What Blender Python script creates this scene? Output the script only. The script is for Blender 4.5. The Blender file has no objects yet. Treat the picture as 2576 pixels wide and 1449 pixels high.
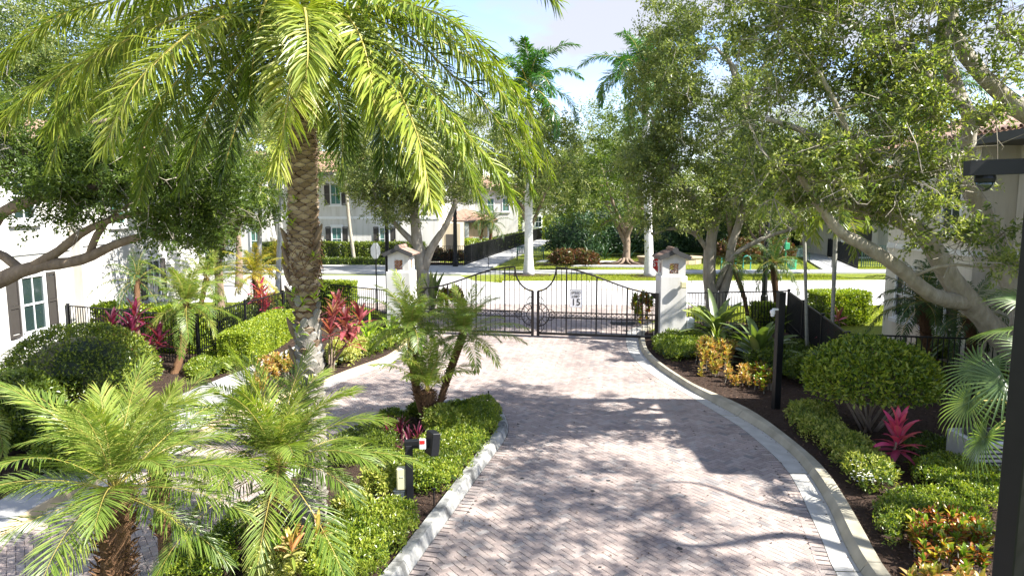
import bpy, math, random
import numpy as np
from mathutils import Vector, Matrix

# ------------------------------------------------------------------ camera, light, exposure
SC = bpy.context.scene
COL = SC.collection
PITCH = math.radians(6.81); CAMH = 4.7; FPX = 1717.0
cam_d = bpy.data.cameras.new("camera"); cam = bpy.data.objects.new("camera", cam_d); COL.objects.link(cam)
cam.location = (0, 0, CAMH); cam.rotation_euler = (math.radians(90) - PITCH, 0, 0)
cam_d.sensor_width = 36.0; cam_d.lens = 36.0 * FPX / 2576.0; cam_d.clip_end = 3000; cam_d.clip_start = 0.05
SC.camera = cam
SUN_EL = math.radians(43.5); SUN_H = Vector((0.945, -0.327, 0)).normalized()
sun_d = bpy.data.lights.new("sun", 'SUN'); sun_d.energy = 3.8; sun_d.angle = math.radians(0.55); sun_d.color = (1.0, 0.955, 0.88)
sun = bpy.data.objects.new("sun", sun_d); COL.objects.link(sun)
tos = Vector((SUN_H.x * math.cos(SUN_EL), SUN_H.y * math.cos(SUN_EL), math.sin(SUN_EL)))
sun.rotation_euler = tos.to_track_quat('Z', 'Y').to_euler(); sun.location = (30, -10, 30)
world = bpy.data.worlds.new("World"); SC.world = world; world.use_nodes = True
wn = world.node_tree.nodes; wl = world.node_tree.links
for n in list(wn): wn.remove(n)
wo = wn.new('ShaderNodeOutputWorld'); bg = wn.new('ShaderNodeBackground')
sky = wn.new('ShaderNodeTexSky'); sky.sky_type = 'NISHITA'; sky.sun_disc = False
sky.sun_elevation = SUN_EL; sky.sun_rotation = math.atan2(SUN_H.x, SUN_H.y)
sky.air_density = 1.0; sky.dust_density = 0.15; sky.ozone_density = 3.0
tc = wn.new('ShaderNodeTexCoord'); sep = wn.new('ShaderNodeSeparateXYZ')
wl.new(tc.outputs['Generated'], sep.inputs[0])
zz = wn.new('ShaderNodeMath'); zz.operation = 'MAXIMUM'; zz.inputs[1].default_value = 0.0; wl.new(sep.outputs['Z'], zz.inputs[0])
za = wn.new('ShaderNodeMath'); za.operation = 'ADD'; za.inputs[1].default_value = 0.16; wl.new(zz.outputs[0], za.inputs[0])
dv = wn.new('ShaderNodeVectorMath'); dv.operation = 'SCALE'
inv = wn.new('ShaderNodeMath'); inv.operation = 'DIVIDE'; inv.inputs[0].default_value = 1.0; wl.new(za.outputs[0], inv.inputs[1])
wl.new(tc.outputs['Generated'], dv.inputs[0]); wl.new(inv.outputs[0], dv.inputs['Scale'])
cn = wn.new('ShaderNodeTexNoise'); cn.inputs['Scale'].default_value = 1.3; cn.inputs['Detail'].default_value = 7; cn.inputs['Roughness'].default_value = 0.52
of = wn.new('ShaderNodeVectorMath'); of.operation = 'ADD'; of.inputs[1].default_value = (3.1, 7.4, 1.2); wl.new(dv.outputs[0], of.inputs[0]); wl.new(of.outputs[0], cn.inputs['Vector'])
cr = wn.new('ShaderNodeValToRGB'); cr.color_ramp.elements[0].position = 0.47; cr.color_ramp.elements[1].position = 0.58
cr.color_ramp.elements[0].color = (0.03, 0.03, 0.03, 1); cr.color_ramp.elements[1].color = (0.9, 0.9, 0.9, 1)
wl.new(cn.outputs['Fac'], cr.inputs[0])
cm = wn.new('ShaderNodeMix'); cm.data_type = 'RGBA'; wl.new(cr.outputs[0], cm.inputs[0])
tn = wn.new('ShaderNodeMix'); tn.data_type = 'RGBA'; tn.blend_type = 'MULTIPLY'; tn.inputs[0].default_value = 1; tn.inputs[7].default_value = (.68, .61, .66, 1); wl.new(sky.outputs[0], tn.inputs[6]); wl.new(tn.outputs[2], cm.inputs[6]); cm.inputs[7].default_value = (1.42, 1.44, 1.54, 1)
wl.new(cm.outputs[2], bg.inputs[0]); bg.inputs[1].default_value = 0.14; wl.new(bg.outputs[0], wo.inputs[0])
SC.view_settings.view_transform = 'Standard'; SC.view_settings.look = 'None'
SC.view_settings.gamma = 1.0; SC.view_settings.use_curve_mapping = False
SC.view_settings.exposure = 2.1
SC.render.engine = 'CYCLES'; SC.cycles.max_bounces = 6; SC.cycles.transparent_max_bounces = 6

R = random.Random(7); NR = np.random.RandomState(11)

# ------------------------------------------------------------------ geometry of the place
def ray(x, y):
    a = (x - 1288) / FPX; b = -(y - 724.5) / FPX
    c, s = math.cos(PITCH), math.sin(PITCH)
    return Vector((a, c + b * s, -s + b * c))
def G(x, y, z=0.0):
    d = ray(x, y); t = (z - CAMH) / d.z
    return Vector((d.x * t, d.y * t, z))
def P(x, y, Y):
    d = ray(x, y); t = Y / d.y
    return Vector((d.x * t, Y, CAMH + d.z * t))

# ------------------------------------------------------------------ tagging
def tag(o, label=None, cat=None, group=None, kind=None):
    if label: o['label'] = label
    if cat: o['category'] = cat
    if group: o['group'] = group
    if kind: o['kind'] = kind
    return o
def thing(name, label, cat, loc=(0, 0, 0), rz=0.0, group=None):
    o = bpy.data.objects.new(name, None); COL.objects.link(o)
    o.location = loc; o.rotation_euler = (0, 0, rz); o.empty_display_size = 0.2
    return tag(o, label, cat, group)
def root_loc(o):
    while o.parent: o = o.parent
    return Vector(o.location)
def link(name, me, parent=None, loc=None, rot=None, scale=None):
    o = bpy.data.objects.new(name, me); COL.objects.link(o)
    if parent: o.parent = parent
    if loc is not None: o.location = loc
    if rot is not None: o.rotation_euler = rot
    if scale is not None: o.scale = (scale,) * 3 if isinstance(scale, (int, float)) else scale
    return o

# ------------------------------------------------------------------ mesh builder
class MB:
    def __init__(s): s.v = []; s.f = []; s.m = []; s.t = []; s.tone = 0.5; s.mi = 0
    def add(s, vs, fs):
        b = len(s.v); s.v += [tuple(v) for v in vs]; s.t += [s.tone] * len(vs)
        for f in fs: s.f.append(tuple(b + i for i in f)); s.m.append(s.mi)
    def box(s, c, size, rz=0.0, M=None):
        hx, hy, hz = size[0] / 2, size[1] / 2, size[2] / 2
        vs = [Vector((x * hx, y * hy, z * hz)) for z in (-1, 1) for y in (-1, 1) for x in (-1, 1)]
        if M is None: M = Matrix.Rotation(rz, 3, 'Z')
        c = Vector(c); vs = [M @ v + c for v in vs]
        s.add(vs, [(0, 2, 3, 1), (4, 5, 7, 6), (0, 1, 5, 4), (2, 6, 7, 3), (0, 4, 6, 2), (1, 3, 7, 5)])
    def bbox(s, c, size, bev=0.02, rz=0.0, M=None):   # box with chamfered edges
        hx, hy, hz = size[0] / 2, size[1] / 2, size[2] / 2
        b = min(bev, hx * .9, hy * .9, hz * .9)
        if M is None: M = Matrix.Rotation(rz, 3, 'Z')
        c = Vector(c); ring = []
        def rg(x, y, z, k): return [Vector((x - k, -y, z)), Vector((x, -y + k, z)), Vector((x, y - k, z)), Vector((x - k, y, z)), Vector((-x + k, y, z)), Vector((-x, y - k, z)), Vector((-x, -y + k, z)), Vector((-x + k, -y, z))]
        rs = [rg(hx - b, hy - b, -hz, b * .4), rg(hx, hy, -hz + b, b), rg(hx, hy, hz - b, b), rg(hx - b, hy - b, hz, b * .4)]
        vs = [M @ v + c for r_ in rs for v in r_]; fs = []
        for i in range(3):
            for j in range(8):
                k = (j + 1) % 8; fs.append((i * 8 + j, i * 8 + k, (i + 1) * 8 + k, (i + 1) * 8 + j))
        fs.append(tuple(range(24, 32))); fs.append(tuple(reversed(range(8))))
        s.add(vs, fs)
    def tube(s, pts, rad, n=6, cap=True):
        pts = [Vector(p) for p in pts]; k = len(pts)
        if isinstance(rad, (int, float)): rad = [rad] * k
        ref = None; vs = []
        for i, p in enumerate(pts):
            t = (pts[min(i + 1, k - 1)] - pts[max(i - 1, 0)])
            if t.length < 1e-9: t = Vector((0, 0, 1))
            t.normalize()
            if ref is None: ref = t.orthogonal()
            ref = ref - t * ref.dot(t)
            if ref.length < 1e-6: ref = t.orthogonal()
            ref.normalize(); b = t.cross(ref)
            for j in range(n):
                a = 2 * math.pi * j / n
                vs.append(p + (ref * math.cos(a) + b * math.sin(a)) * rad[i])
        fs = []
        for i in range(k - 1):
            for j in range(n):
                j2 = (j + 1) % n; fs.append((i * n + j, i * n + j2, (i + 1) * n + j2, (i + 1) * n + j))
        if cap: fs.append(tuple(reversed(range(n)))); fs.append(tuple(range((k - 1) * n, k * n)))
        s.add(vs, fs)
    def bar(s, a, b, w, d=None):                      # square bar from a to b
        a = Vector(a); b = Vector(b); t = b - a; L = t.length
        if L < 1e-6: return
        q = t.to_track_quat('Z', 'Y').to_matrix(); s.box((a + b) / 2, (w, d or w, L), M=q)
    def prism(s, pts, z0, z1):
        n = len(pts); vs = [(p[0], p[1], z0) for p in pts] + [(p[0], p[1], z1) for p in pts]
        fs = [tuple(reversed(range(n))), tuple(range(n, 2 * n))] + [(i, (i + 1) % n, n + (i + 1) % n, n + i) for i in range(n)]
        s.add(vs, fs)
    def build(s, name, mats, parent=None, smooth=False, local=False, kind=None):
        me = s.mesh(name, mats, smooth, Vector((0, 0, 0)) if (parent is None or local) else root_loc(parent))
        o = link(name, me, parent)
        if kind: o['kind'] = kind
        return o
    def mesh(s, name, mats, smooth=False, off=Vector((0, 0, 0))):
        me = bpy.data.meshes.new(name)
        me.from_pydata([(v[0] - off[0], v[1] - off[1], v[2] - off[2]) for v in s.v], [], s.f)
        if not isinstance(mats, (list, tuple)): mats = [mats]
        for m in mats: me.materials.append(m)
        if len(mats) > 1: me.polygons.foreach_set('material_index', s.m)
        if smooth: me.polygons.foreach_set('use_smooth', [True] * len(s.f))
        at = me.attributes.new('tone', 'FLOAT', 'POINT'); at.data.foreach_set('value', s.t)
        me.update(); return me

def np_mesh(name, V, F, tone, mats, mi=None, smooth=False):
    """V (n,3), F (m,3) triangles or (m,4)"""
    me = bpy.data.meshes.new(name); n = len(V); m = len(F); k = F.shape[1]
    me.vertices.add(n); me.vertices.foreach_set('co', np.ascontiguousarray(V, dtype=np.float32).ravel())
    me.loops.add(m * k); me.loops.foreach_set('vertex_index', np.ascontiguousarray(F, dtype=np.int32).ravel())
    me.polygons.add(m); me.polygons.foreach_set('loop_start', np.arange(0, m * k, k, dtype=np.int32))
    try: me.polygons.foreach_set('loop_total', np.full(m, k, dtype=np.int32))
    except Exception: pass
    if not isinstance(mats, (list, tuple)): mats = [mats]
    for mt in mats: me.materials.append(mt)
    if mi is not None: me.polygons.foreach_set('material_index', np.asarray(mi, dtype=np.int32))
    me.polygons.foreach_set('use_smooth', np.full(m, bool(smooth)))
    at = me.attributes.new('tone', 'FLOAT', 'POINT'); at.data.foreach_set('value', np.asarray(tone, dtype=np.float32))
    me.update(calc_edges=True); return me

def nrm(a): return a / np.maximum(np.linalg.norm(a, axis=-1, keepdims=True), 1e-9)

def leaf_arrays(Pb, D, N, L, W, tone, fold=0.25):
    """diamond leaves folded along the midrib, two triangles each"""
    n = len(Pb); D = nrm(D); S = nrm(np.cross(D, N)); Nn = np.cross(S, D)
    L = np.broadcast_to(np.asarray(L, float), (n,))[:, None]; W = np.broadcast_to(np.asarray(W, float), (n,))[:, None]
    V = np.empty((n, 4, 3))
    V[:, 0] = Pb; mid = Pb + D * L * 0.45 + Nn * W * fold
    V[:, 1] = mid + S * W * 0.5; V[:, 2] = Pb + D * L - Nn * W * 0.1; V[:, 3] = mid - S * W * 0.5
    b = np.arange(n)[:, None] * 4
    F = np.concatenate([b + np.array([[0, 1, 2]]), b + np.array([[0, 2, 3]])], axis=1).reshape(-1, 3)
    return V.reshape(-1, 3), F, np.repeat(tone, 4)

def join_arrays(parts):
    V = []; F = []; T = []; k = 0
    for v, f, t in parts:
        V.append(v); F.append(f + k); T.append(t); k += len(v)
    return np.concatenate(V), np.concatenate(F), np.concatenate(T)

# ------------------------------------------------------------------ materials
def newmat(name):
    m = bpy.data.materials.new(name); m.use_nodes = True
    nt = m.node_tree; b = nt.nodes['Principled BSDF']
    return m, nt, b
def ramp(nt, cols, fac):
    r = nt.nodes.new('ShaderNodeValToRGB'); e = r.color_ramp.elements
    while len(e) < len(cols): e.new(0.5)
    for i, c in enumerate(cols):
        if len(c) == 4: e[i].position = c[3]
        else: e[i].position = i / (len(cols) - 1)
        e[i].color = (c[0], c[1], c[2], 1)
    nt.links.new(fac, r.inputs[0]); return r
def leafmat(name, cols, transl=0.35, rough=0.42, spec=0.45):
    m, nt, b = newmat(name); N = nt.nodes; Lk = nt.links
    a = N.new('ShaderNodeAttribute'); a.attribute_name = 'tone'
    r = ramp(nt, cols, a.outputs['Fac']); Lk.new(r.outputs[0], b.inputs['Base Color'])
    b.inputs['Roughness'].default_value = rough; b.inputs['Specular IOR Level'].default_value = spec
    t = N.new('ShaderNodeBsdfTranslucent')
    hs = N.new('ShaderNodeMix'); hs.data_type = 'RGBA'; hs.blend_type = 'MULTIPLY'; hs.inputs[0].default_value = 1.0
    Lk.new(r.outputs[0], hs.inputs[6]); hs.inputs[7].default_value = (1.35, 1.45, 0.5, 1); Lk.new(hs.outputs[2], t.inputs[0])
    mx = N.new('ShaderNodeMixShader'); mx.inputs[0].default_value = transl
    Lk.new(b.outputs[0], mx.inputs[1]); Lk.new(t.outputs[0], mx.inputs[2])
    Lk.new(mx.outputs[0], N['Material Output'].inputs[0]); return m
def noisemat(name, cols, scale=8, rough=0.85, bump=0.3, bscale=None, detail=6, spec=0.3, stretch=None, metallic=0, bdist=0.02, usetone=0.0):
    m, nt, b = newmat(name); N = nt.nodes; Lk = nt.links
    tcn = N.new('ShaderNodeTexCoord'); mp = N.new('ShaderNodeMapping'); Lk.new(tcn.outputs['Object'], mp.inputs[0])
    if stretch: mp.inputs['Scale'].default_value = stretch
    n1 = N.new('ShaderNodeTexNoise'); n1.inputs['Scale'].default_value = scale; n1.inputs['Detail'].default_value = detail
    Lk.new(mp.outputs[0], n1.inputs['Vector']); fac = n1.outputs['Fac']
    if usetone:
        a = N.new('ShaderNodeAttribute'); a.attribute_name = 'tone'
        mm = N.new('ShaderNodeMix'); mm.inputs[0].default_value = usetone
        Lk.new(n1.outputs['Fac'], mm.inputs[2]); Lk.new(a.outputs['Fac'], mm.inputs[3]); fac = mm.outputs[0]
    r = ramp(nt, cols, fac); Lk.new(r.outputs[0], b.inputs['Base Color'])
    b.inputs['Roughness'].default_value = rough; b.inputs['Specular IOR Level'].default_value = spec; b.inputs['Metallic'].default_value = metallic
    if bump:
        n2 = N.new('ShaderNodeTexNoise'); n2.inputs['Scale'].default_value = bscale or scale * 6; n2.inputs['Detail'].default_value = 5
        Lk.new(mp.outputs[0], n2.inputs['Vector'])
        bp = N.new('ShaderNodeBump'); bp.inputs['Strength'].default_value = bump; bp.inputs['Distance'].default_value = bdist
        Lk.new(n2.outputs['Fac'], bp.inputs['Height']); Lk.new(bp.outputs[0], b.inputs['Normal'])
    return m
def plain(name, c, rough=0.5, spec=0.5, metallic=0.0):
    return noisemat(name, [(c[0] * .85, c[1] * .85, c[2] * .85), (c[0] * 1.1, c[1] * 1.1, c[2] * 1.1)], scale=6, rough=rough, bump=0.06, bscale=60, spec=spec, metallic=metallic, bdist=.003)

M = {}
M['oak'] = leafmat('oak leaf', [(.035, .06, .02), (.09, .135, .035), (.22, .255, .07), (.42, .42, .18)], .48, .36, .6)
M['oak_far'] = leafmat('far oak leaf', [(.045, .075, .025), (.12, .165, .045), (.25, .28, .09), (.4, .4, .18)], .42, .4, .5)
M['green_tree'] = leafmat('broad tree leaf', [(.03, .055, .014), (.085, .135, .025), (.21, .26, .045)], .48)
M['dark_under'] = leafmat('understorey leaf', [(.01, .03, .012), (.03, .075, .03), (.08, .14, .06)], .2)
M['palm'] = leafmat('date palm leaflet', [(.045, .085, .014), (.14, .205, .026), (.3, .34, .05), (.5, .44, .17)], .34, .36, .55)
M['pygmy'] = leafmat('pygmy palm leaflet', [(.035, .07, .012), (.11, .18, .028), (.24, .31, .06), (.42, .38, .1)], .38, .36, .5)
M['pygmy_dark'] = leafmat('shaded palm leaflet', [(.02, .05, .015), (.05, .105, .025), (.12, .17, .04)], .3)  # darker twin of the pygmy leaflet, shade put into its colour
M['pygmy_gold'] = leafmat('golden palm leaflet', [(.08, .12, .015), (.28, .28, .03), (.45, .34, .04), (.5, .3, .04)], .4)
M['royal'] = leafmat('royal palm leaflet', [(.02, .07, .012), (.055, .16, .02), (.16, .27, .04)], .35, .3, .7)
M['fan'] = leafmat('fan palm leaf', [(.05, .1, .03), (.13, .2, .06), (.3, .34, .13)], .3, .35, .6)
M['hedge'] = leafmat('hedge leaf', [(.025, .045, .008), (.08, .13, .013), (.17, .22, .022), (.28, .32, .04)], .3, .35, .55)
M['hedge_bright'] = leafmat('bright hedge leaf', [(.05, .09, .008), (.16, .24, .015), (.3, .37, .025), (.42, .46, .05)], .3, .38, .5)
M['ground'] = leafmat('groundcover leaf', [(.03, .06, .008), (.1, .17, .014), (.22, .28, .024), (.34, .37, .05)], .3, .36, .55)
M['variegated'] = leafmat('variegated leaf', [(.05, .1, .012), (.16, .22, .03), (.36, .38, .07), (.55, .52, .18)], .3, .4, .5)
M['croton'] = leafmat('croton leaf', [(.05, .06, .012), (.24, .05, .02), (.4, .13, .03), (.4, .36, .03), (.2, .3, .02), (.1, .17, .02)], .3, .32, .6)
M['croton_orange'] = leafmat('orange croton leaf', [(.1, .13, .03), (.3, .28, .05), (.5, .36, .09), (.48, .17, .07), (.55, .44, .2), (.22, .28, .05)], .3, .35, .5)
M['croton_dark'] = leafmat('dark croton leaf', [(.02, .03, .012), (.06, .06, .02), (.16, .05, .03), (.1, .13, .03)], .25)
M['cordyline'] = leafmat('pink cordyline leaf', [(.14, .03, .05), (.42, .05, .13), (.65, .06, .2), (.45, .2, .14)], .35, .35, .55)
M['cordyline_dark'] = leafmat('maroon cordyline leaf', [(.025, .01, .015), (.11, .02, .045), (.28, .03, .1)], .3, .35, .5)
M['cordyline_red'] = leafmat('rust cordyline leaf', [(.06, .045, .025), (.22, .045, .06), (.36, .09, .11), (.45, .3, .16)], .35, .4, .45)
M['crinum'] = leafmat('broad strap leaf', [(.04, .055, .02), (.1, .15, .04), (.25, .31, .1), (.45, .42, .2)], .25, .3, .6)
M['strap'] = leafmat('lime strap leaf', [(.07, .14, .01), (.22, .36, .02), (.4, .48, .05)], .4, .35, .5)
M['flower'] = leafmat('white petal', [(.7, .7, .66), (.85, .85, .8)], .2)
M['bark'] = noisemat('oak bark', [(.13, .115, .085), (.32, .29, .23), (.5, .48, .41)], 7, .95, .8, 28, stretch=(1, 1, .35), bdist=.04)
M['bark_brown'] = noisemat('brown bark', [(.09, .065, .045), (.22, .165, .12), (.35, .28, .21)], 6, .95, .8, 24, stretch=(1, 1, .3), bdist=.04)
M['twig'] = noisemat('pale twig', [(.16, .14, .11), (.34, .31, .26)], 5, .9, .3)
M['boot'] = noisemat('brown leaf base', [(.05, .033, .02), (.22, .155, .105), (.45, .36, .27)], 9, .9, .6, 40, stretch=(1, 1, .5), usetone=.6, bdist=.02)
M['boot_pale'] = noisemat('pale leaf base', [(.07, .06, .05), (.24, .22, .19), (.44, .41, .37)], 9, .92, .6, 40, stretch=(1, 1, .5), usetone=.6, bdist=.02)
M['fibre'] = noisemat('palm fibre', [(.035, .02, .012), (.13, .07, .035), (.26, .15, .08)], 14, .95, .9, 60, stretch=(1, 1, .4), usetone=.5, bdist=.03)
M['royal_trunk'] = noisemat('royal palm trunk', [(.3, .29, .26), (.56, .55, .52), (.68, .67, .64)], 3, .85, .3, 30, stretch=(1, 1, 2.5))
M['rachis'] = noisemat('frond midrib', [(.3, .26, .06), (.45, .36, .1)], 5, .5, .1)
M['crownshaft'] = noisemat('green crownshaft', [(.06, .16, .03), (.12, .24, .05)], 3, .4, .1)
M['asphalt'] = noisemat('pale street surface', [(.36, .35, .34), (.47, .46, .45)], 2, .9, .3, 120, bdist=.006)
M['concrete'] = noisemat('concrete', [(.2, .19, .175), (.36, .35, .32), (.46, .45, .42), (.54, .53, .49)], 3.0, .88, .25, 90, bdist=.004)
M['walk'] = noisemat('sidewalk concrete', [(.3, .3, .29), (.42, .42, .41)], 1.6, .9, .2, 60, bdist=.004)
M['mulch'] = noisemat('mulch', [(.018, .011, .008), (.05, .03, .02), (.1, .065, .045)], 22, .98, 1.0, 60, bdist=.05)
M['chip'] = noisemat('bark chip', [(.025, .015, .01), (.085, .05, .032), (.2, .13, .09)], 9, .95, .3, usetone=.85)
M['lawn'] = noisemat('lawn', [(.09, .13, .012), (.19, .23, .02), (.31, .32, .04)], 2.2, .95, .9, 90, bdist=.06)
M['blade'] = leafmat('grass blade', [(.12, .16, .014), (.27, .31, .025), (.42, .42, .06)], .35, .5, .3)
M['stucco'] = noisemat('white stucco', [(.56, .55, .52), (.68, .67, .645)], .8, .92, .25, 70, bdist=.008)
M['stucco_cream'] = noisemat('cream stucco', [(.64, .6, .52), (.75, .71, .63)], .9, .92, .25, 70, bdist=.008)
M['stucco_tan'] = noisemat('tan stucco', [(.4, .34, .25), (.5, .43, .33)], .9, .92, .25, 70, bdist=.008)
M['stucco_peach'] = noisemat('peach stucco', [(.58, .4, .24), (.68, .5, .32)], .9, .92, .2, 60, bdist=.008)
def streaks(mt, amt=.16):
    nt = mt.node_tree; b = nt.nodes['Principled BSDF']; src = b.inputs['Base Color'].links[0].from_socket
    g = nt.nodes.new('ShaderNodeNewGeometry'); mp = nt.nodes.new('ShaderNodeMapping'); mp.inputs['Scale'].default_value = (2.2, 2.2, .22); nt.links.new(g.outputs['Position'], mp.inputs[0])
    n = nt.nodes.new('ShaderNodeTexNoise'); n.inputs['Scale'].default_value = 1.6; n.inputs['Detail'].default_value = 8; n.inputs['Roughness'].default_value = .65; nt.links.new(mp.outputs[0], n.inputs['Vector'])
    r = ramp(nt, [(1 - amt, 1 - amt * 1.05, 1 - amt * 1.25, .35), (1, 1, 1, .55)], n.outputs['Fac']); m = nt.nodes.new('ShaderNodeMix'); m.data_type = 'RGBA'; m.blend_type = 'MULTIPLY'; m.inputs[0].default_value = 1
    nt.links.new(src, m.inputs[6]); nt.links.new(r.outputs[0], m.inputs[7]); nt.links.new(m.outputs[2], b.inputs['Base Color'])
for k_ in ('stucco', 'stucco_cream', 'stucco_tan', 'stucco_peach'): streaks(M[k_])
M['trim'] = plain('white trim', (.76, .77, .78), .5)
M['shutter'] = plain('dark shutter', (.045, .04, .036), .55)
M['black'] = noisemat('black powder coat', [(.004, .0045, .006), (.01, .011, .013)], 5, .5, .08, 80, spec=.3, bdist=.002)
M['bronze'] = noisemat('dark bronze paint', [(.006, .005, .005), (.012, .01, .009)], 5, .5, .08, 80, spec=.3, bdist=.002)
M['darkgreen'] = plain('dark green paint', (.02, .06, .04), .4)
M['teal'] = plain('teal paint', (.05, .32, .25), .4)
M['binGreen'] = plain('green plastic', (.03, .26, .12), .4)
M['fascia'] = plain('dark grey fascia', (.05, .05, .05), .6)
M['grey_trunk'] = noisemat('grey ringed trunk', [(.12, .12, .1), (.26, .26, .22), (.36, .35, .3)], 6, .9, .4, 40, stretch=(1, 1, 3))
M['tile'] = noisemat('clay roof tile', [(.1, .07, .06), (.24, .16, .125), (.44, .33, .26)], 5, .85, .3, 40, usetone=.6)
M['terracotta'] = noisemat('terracotta', [(.36, .14, .07), (.55, .26, .15)], 12, .85, .2)
M['cream_plastic'] = plain('cream plastic', (.62, .58, .36), .4)
M['grey_plastic'] = plain('grey plastic', (.45, .47, .44), .5)
M['white_plastic'] = plain('white plastic', (.8, .8, .8), .35)
M['red'] = plain('red reflector', (.6, .02, .02), .3)
M['sign_white'] = plain('white sign sheet', (.85, .85, .85), .4)
M['sign_black'] = plain('black lettering', (.012, .012, .014), .5)
M['sign_back'] = plain('aluminium sign back', (.55, .57, .58), .4, metallic=.6)
M['screen'] = plain('keypad screen', (.1, .1, .14), .2)
M['stone'] = noisemat('tan stone', [(.3, .24, .15), (.46, .38, .26)], 4, .9, .4)
M['yellow_paint'] = plain('yellow road paint', (.6, .45, .06), .6)
M['iron'] = plain('cast iron', (.03, .03, .03), .7)
m, nt, b = newmat('window glass'); b.inputs['Base Color'].default_value = (.02, .035, .035, 1); b.inputs['Roughness'].default_value = .06; b.inputs['Specular IOR Level'].default_value = .8; M['glass'] = m
m, nt, b = newmat('green tinted glass'); b.inputs['Base Color'].default_value = (.07, .17, .15, 1); b.inputs['Roughness'].default_value = .12; b.inputs['Specular IOR Level'].default_value = .7; M['glass_green'] = m
# concrete pavers: tone picks the brick's own colour, noise adds grain
m, nt, b = newmat('concrete paver'); N_ = nt.nodes; L_ = nt.links
a = N_.new('ShaderNodeAttribute'); a.attribute_name = 'tone'
r = ramp(nt, [(.235, .22, .215), (.315, .26, .235), (.36, .295, .265), (.41, .35, .315), (.35, .32, .3)], a.outputs['Fac'])
tcn = N_.new('ShaderNodeTexCoord'); gm = N_.new('ShaderNodeNewGeometry')
n1 = N_.new('ShaderNodeTexNoise'); n1.inputs['Scale'].default_value = 90; n1.inputs['Detail'].default_value = 6; L_.new(gm.outputs['Position'], n1.inputs['Vector'])
n2 = N_.new('ShaderNodeTexNoise'); n2.inputs['Scale'].default_value = .7; n2.inputs['Detail'].default_value = 5; L_.new(gm.outputs['Position'], n2.inputs['Vector'])
r1 = ramp(nt, [(.62, .62, .62, .3), (1.15, 1.15, 1.15, .7)], n1.outputs['Fac'])
r2 = ramp(nt, [(.66, .65, .66, .3), (.9, .89, .89, .45), (1.1, 1.08, 1.06, .65)], n2.outputs['Fac'])
mm = N_.new('ShaderNodeMix'); mm.data_type = 'RGBA'; mm.blend_type = 'MULTIPLY'; mm.inputs[0].default_value = 1; L_.new(r.outputs[0], mm.inputs[6]); L_.new(r1.outputs[0], mm.inputs[7])
m3 = N_.new('ShaderNodeMix'); m3.data_type = 'RGBA'; m3.blend_type = 'MULTIPLY'; m3.inputs[0].default_value = 1; L_.new(mm.outputs[2], m3.inputs[6]); L_.new(r2.outputs[0], m3.inputs[7])
L_.new(m3.outputs[2], b.inputs['Base Color']); b.inputs['Roughness'].default_value = .85
bp = N_.new('ShaderNodeBump'); bp.inputs['Strength'].default_value = .35; bp.inputs['Distance'].default_value = .003; L_.new(n1.outputs['Fac'], bp.inputs['Height']); L_.new(bp.outputs[0], b.inputs['Normal'])
M['paver'] = m
M['joint'] = noisemat('joint sand', [(.07, .06, .055), (.13, .115, .1)], 30, .95, .3)
# weathered kerb with dark grime
m, nt, b = newmat('weathered kerb concrete'); N_ = nt.nodes; L_ = nt.links
gm = N_.new('ShaderNodeNewGeometry'); mp = N_.new('ShaderNodeMapping'); mp.inputs['Scale'].default_value = (1, 1, .35); L_.new(gm.outputs['Position'], mp.inputs[0])
n1 = N_.new('ShaderNodeTexNoise'); n1.inputs['Scale'].default_value = 2.6; n1.inputs['Detail'].default_value = 9; n1.inputs['Roughness'].default_value = .68; L_.new(mp.outputs[0], n1.inputs['Vector'])
r = ramp(nt, [(.085, .085, .08, .36), (.25, .25, .235, .47), (.42, .41, .37, .57), (.52, .5, .44, .75)], n1.outputs['Fac'])
L_.new(r.outputs[0], b.inputs['Base Color']); b.inputs['Roughness'].default_value = .9
n2 = N_.new('ShaderNodeTexNoise'); n2.inputs['Scale'].default_value = 60; L_.new(gm.outputs['Position'], n2.inputs['Vector'])
bp = N_.new('ShaderNodeBump'); bp.inputs['Strength'].default_value = .4; bp.inputs['Distance'].default_value = .006; L_.new(n2.outputs['Fac'], bp.inputs['Height']); L_.new(bp.outputs[0], b.inputs['Normal'])
M['kerb_grimy'] = m
M['kerb'] = noisemat('kerb concrete', [(.16, .14, .1), (.27, .25, .19), (.4, .37, .29), (.5, .48, .41)], 2.4, .9, .4, 60, detail=11, bdist=.005)
M['kerb_tan'] = noisemat('tan kerb concrete', [(.34, .25, .15), (.5, .4, .26), (.56, .5, .38)], 1.4, .9, .3, 60, bdist=.005)
# ================================================================== THE GROUND
def structure(o, label=None): o['kind'] = 'structure'; return tag(o, label)
def sheet(name, pts, z, mat):
    mb = MB(); mb.add([(p[0], p[1], z) for p in pts], [tuple(range(len(pts)))])
    me = mb.mesh(name, mat)
    import bmesh
    bm = bmesh.new(); bm.from_mesh(me); bmesh.ops.triangulate(bm, faces=bm.faces[:]); bmesh.ops.recalc_face_normals(bm, faces=bm.faces[:])
    if sum(f.normal.z for f in bm.faces) < 0: bmesh.ops.reverse_faces(bm, faces=bm.faces[:])
    bm.to_mesh(me); bm.free()
    return structure(link(name, me))
def gl(pts, z=0.0): return [G(x, y, z) for x, y in pts]
def inside(px, py, poly):
    px = np.asarray(px, float); py = np.asarray(py, float); c = np.zeros(px.shape, bool); n = len(poly)
    for i in range(n):
        x1, y1 = poly[i][0], poly[i][1]; x2, y2 = poly[i - 1][0], poly[i - 1][1]
        if y1 == y2: continue
        c ^= ((y1 > py) != (y2 > py)) & (px < (x2 - x1) * (py - y1) / (y2 - y1) + x1)
    return c
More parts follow.
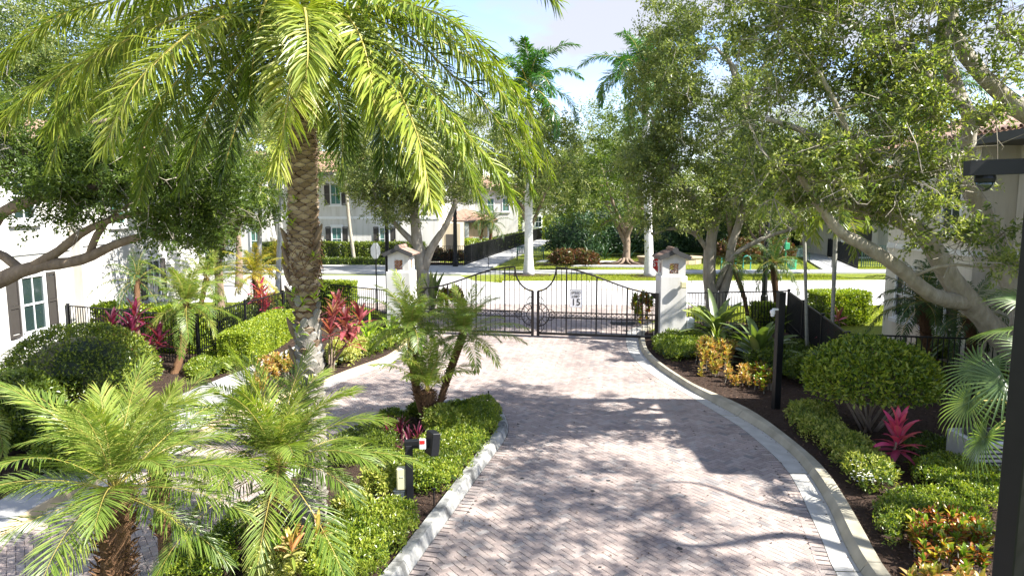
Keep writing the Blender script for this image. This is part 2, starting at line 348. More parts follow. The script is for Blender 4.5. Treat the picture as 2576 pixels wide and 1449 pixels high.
def edge_dist(px, py, poly):
    d = np.full(np.shape(px), 1e9); n = len(poly)
    for i in range(n):
        ax, ay = poly[i - 1][0], poly[i - 1][1]; bx, by = poly[i][0], poly[i][1]
        vx, vy = bx - ax, by - ay; L2 = vx * vx + vy * vy + 1e-12
        t = np.clip(((px - ax) * vx + (py - ay) * vy) / L2, 0, 1)
        d = np.minimum(d, np.hypot(px - ax - t * vx, py - ay - t * vy))
    return d
def resample(pts, n=None, step=None, z=None):
    pts = [Vector((p[0], p[1], 0)) for p in pts]; cum = [0]
    for i in range(1, len(pts)): cum.append(cum[-1] + (pts[i] - pts[i - 1]).length)
    if n is None: n = max(2, int(round(cum[-1] / step)) + 1)
    out = []
    for k in range(n):
        s = cum[-1] * k / (n - 1); i = 0
        while i < len(cum) - 2 and cum[i + 1] < s: i += 1
        t = (s - cum[i]) / max(cum[i + 1] - cum[i], 1e-9); out.append(pts[i].lerp(pts[i + 1], t))
    return out
def smooth_line(pts, it=2):
    for _ in range(it):
        q = [pts[0]]
        for i in range(len(pts) - 1):
            a, b_ = Vector(pts[i]), Vector(pts[i + 1]); q += [a.lerp(b_, .25), a.lerp(b_, .75)]
        q.append(pts[-1]); pts = q
    return pts

ground = sheet('lawn', [(-400, -60), (400, -60), (400, 900), (-400, 900)], -0.02, M['lawn'])

R_pave = [Vector(v) for v in [(5.6, 27.5, 0), (4.3, 25.6, 0)]] + gl([(1575, 859), (1579, 883), (1605, 916), (1659, 956), (1717, 985), (1794, 1032), (1867, 1075), (1971, 1165), (2011, 1232), (2037, 1292), (2071, 1362), (2101, 1448)])
R_gut = [Vector(v) for v in [(6.0, 27.4, 0), (4.75, 25.5, 0)]] + gl([(1606, 859), (1614, 889), (1652, 926), (1692, 953), (1740, 985), (1817, 1025), (1914, 1079), (1991, 1139), (2034, 1189), (2087, 1275), (2117, 1352), (2166, 1448)])
R_out = [Vector(v) for v in [(6.25, 27.3, 0), (5.0, 25.4, 0)]] + gl([(1622, 859), (1631, 883), (1665, 914), (1717, 948), (1755, 970), (1851, 1009), (1917, 1045), (2017, 1122), (2077, 1175), (2127, 1249), (2181, 1345), (2237, 1448)], .14)
for L_l, ex in ((R_pave, (3.75, 5.0)), (R_gut, (4.15, 5.0)), (R_out, (4.5, 5.0))): L_l.append(Vector((ex[0], ex[1], 0)))
L_pave = [Vector((-4.6, 27.6, 0)), Vector((-3.35, 24.8, 0))] + gl([(994, 912), (902, 942), (813, 980), (700, 1028), (600, 1075), (450, 1140), (300, 1205), (100, 1318), (0, 1372)]) + [Vector((-8.0, 5, 0))]
L_gut = [Vector((-4.9, 27.5, 0)), Vector((-3.6, 24.7, 0))] + gl([(985, 904), (893, 933), (813, 968), (700, 1014), (600, 1058), (450, 1122), (300, 1188), (88, 1302), (0, 1352)]) + [Vector((-8.25, 5, 0))]
L_out = [Vector((-5.2, 27.4, 0)), Vector((-3.85, 24.6, 0))] + gl([(1000, 884), (914, 918), (815, 952), (690, 998), (590, 1037), (440, 1096), (285, 1166), (77, 1280), (0, 1322)], .14) + [Vector((-8.55, 5, 0))]
I_bot = [Vector((-4.95, 5, 0))] + gl([(417, 1432), (510, 1372), (617, 1286), (760, 1172), (850, 1110), (944, 1064), (1026, 1036), (1110, 1020), (1190, 1015), (1245, 1026), (1274, 1050), (1282, 1086), (1262, 1118), (1220, 1172), (1152, 1272), (1059, 1398), (1029, 1448)]) + [Vector((-2.35, 5, 0))]
def offset_line(pts, d):
    out = []
    for i, p in enumerate(pts):
        t = (Vector(pts[min(i + 1, len(pts) - 1)]) - Vector(pts[max(i - 1, 0)])).normalized()
        out.append(Vector(p) + Vector((t.y, -t.x, 0)) * d)      # to the right of travel
    return out
I_bot = resample(smooth_line(I_bot), n=70)
I_top = offset_line(I_bot, .22); I_topo = offset_line(I_bot, .03)
pave_poly = [Vector((5.6, 27.5, 0)), Vector((7.5, 30.6, 0)), Vector((9, 32.3, 0)), Vector((-8, 33.3, 0)), Vector((-6, 30.6, 0))] + L_pave + [Vector((3.75, 5, 0))] + list(reversed(R_pave))[1:]
paver_base = sheet('driveway', pave_poly, -0.014, M['joint'])
pn = structure(paver_base)

# street, sidewalks, lawns
street = sheet('street', [(-120, 38), (-8, 33.2), (9, 32.2), (60, 33.5), (160, 40), (160, 50), (40, 43.5), (20, 42.3), (-.6, 42), (-2.4, 43.2), (-3.5, 46.2), (-30, 47.5), (-120, 54)], 0.0, M['asphalt'])
def slab(name, pts, z0, z1, mat):
    mb = MB(); mb.prism(pts, z0, z1); o = mb.build(name, mat); return structure(o)
slab('sidewalk', [(-1.6, 47.3), (30, 48.2), (60, 50.5), (60, 52.5), (30, 50.2), (-1.6, 49.5)], -.05, .1, M['walk'])
slab('sidewalk', [(-60, 50.4), (-30, 48.6), (-3.5, 46.9), (-1.62, 47.3), (-1.62, 51.2), (-2.2, 51.6), (-3.9, 53.6), (-30, 54.5), (-60, 57)], -.05, .1, M['walk'])
# the two garden walkways beyond the street, laid in slabs with joints
def walkway(name, a0, a1, b0, b1, n):
    root = structure(thing(name, None, None, (0, 0, 0)))
    for i in range(n):
        t0, t1 = i / n, (i + 1) / n - .0015
        q = [Vector(a0).lerp(Vector(a1), t0), Vector(b0).lerp(Vector(b1), t0), Vector(b0).lerp(Vector(b1), t1), Vector(a0).lerp(Vector(a1), t1)]
        mb = MB(); mb.prism(q, -.04, .101 + R.uniform(0, .006)); mb.build('slab', M['walk'], root)
walkway('garden_walkway', (-3.75, 53.7), (6.2, 110), (-1.7, 51.3), (8.2, 110), 26)
walkway('garden_walkway', (23.0, 50.3), (35.5, 92), (25.6, 50.3), (37.5, 92), 20)
slab('path', [(2.0, 57.6), (9.5, 56.6), (9.7, 58.4), (2.6, 59.4)], -.04, .07, M['walk'])
slab('path', [(4.6, 53.2), (10.9, 52.6), (11.1, 53.9), (4.9, 54.5)], -.04, .08, M['walk'])
# raised sidewalk beside the entry lane
side_out = gl([(770, 862), (738, 873), (608, 932), (557, 951), (498, 975), (434, 1001), (330, 1056), (200, 1140), (0, 1258)], .12) + [Vector((-9.4, 5, 0))]
side_in = gl([(0, 1322), (77, 1280), (285, 1166), (440, 1096), (548, 1050), (575, 1006), (640, 962), (770, 897)], .12)
slab('entry_sidewalk', side_out + [Vector((-8.55, 5, 0))] + side_in, -.05, .125, M['walk'])
slab('walk_end', [(15.9, 22.0), (13.0, 21.4), (9.8, 21.2), (11.4, 23.6), (13.2, 23.4), (15.9, 23.9)], -.04, .03, M['tile']) if False else None
slab('paver_path', [(10.9, 20.9), (13.15, 20.6), (13.15, 23.2), (11.6, 23.2)], -.04, .04, M['terracotta'])

# kerbs in cast segments
def kerb(name, gin, gut, out, mats, seg=3.0, h=.14):
    n = 90; gin = resample(smooth_line(gin), n=n) if gin else None; gut = resample(smooth_line(gut), n=n); out = resample(smooth_line(out), n=n)
    L = sum((gut[i + 1] - gut[i]).length for i in range(n - 1)); k = max(1, int(L / seg)); root = structure(thing(name, None, None, (0, 0, 0)))
    for s in range(k):
        i0, i1 = int(s * (n - 1) / k), int((s + 1) * (n - 1) / k)
        mb = MB(); rows = []
        for i in range(i0, i1 + 1):
            g, o = gut[i].copy(), out[i].copy()
            if i == i1 and s < k - 1: g = g.lerp(gut[i - 1], .07); o = o.lerp(out[i - 1], .07)
            w = (o - g); f = g + w * .22
            rows.append([g + Vector((0, 0, -.03)), g + Vector((0, 0, .012)), f + Vector((0, 0, h - .03)), f + w * .1 + Vector((0, 0, h)), o - w * .05 + Vector((0, 0, h)), o + Vector((0, 0, h - .015)), o + Vector((0, 0, -.03))])
        vs = [v for r_ in rows for v in r_]; m_ = 7; fs = []
        for i in range(len(rows) - 1):
            for j in range(m_ - 1): fs.append((i * m_ + j, (i + 1) * m_ + j, (i + 1) * m_ + j + 1, i * m_ + j + 1))
        fs.append(tuple(range(m_))); fs.append(tuple(reversed(range((len(rows) - 1) * m_, len(rows) * m_))))
        mb.add(vs, fs); mb.build('kerb_segment', mats[0], root)
        if gin:
            mb = MB(); vs = []
            for i in range(i0, i1 + 1):
                a, b_ = gin[i].copy(), gut[i].copy()
                if i == i1 and s < k - 1: a = a.lerp(gin[i - 1], .07); b_ = b_.lerp(gut[i - 1], .07)
                vs += [a + Vector((0, 0, -.03)), a + Vector((0, 0, .006)), b_ + (a - b_).normalized() * .004 + Vector((0, 0, .002))]
            fs = [(i * 3 + j, (i + 1) * 3 + j, (i + 1) * 3 + j + 1, i * 3 + j + 1) for i in range(i1 - i0) for j in range(2)]
            mb.add(vs, fs); mb.build('gutter_segment', mats[1], root)
    return root
kerb('right_kerb', R_pave, R_gut, R_out, (M['kerb'], M['concrete']))
kerb('left_kerb', L_pave, L_gut, L_out, (M['kerb_tan'], M['concrete']))
kerb('island_kerb', None, I_bot, I_top, (M['kerb_grimy'], M['kerb_grimy']), h=.17)
# kerb on the far side of the street
kerb('street_kerb', None, [(-.6, 42), (20, 42.3), (40, 43.5), (80, 46)], [(-.6, 42.22), (20, 42.52), (40, 43.72), (80, 46.2)], (M['concrete'], M['concrete']), seg=6, h=.1)

# herringbone pavers
isl = [Vector(p) for p in I_bot]
A_ = .1; ang = math.radians(45 - 9); ca, sa = math.cos(ang), math.sin(ang)
gx, gy = np.meshgrid(np.arange(-420, 420), np.arange(-420, 420)); gx = gx.ravel(); gy = gy.ravel()
kH = (gx - gy) % 4 == 0; kV = (gx - gy) % 4 == 3
def bricks(mask, w, h):
    cx = (gx[mask] + w / 2) * A_; cy = (gy[mask] + h / 2) * A_
    return cx * ca - cy * sa, cx * sa + cy * ca + 16
bx1, by1 = bricks(kH, 2, 1); bx2, by2 = bricks(kV, 1, 2)
bx = np.concatenate([bx1, bx2]); by = np.concatenate([by1, by2]); ba = np.concatenate([np.full(len(bx1), ang), np.full(len(bx2), ang + math.pi / 2)])
ok = inside(bx, by, pave_poly) & ~inside(bx, by, isl); bx, by, ba = bx[ok], by[ok], ba[ok]
d1 = edge_dist(bx, by, pave_poly); d2 = edge_dist(bx, by, isl)
ok = (d1 > .155) & (d2 > .155); bx, by, ba = bx[ok], by[ok], ba[ok]
bL = np.full(len(bx), .1945); bz = np.zeros(len(bx))
# soldier course along the edges
def soldier(line, off):
    ln = resample(smooth_line(line), step=.03); ln2 = offset_line(ln, off); X, Y, A = [], [], []
    s = 0
    for i in range(1, len(ln2)):
        s += (ln2[i] - ln2[i - 1]).length
        if s >= .102:
            s = 0; t = ln2[i] - ln2[i - 1]; X.append(ln2[i].x); Y.append(ln2[i].y); A.append(math.atan2(t.y, t.x) + math.pi / 2)
    return X, Y, A
for ln, off in ((R_pave, .105), (L_pave, -.105), (I_bot, -.105)):
    X, Y, A = soldier(ln, off); X = np.array(X); Y = np.array(Y); A = np.array(A)
    if len(X) == 0: continue
    k = inside(X, Y, pave_poly) & ~inside(X, Y, isl); X, Y, A = X[k], Y[k], A[k]
    bx = np.concatenate([bx, X]); by = np.concatenate([by, Y]); ba = np.concatenate([ba, A]); bL = np.concatenate([bL, np.full(len(X), .1945)]); bz = np.concatenate([bz, np.full(len(X), .0035)])
bt = np.clip(NR.normal(.5, .22, len(bx)) + .12 * np.sin(bx * .9 + 2) * np.sin(by * .7), 0, 1); bz = bz + NR.uniform(-.0012, .0012, len(bx)); tilt = NR.normal(0, .006, (len(bx), 2))
BR = np.array([[x * hx, y * hy, z] for (hx, hy, z) in ((.0965, .047, -.012), (.0965, .047, -.0035), (.0925, .043, 0)) for (x, y) in ((-1, -1), (1, -1), (1, 1), (-1, 1))])
BF = np.array([[8, 9, 10, 11]] + [[i, (i + 1) % 4, 4 + (i + 1) % 4, 4 + i] for i in range(4)] + [[4 + i, 4 + (i + 1) % 4, 8 + (i + 1) % 4, 8 + i] for i in range(4)])
pix = np.abs(bx / np.maximum(by, .1)); near = np.where((pix < .72) & (by > 8.15), by, 1e9)
# bricks hidden behind the front palms are left to the field
near = np.where((bx < -2) , 1e9, near)
order = np.argsort(near); top300 = order[:296]; rest = order[296:]
pmesh = []
for k in range(10):
    pmesh.append(np_mesh('paver', BR, BF, np.full(12, (k + .5) / 10), M['paver']))
for i in top300:
    link('paver', pmesh[min(9, int(bt[i] * 10))], paver_base, (bx[i], by[i], bz[i] ), (tilt[i, 0], tilt[i, 1], ba[i]))
n = len(rest); c, s = np.cos(ba[rest]), np.sin(ba[rest]); V = np.empty((n, 12, 3))
V[:, :, 0] = BR[None, :, 0] * c[:, None] - BR[None, :, 1] * s[:, None] + bx[rest][:, None]
V[:, :, 1] = BR[None, :, 0] * s[:, None] + BR[None, :, 1] * c[:, None] + by[rest][:, None]
V[:, :, 2] = BR[None, :, 2] + bz[rest][:, None] + BR[None, :, 0] * tilt[rest, 0][:, None] + BR[None, :, 1] * tilt[rest, 1][:, None]
F = (np.arange(n)[:, None, None] * 12 + BF[None]).reshape(-1, 4)
o = link('paver_field', np_mesh('paver_field', V.reshape(-1, 3), F, np.repeat(bt[rest], 12), M['paver']), paver_base); o['kind'] = 'stuff'

# mulch beds: lumpy ground with loose chips
def bed(name, poly, z=.07, step=.16, chips=70):
    xs = [p[0] for p in poly]; ys = [p[1] for p in poly]; x0, x1, y0, y1 = min(xs), max(xs), min(ys), max(ys)
    nx, ny = int((x1 - x0) / step) + 2, int((y1 - y0) / step) + 2
    X, Y = np.meshgrid(x0 + np.arange(nx) * step, y0 + np.arange(ny) * step); Z = z + NR.normal(0, .009, X.shape) + .018 * np.sin(X * 2.1 + Y * .9) * np.cos(Y * 1.7)
    ci = inside(X[:-1, :-1] + step / 2, Y[:-1, :-1] + step / 2, poly); idx = np.arange(nx * ny).reshape(ny, nx); jj, ii = np.nonzero(ci)
    F = np.stack([idx[jj, ii], idx[jj, ii + 1], idx[jj + 1, ii + 1], idx[jj + 1, ii]], 1)
    V = np.stack([X.ravel(), Y.ravel(), Z.ravel()], 1)
    used = np.unique(F); mp_ = np.zeros(len(V), int); mp_[used] = np.arange(len(used)); V = V[used]; F = mp_[F]
    o = structure(link(name, np_mesh(name, V, F, np.full(len(V), .5), M['mulch'], smooth=True)))
    area = len(F) * step * step; n = int(area * chips)
    k = NR.randint(0, len(F), n); c = V[F[k, 0]] + np.concatenate([NR.uniform(0, step, (n, 2)), np.full((n, 1), .012)], 1)
    a = NR.uniform(0, 6.28, n); D = np.stack([np.cos(a), np.sin(a), NR.normal(0, .3, n)], 1); Nn = np.stack([NR.normal(0, .5, n), NR.normal(0, .5, n), np.ones(n)], 1)
    V2, F2, T2 = leaf_arrays(c, D, Nn, NR.uniform(.03, .11, n), NR.uniform(.012, .035, n), NR.beta(1.2, 2.0, n), .2)
    o2 = link('mulch_chips', np_mesh('mulch_chips', V2, F2, T2, M['chip']), o); o2['kind'] = 'stuff'
    return o
mid = lambda a, b_: [(Vector(p) + Vector(q)) / 2 for p, q in zip(a, b_)]
n_ = 60
Rm = mid(resample(smooth_line(R_gut), n=n_), resample(smooth_line(R_out), n=n_)); Rm = offset_line(Rm, -.04)
bed('right_bed', Rm[6:] + [Vector((13.9, 5, 0)), Vector((14.0, 15.0, 0)), Vector((13.1, 19.2, 0)), Vector((10.8, 21.5, 0)), Vector((10.3, 24.9, 0)), Vector((5.4, 24.8, 0))], chips=130)
Im = offset_line(I_bot, .17)
bed('island_bed', Im, z=.09, chips=160)
Lm = mid(resample(smooth_line(L_gut), n=n_), resample(smooth_line(L_out), n=n_))
so = [Vector((p.x, p.y, 0)) for p in side_out]
bed('left_bed', [Vector((-3.75, 24.7, 0)), Vector((-5.2, 28.2, 0)), Vector((-8.1, 28.6, 0)), Vector((-8.7, 26, 0)), Vector((-9.2, 21.0, 0)), Vector((-14.45, 21.6, 0)), Vector((-14.45, 8, 0)), Vector((-9.6, 5, 0))] + [p + Vector((.05, 0, 0)) for p in reversed(so)][:-1] + [Vector((-6.7, 23.0, 0)), G(740, 905), G(640, 968), G(585, 1012)] + [p for p in reversed(offset_line(Lm, .05)) if 15.6 < p.y < 24.6], chips=60)
bed('house_bed', [Vector((-15.55, 23, 0)), Vector((-10.5, 23, 0)), Vector((-9.3, 29, 0)), Vector((-10.5, 31.5, 0)), Vector((-15.55, 32, 0))], z=.02, step=.4, chips=10)
bed('street_bed', [Vector((5.3, 25.2, 0)), Vector((10.2, 25.2, 0)), Vector((9.6, 27.4, 0)), Vector((6.4, 27.6, 0))], z=.02, step=.3, chips=20)
bed('hedge_bed', [Vector((-7.5, 53.9, 0)), Vector((-3.9, 53.7, 0)), Vector((-3.6, 56, 0)), Vector((-7.5, 56.5, 0))], z=.12, step=.4, chips=6)
for (cx, cy, r_) in ((1.22, 46.6, 1.5), (9.7, 45.9, 1.7)):
    bed('tree_ring_mulch', [Vector((cx + r_ * math.cos(a), cy + .6 * r_ * math.sin(a), 0)) for a in np.linspace(0, 6.28, 16)[:-1]], z=.04, step=.15, chips=15)
bed('tree_ring_mulch', [Vector((9.9 + 2.6 * math.cos(a), 56 + 2.2 * math.sin(a), 0)) for a in np.linspace(0, 6.28, 20)[:-1]], z=.06, step=.3, chips=15)
bed('tree_ring_mulch', [Vector((4.9 + 3.4 * math.cos(a), 55.2 + 1.0 * math.sin(a), 0)) for a in np.linspace(0, 6.28, 20)[:-1]], z=.03, step=.3, chips=15)
# grass blades on the far verge and park
def grass(name, poly, n, h=.06):
    xs = [p[0] for p in poly]; ys = [p[1] for p in poly]
    X = NR.uniform(min(xs), max(xs), n); Y = NR.uniform(min(ys), max(ys), n); k = inside(X, Y, poly); X, Y = X[k], Y[k]; n = len(X)
    Pb = np.stack([X, Y, np.full(n, -.02)], 1); D = np.stack([NR.normal(0, .5, n), NR.normal(0, .5, n), np.ones(n)], 1); a = NR.uniform(0, 6.28, n)
    Nn = np.stack([np.cos(a), np.sin(a), np.full(n, .3)], 1)
    V, F, T = leaf_arrays(Pb, D, Nn, NR.uniform(.7, 1.4, n) * h, .03, NR.uniform(0, 1, n), .1)
    o = link(name, np_mesh(name, V, F, T, M['blade'])); o['kind'] = 'stuff'; o['label'] = 'short mown grass blades'
grass('grass', [(-1.2, 42.3), (22, 42.5), (22, 47.6), (-.4, 47.2)], 26000, .09)
grass('grass', [(-1.4, 49.6), (22.5, 50), (26, 62), (36, 92), (9, 92)], 50000, .11)
grass('grass', [(5.5, 27), (16, 26.8), (20, 32.4), (9.5, 32)], 14000, .08)
grass('grass', [(-11.5, 28.8), (-5.3, 28.8), (-8, 33), (-12, 33.8)], 9000, .08)
grass('grass', [(26.5, 51), (33, 51), (33, 53), (26.5, 53)], 4000, .08)
# storm drain and a few fallen leaves on the driveway
dr = structure(thing('storm_drain', None, None, (4.5, 27.2, 0)))
mb = MB(); mb.box((4.5, 27.2, .015), (1.0, .55, .03)); mb.build('drain_rim', M['iron'], dr)
for i in range(8): mb = MB(); mb.bbox((4.09 + i * .118, 27.2, .035), (.05, .5, .02), .004); mb.build('grate_bar', M['iron'], dr)
n = 520; X = NR.uniform(-3, 5.5, n); Y = 8 + 16 * NR.beta(1.2, 2, n); k = inside(X, Y, pave_poly) & ~inside(X, Y, isl); X, Y = X[k], Y[k]; n = len(X); a = NR.uniform(0, 6.28, n)
V, F, T = leaf_arrays(np.stack([X, Y, np.full(n, .008)], 1), np.stack([np.cos(a), np.sin(a), NR.uniform(0, .25, n)], 1), np.stack([NR.normal(0, .3, n), NR.normal(0, .3, n), np.ones(n)], 1), NR.uniform(.03, .065, n), NR.uniform(.015, .03, n), NR.beta(2, 2, n), .3)
# gather some along the gutters
X2 = []; 
for ln in (resample(R_gut, n=260), resample(I_bot, n=260)):
    for p in ln:
        if R.random() < .75: X2.append((p.x + R.gauss(0, .03) - .05 * (ln is not None), p.y + R.gauss(0, .03), .012))
X2 = np.array(X2); n2_ = len(X2); a = NR.uniform(0, 6.28, n2_)
A2 = leaf_arrays(X2, np.stack([np.cos(a), np.sin(a), NR.uniform(0, .3, n2_)], 1), np.stack([NR.normal(0, .4, n2_), NR.normal(0, .4, n2_), np.ones(n2_)], 1), NR.uniform(.02, .05, n2_), NR.uniform(.01, .025, n2_), NR.beta(2, 2, n2_), .3)
V, F, T = join_arrays([(V, F, T), A2])
o = link('fallen_leaves', np_mesh('fallen_leaves', V, F, T, M['chip'])); o['kind'] = 'stuff'; o['label'] = 'small dry leaves scattered on the pavers and gutters'

# a few dark oil and tannin spots on the pavers, each a thin real film
sp = []
for k in range(11):
    x, y = R.uniform(-.5, 3.2), R.uniform(8.4, 13); r_ = R.uniform(.015, .045)
    mb = MB(); mb.add([(x + r_ * R.uniform(.7, 1.2) * math.cos(a), y + r_ * R.uniform(.7, 1.2) * math.sin(a), .0042) for a in np.linspace(0, 6.28, 12)[:-1]], [tuple(range(11))]); sp.append(mb)
allm = MB()
for mb in sp: allm.add(mb.v, mb.f)
o = allm.build('paver_stains', M['iron'], paver_base, kind='stuff')
# ================================================================== BUILT THINGS
def text_mesh(name, txt, size, mat, parent, center, right, up, ext=.004):
    cu = bpy.data.curves.new(name, 'FONT'); cu.body = txt; cu.size = size; cu.extrude = ext; cu.align_x = 'CENTER'; cu.align_y = 'CENTER'; cu.offset = size * .012
    t = bpy.data.objects.new(name + '_tmp', cu); COL.objects.link(t); bpy.context.view_layer.update()
    me = bpy.data.meshes.new_from_object(t.evaluated_get(bpy.context.evaluated_depsgraph_get())); bpy.data.objects.remove(t)
    right = Vector(right).normalized(); up = Vector(up).normalized(); nr = right.cross(up); Mx = Matrix((right, up, nr)).transposed().to_4x4()
    Mx.translation = Vector(center) - root_loc(parent); me.transform(Mx); me.materials.clear(); me.materials.append(mat); me.name = name
    return link(name, me, parent)

# ---- entrance gate, two leaves
GR = Vector((5.10, 23.55, 0)); GLf = Vector((-3.42, 25.15, 0)); GMID = (GR + GLf) / 2
def topz(s):
    if s < .837:
        k = s / .837; k = k * k * (3 - 2 * k); return 1.68 + .86 * k
    q = (1 - s) / .163; return 2.54 - .86 * math.sqrt(max(0, 1 - q * q))
def gate_leaf(hinge, center, label, sign):
    d = (center - hinge); L = d.length - .05; u = d.normalized(); nrml = Vector((-u.y, u.x, 0))
    root = thing('gate_leaf', label, 'gate', hinge, 0, 'two leaves of the entrance gate')
    at = lambda s, z, o=0: hinge + u * (s * L) + Vector((0, 0, z)) + nrml * o
    # frame: stiles, bottom rail, curved top rail
    mb = MB(); mb.bar(at(.012, .06), at(.012, 1.70), .11, .11); mb.build('stile', M['bronze'], root); mb = MB(); mb.bar(at(.988, .05), at(.988, 1.68), .1, .1); mb.build('stile', M['bronze'], root)
    mb = MB(); mb.bar(at(.025, .15), at(.976, .15), .12, .07); mb.build('bottom_rail', M['bronze'], root)
    pts = [at(s, topz(s)) for s in np.linspace(.012, .837, 26)] + [at(1 - .163 * math.cos(a), 2.54 - .86 * math.sin(a)) for a in np.linspace(0.04, math.pi / 2 * .97, 14)]
    mb = MB(); mb.tube(pts, .03, 6); mb.build('top_rail', M['bronze'], root)
    for z, w in ((.93, .035), (.74, .06)):
        mb = MB(); mb.bar(at(.025, z), at(.888, z), w, .04); mb.build('middle_rail', M['bronze'], root)
    # corner bracket at the hinge
    mb = MB(); a, b_, c_ = at(.02, 1.68), at(.075, 1.72), at(.02, 1.45); w = nrml * .03
    mb.add([a - w, b_ - w, c_ - w, a + w, b_ + w, c_ + w], [(0, 1, 2), (5, 4, 3), (0, 3, 4, 1), (1, 4, 5, 2), (2, 5, 3, 0)]); mb.build('bracket', M['bronze'], root)
    n = 24
    for i in range(1, n):
        s = i / n; 
        if s > .985: continue
        w = .05 if i % 6 == 0 else .022
        mb = MB(); mb.bar(at(s, .2), at(s, topz(s) - .01), w); mb.build('picket', M['bronze'], root)
    k = 0; s = .04
    while s < .875:
        mb = MB(); c = at(s + .017, .838); mb.tube([c + u * (.062 * math.cos(a)) + Vector((0, 0, .062 * math.sin(a))) for a in np.linspace(0, 2 * math.pi, 13)], .009, 5, False); mb.build('ring', M['bronze'], root); s += .0345
    # half of the round medallion
    arc = lambda cs, cz, r_, a0, a1, w, nm, n_=14: (lambda mb: (mb.tube([at(cs, cz) + u * (r_ * math.cos(a)) + Vector((0, 0, r_ * math.sin(a))) for a in np.linspace(a0, a1, n_)], w, 5), mb.build(nm, M['bronze'], root)))(MB())
    h = math.pi
    arc(.99, .83, .42, h / 2, 1.5 * h, .02, 'medallion_ring'); arc(.99, .83, .22, h / 2, 1.5 * h, .018, 'medallion_ring')
    for a in np.linspace(h / 2 + .26, 1.5 * h - .26, 6):
        mb = MB(); c = at(.99, .83); e = u * math.cos(a) + Vector((0, 0, math.sin(a))); mb.bar(c + e * .22, c + e * .42, .022); mb.build('medallion_spoke', M['bronze'], root)
    c0 = .42 / L
    arc(.99 - c0, .83, .2, h * .33, 1.67 * h, .014, 'medallion_petal'); arc(.985, .83 + .44, .2, h * .5, 1.12 * h, .014, 'medallion_petal'); arc(.985, .83 - .44, .2, .88 * h, 1.5 * h, .014, 'medallion_petal')
    return root, at, u, nrml, L
gR, atR, uR, nR, LR = gate_leaf(GR, GMID, 'right black iron gate leaf carrying the speed limit sign', 1)
gL, atL, uL, nL, LL = gate_leaf(GLf, GMID, 'left black iron gate leaf behind the cluster of small palms', -1)
# ---- speed limit sign hung on the gate (faces the camera)
toward = -nR if (-nR).y < 0 else nR
rt = Vector((0, 0, 1)).cross(toward).normalized(); 
if rt.x < 0: rt = -rt
sc = P(1449, 751, (GR.y + GMID.y) / 2 - .1); 
sg = thing('speed_limit_sign', 'white speed limit 15 sign hung on the gate bars', 'sign', sc)
rz_ = math.atan2(rt.y, rt.x)
def rrect(mb, c, w, h, r_, rt, up, nrm_, t):
    pts = []
    for (sx, sy, a0) in ((1, 1, 0), (-1, 1, 90), (-1, -1, 180), (1, -1, 270)):
        for a in (0, 30, 60, 90):
            q = math.radians(a0 + a); pts.append(c + rt * (sx * (w / 2 - r_) + r_ * math.cos(q)) + up * (sy * (h / 2 - r_) + r_ * math.sin(q)))
    n = len(pts); vs = [p + nrm_ * t / 2 for p in pts] + [p - nrm_ * t / 2 for p in pts]
    mb.add(vs, [tuple(range(n)), tuple(reversed(range(n, 2 * n)))] + [(i, n + i, n + (i + 1) % n, (i + 1) % n) for i in range(n)])
UP = Vector((0, 0, 1)); fr = rt.cross(UP) ; 
if fr.y > 0: fr = -fr
mb = MB(); rrect(mb, sc, .46, .65, .04, rt, UP, fr, .006); mb.build('panel', M['sign_white'], sg)
mb = MB(); 
for (w, h, t_) in ((.44, .63, 1),):
    for a, b_ in (((-.215, -.31), (.215, -.31)), ((-.215, .31), (.215, .31)), ((-.215, -.31), (-.215, .31)), ((.215, -.31), (.215, .31))):
        mb.bar(sc + fr * .006 + rt * a[0] + UP * a[1], sc + fr * .006 + rt * b_[0] + UP * b_[1], .008, .004)
mb.build('border', M['sign_black'], sg)
text_mesh('lettering', 'SPEED', .125, M['sign_black'], sg, sc + fr * .007 + UP * .2, rt, UP, .002)
text_mesh('lettering', 'LIMIT', .125, M['sign_black'], sg, sc + fr * .007 + UP * .07, rt, UP, .002)
text_mesh('lettering', '15', .33, M['sign_black'], sg, sc + fr * .007 - UP * .14, rt, UP, .002)

# ---- gate piers with little tiled gables
tile_variants = []
def tile_mesh(L=.4, r_=.085, k=0):
    mb = MB(); n = 7; mb.tone = [.25, .5, .75, .4][k % 4]; vs = []
    for (y, rr) in ((0, r_ * .86), (L, r_)):
        for i in range(n):
            a = math.pi * i / (n - 1); vs.append((rr * math.cos(a), y, rr * math.sin(a)))
        for i in range(n):
            a = math.pi * i / (n - 1); vs.append(((rr - .014) * math.cos(a), y, (rr - .014) * math.sin(a)))
    fs = [(i, i + 1, 2 * n + i + 1, 2 * n + i) for i in range(n - 1)] + [(n + i + 1, n + i, 3 * n + i, 3 * n + i + 1) for i in range(n - 1)] + [(2 * n + i, 2 * n + i + 1, 3 * n + i + 1, 3 * n + i) for i in range(n - 1)]
    mb.add(vs, fs); return mb.mesh('roof_tile', M['tile'], True)
TILE = [tile_mesh(k=k) for k in range(4)]
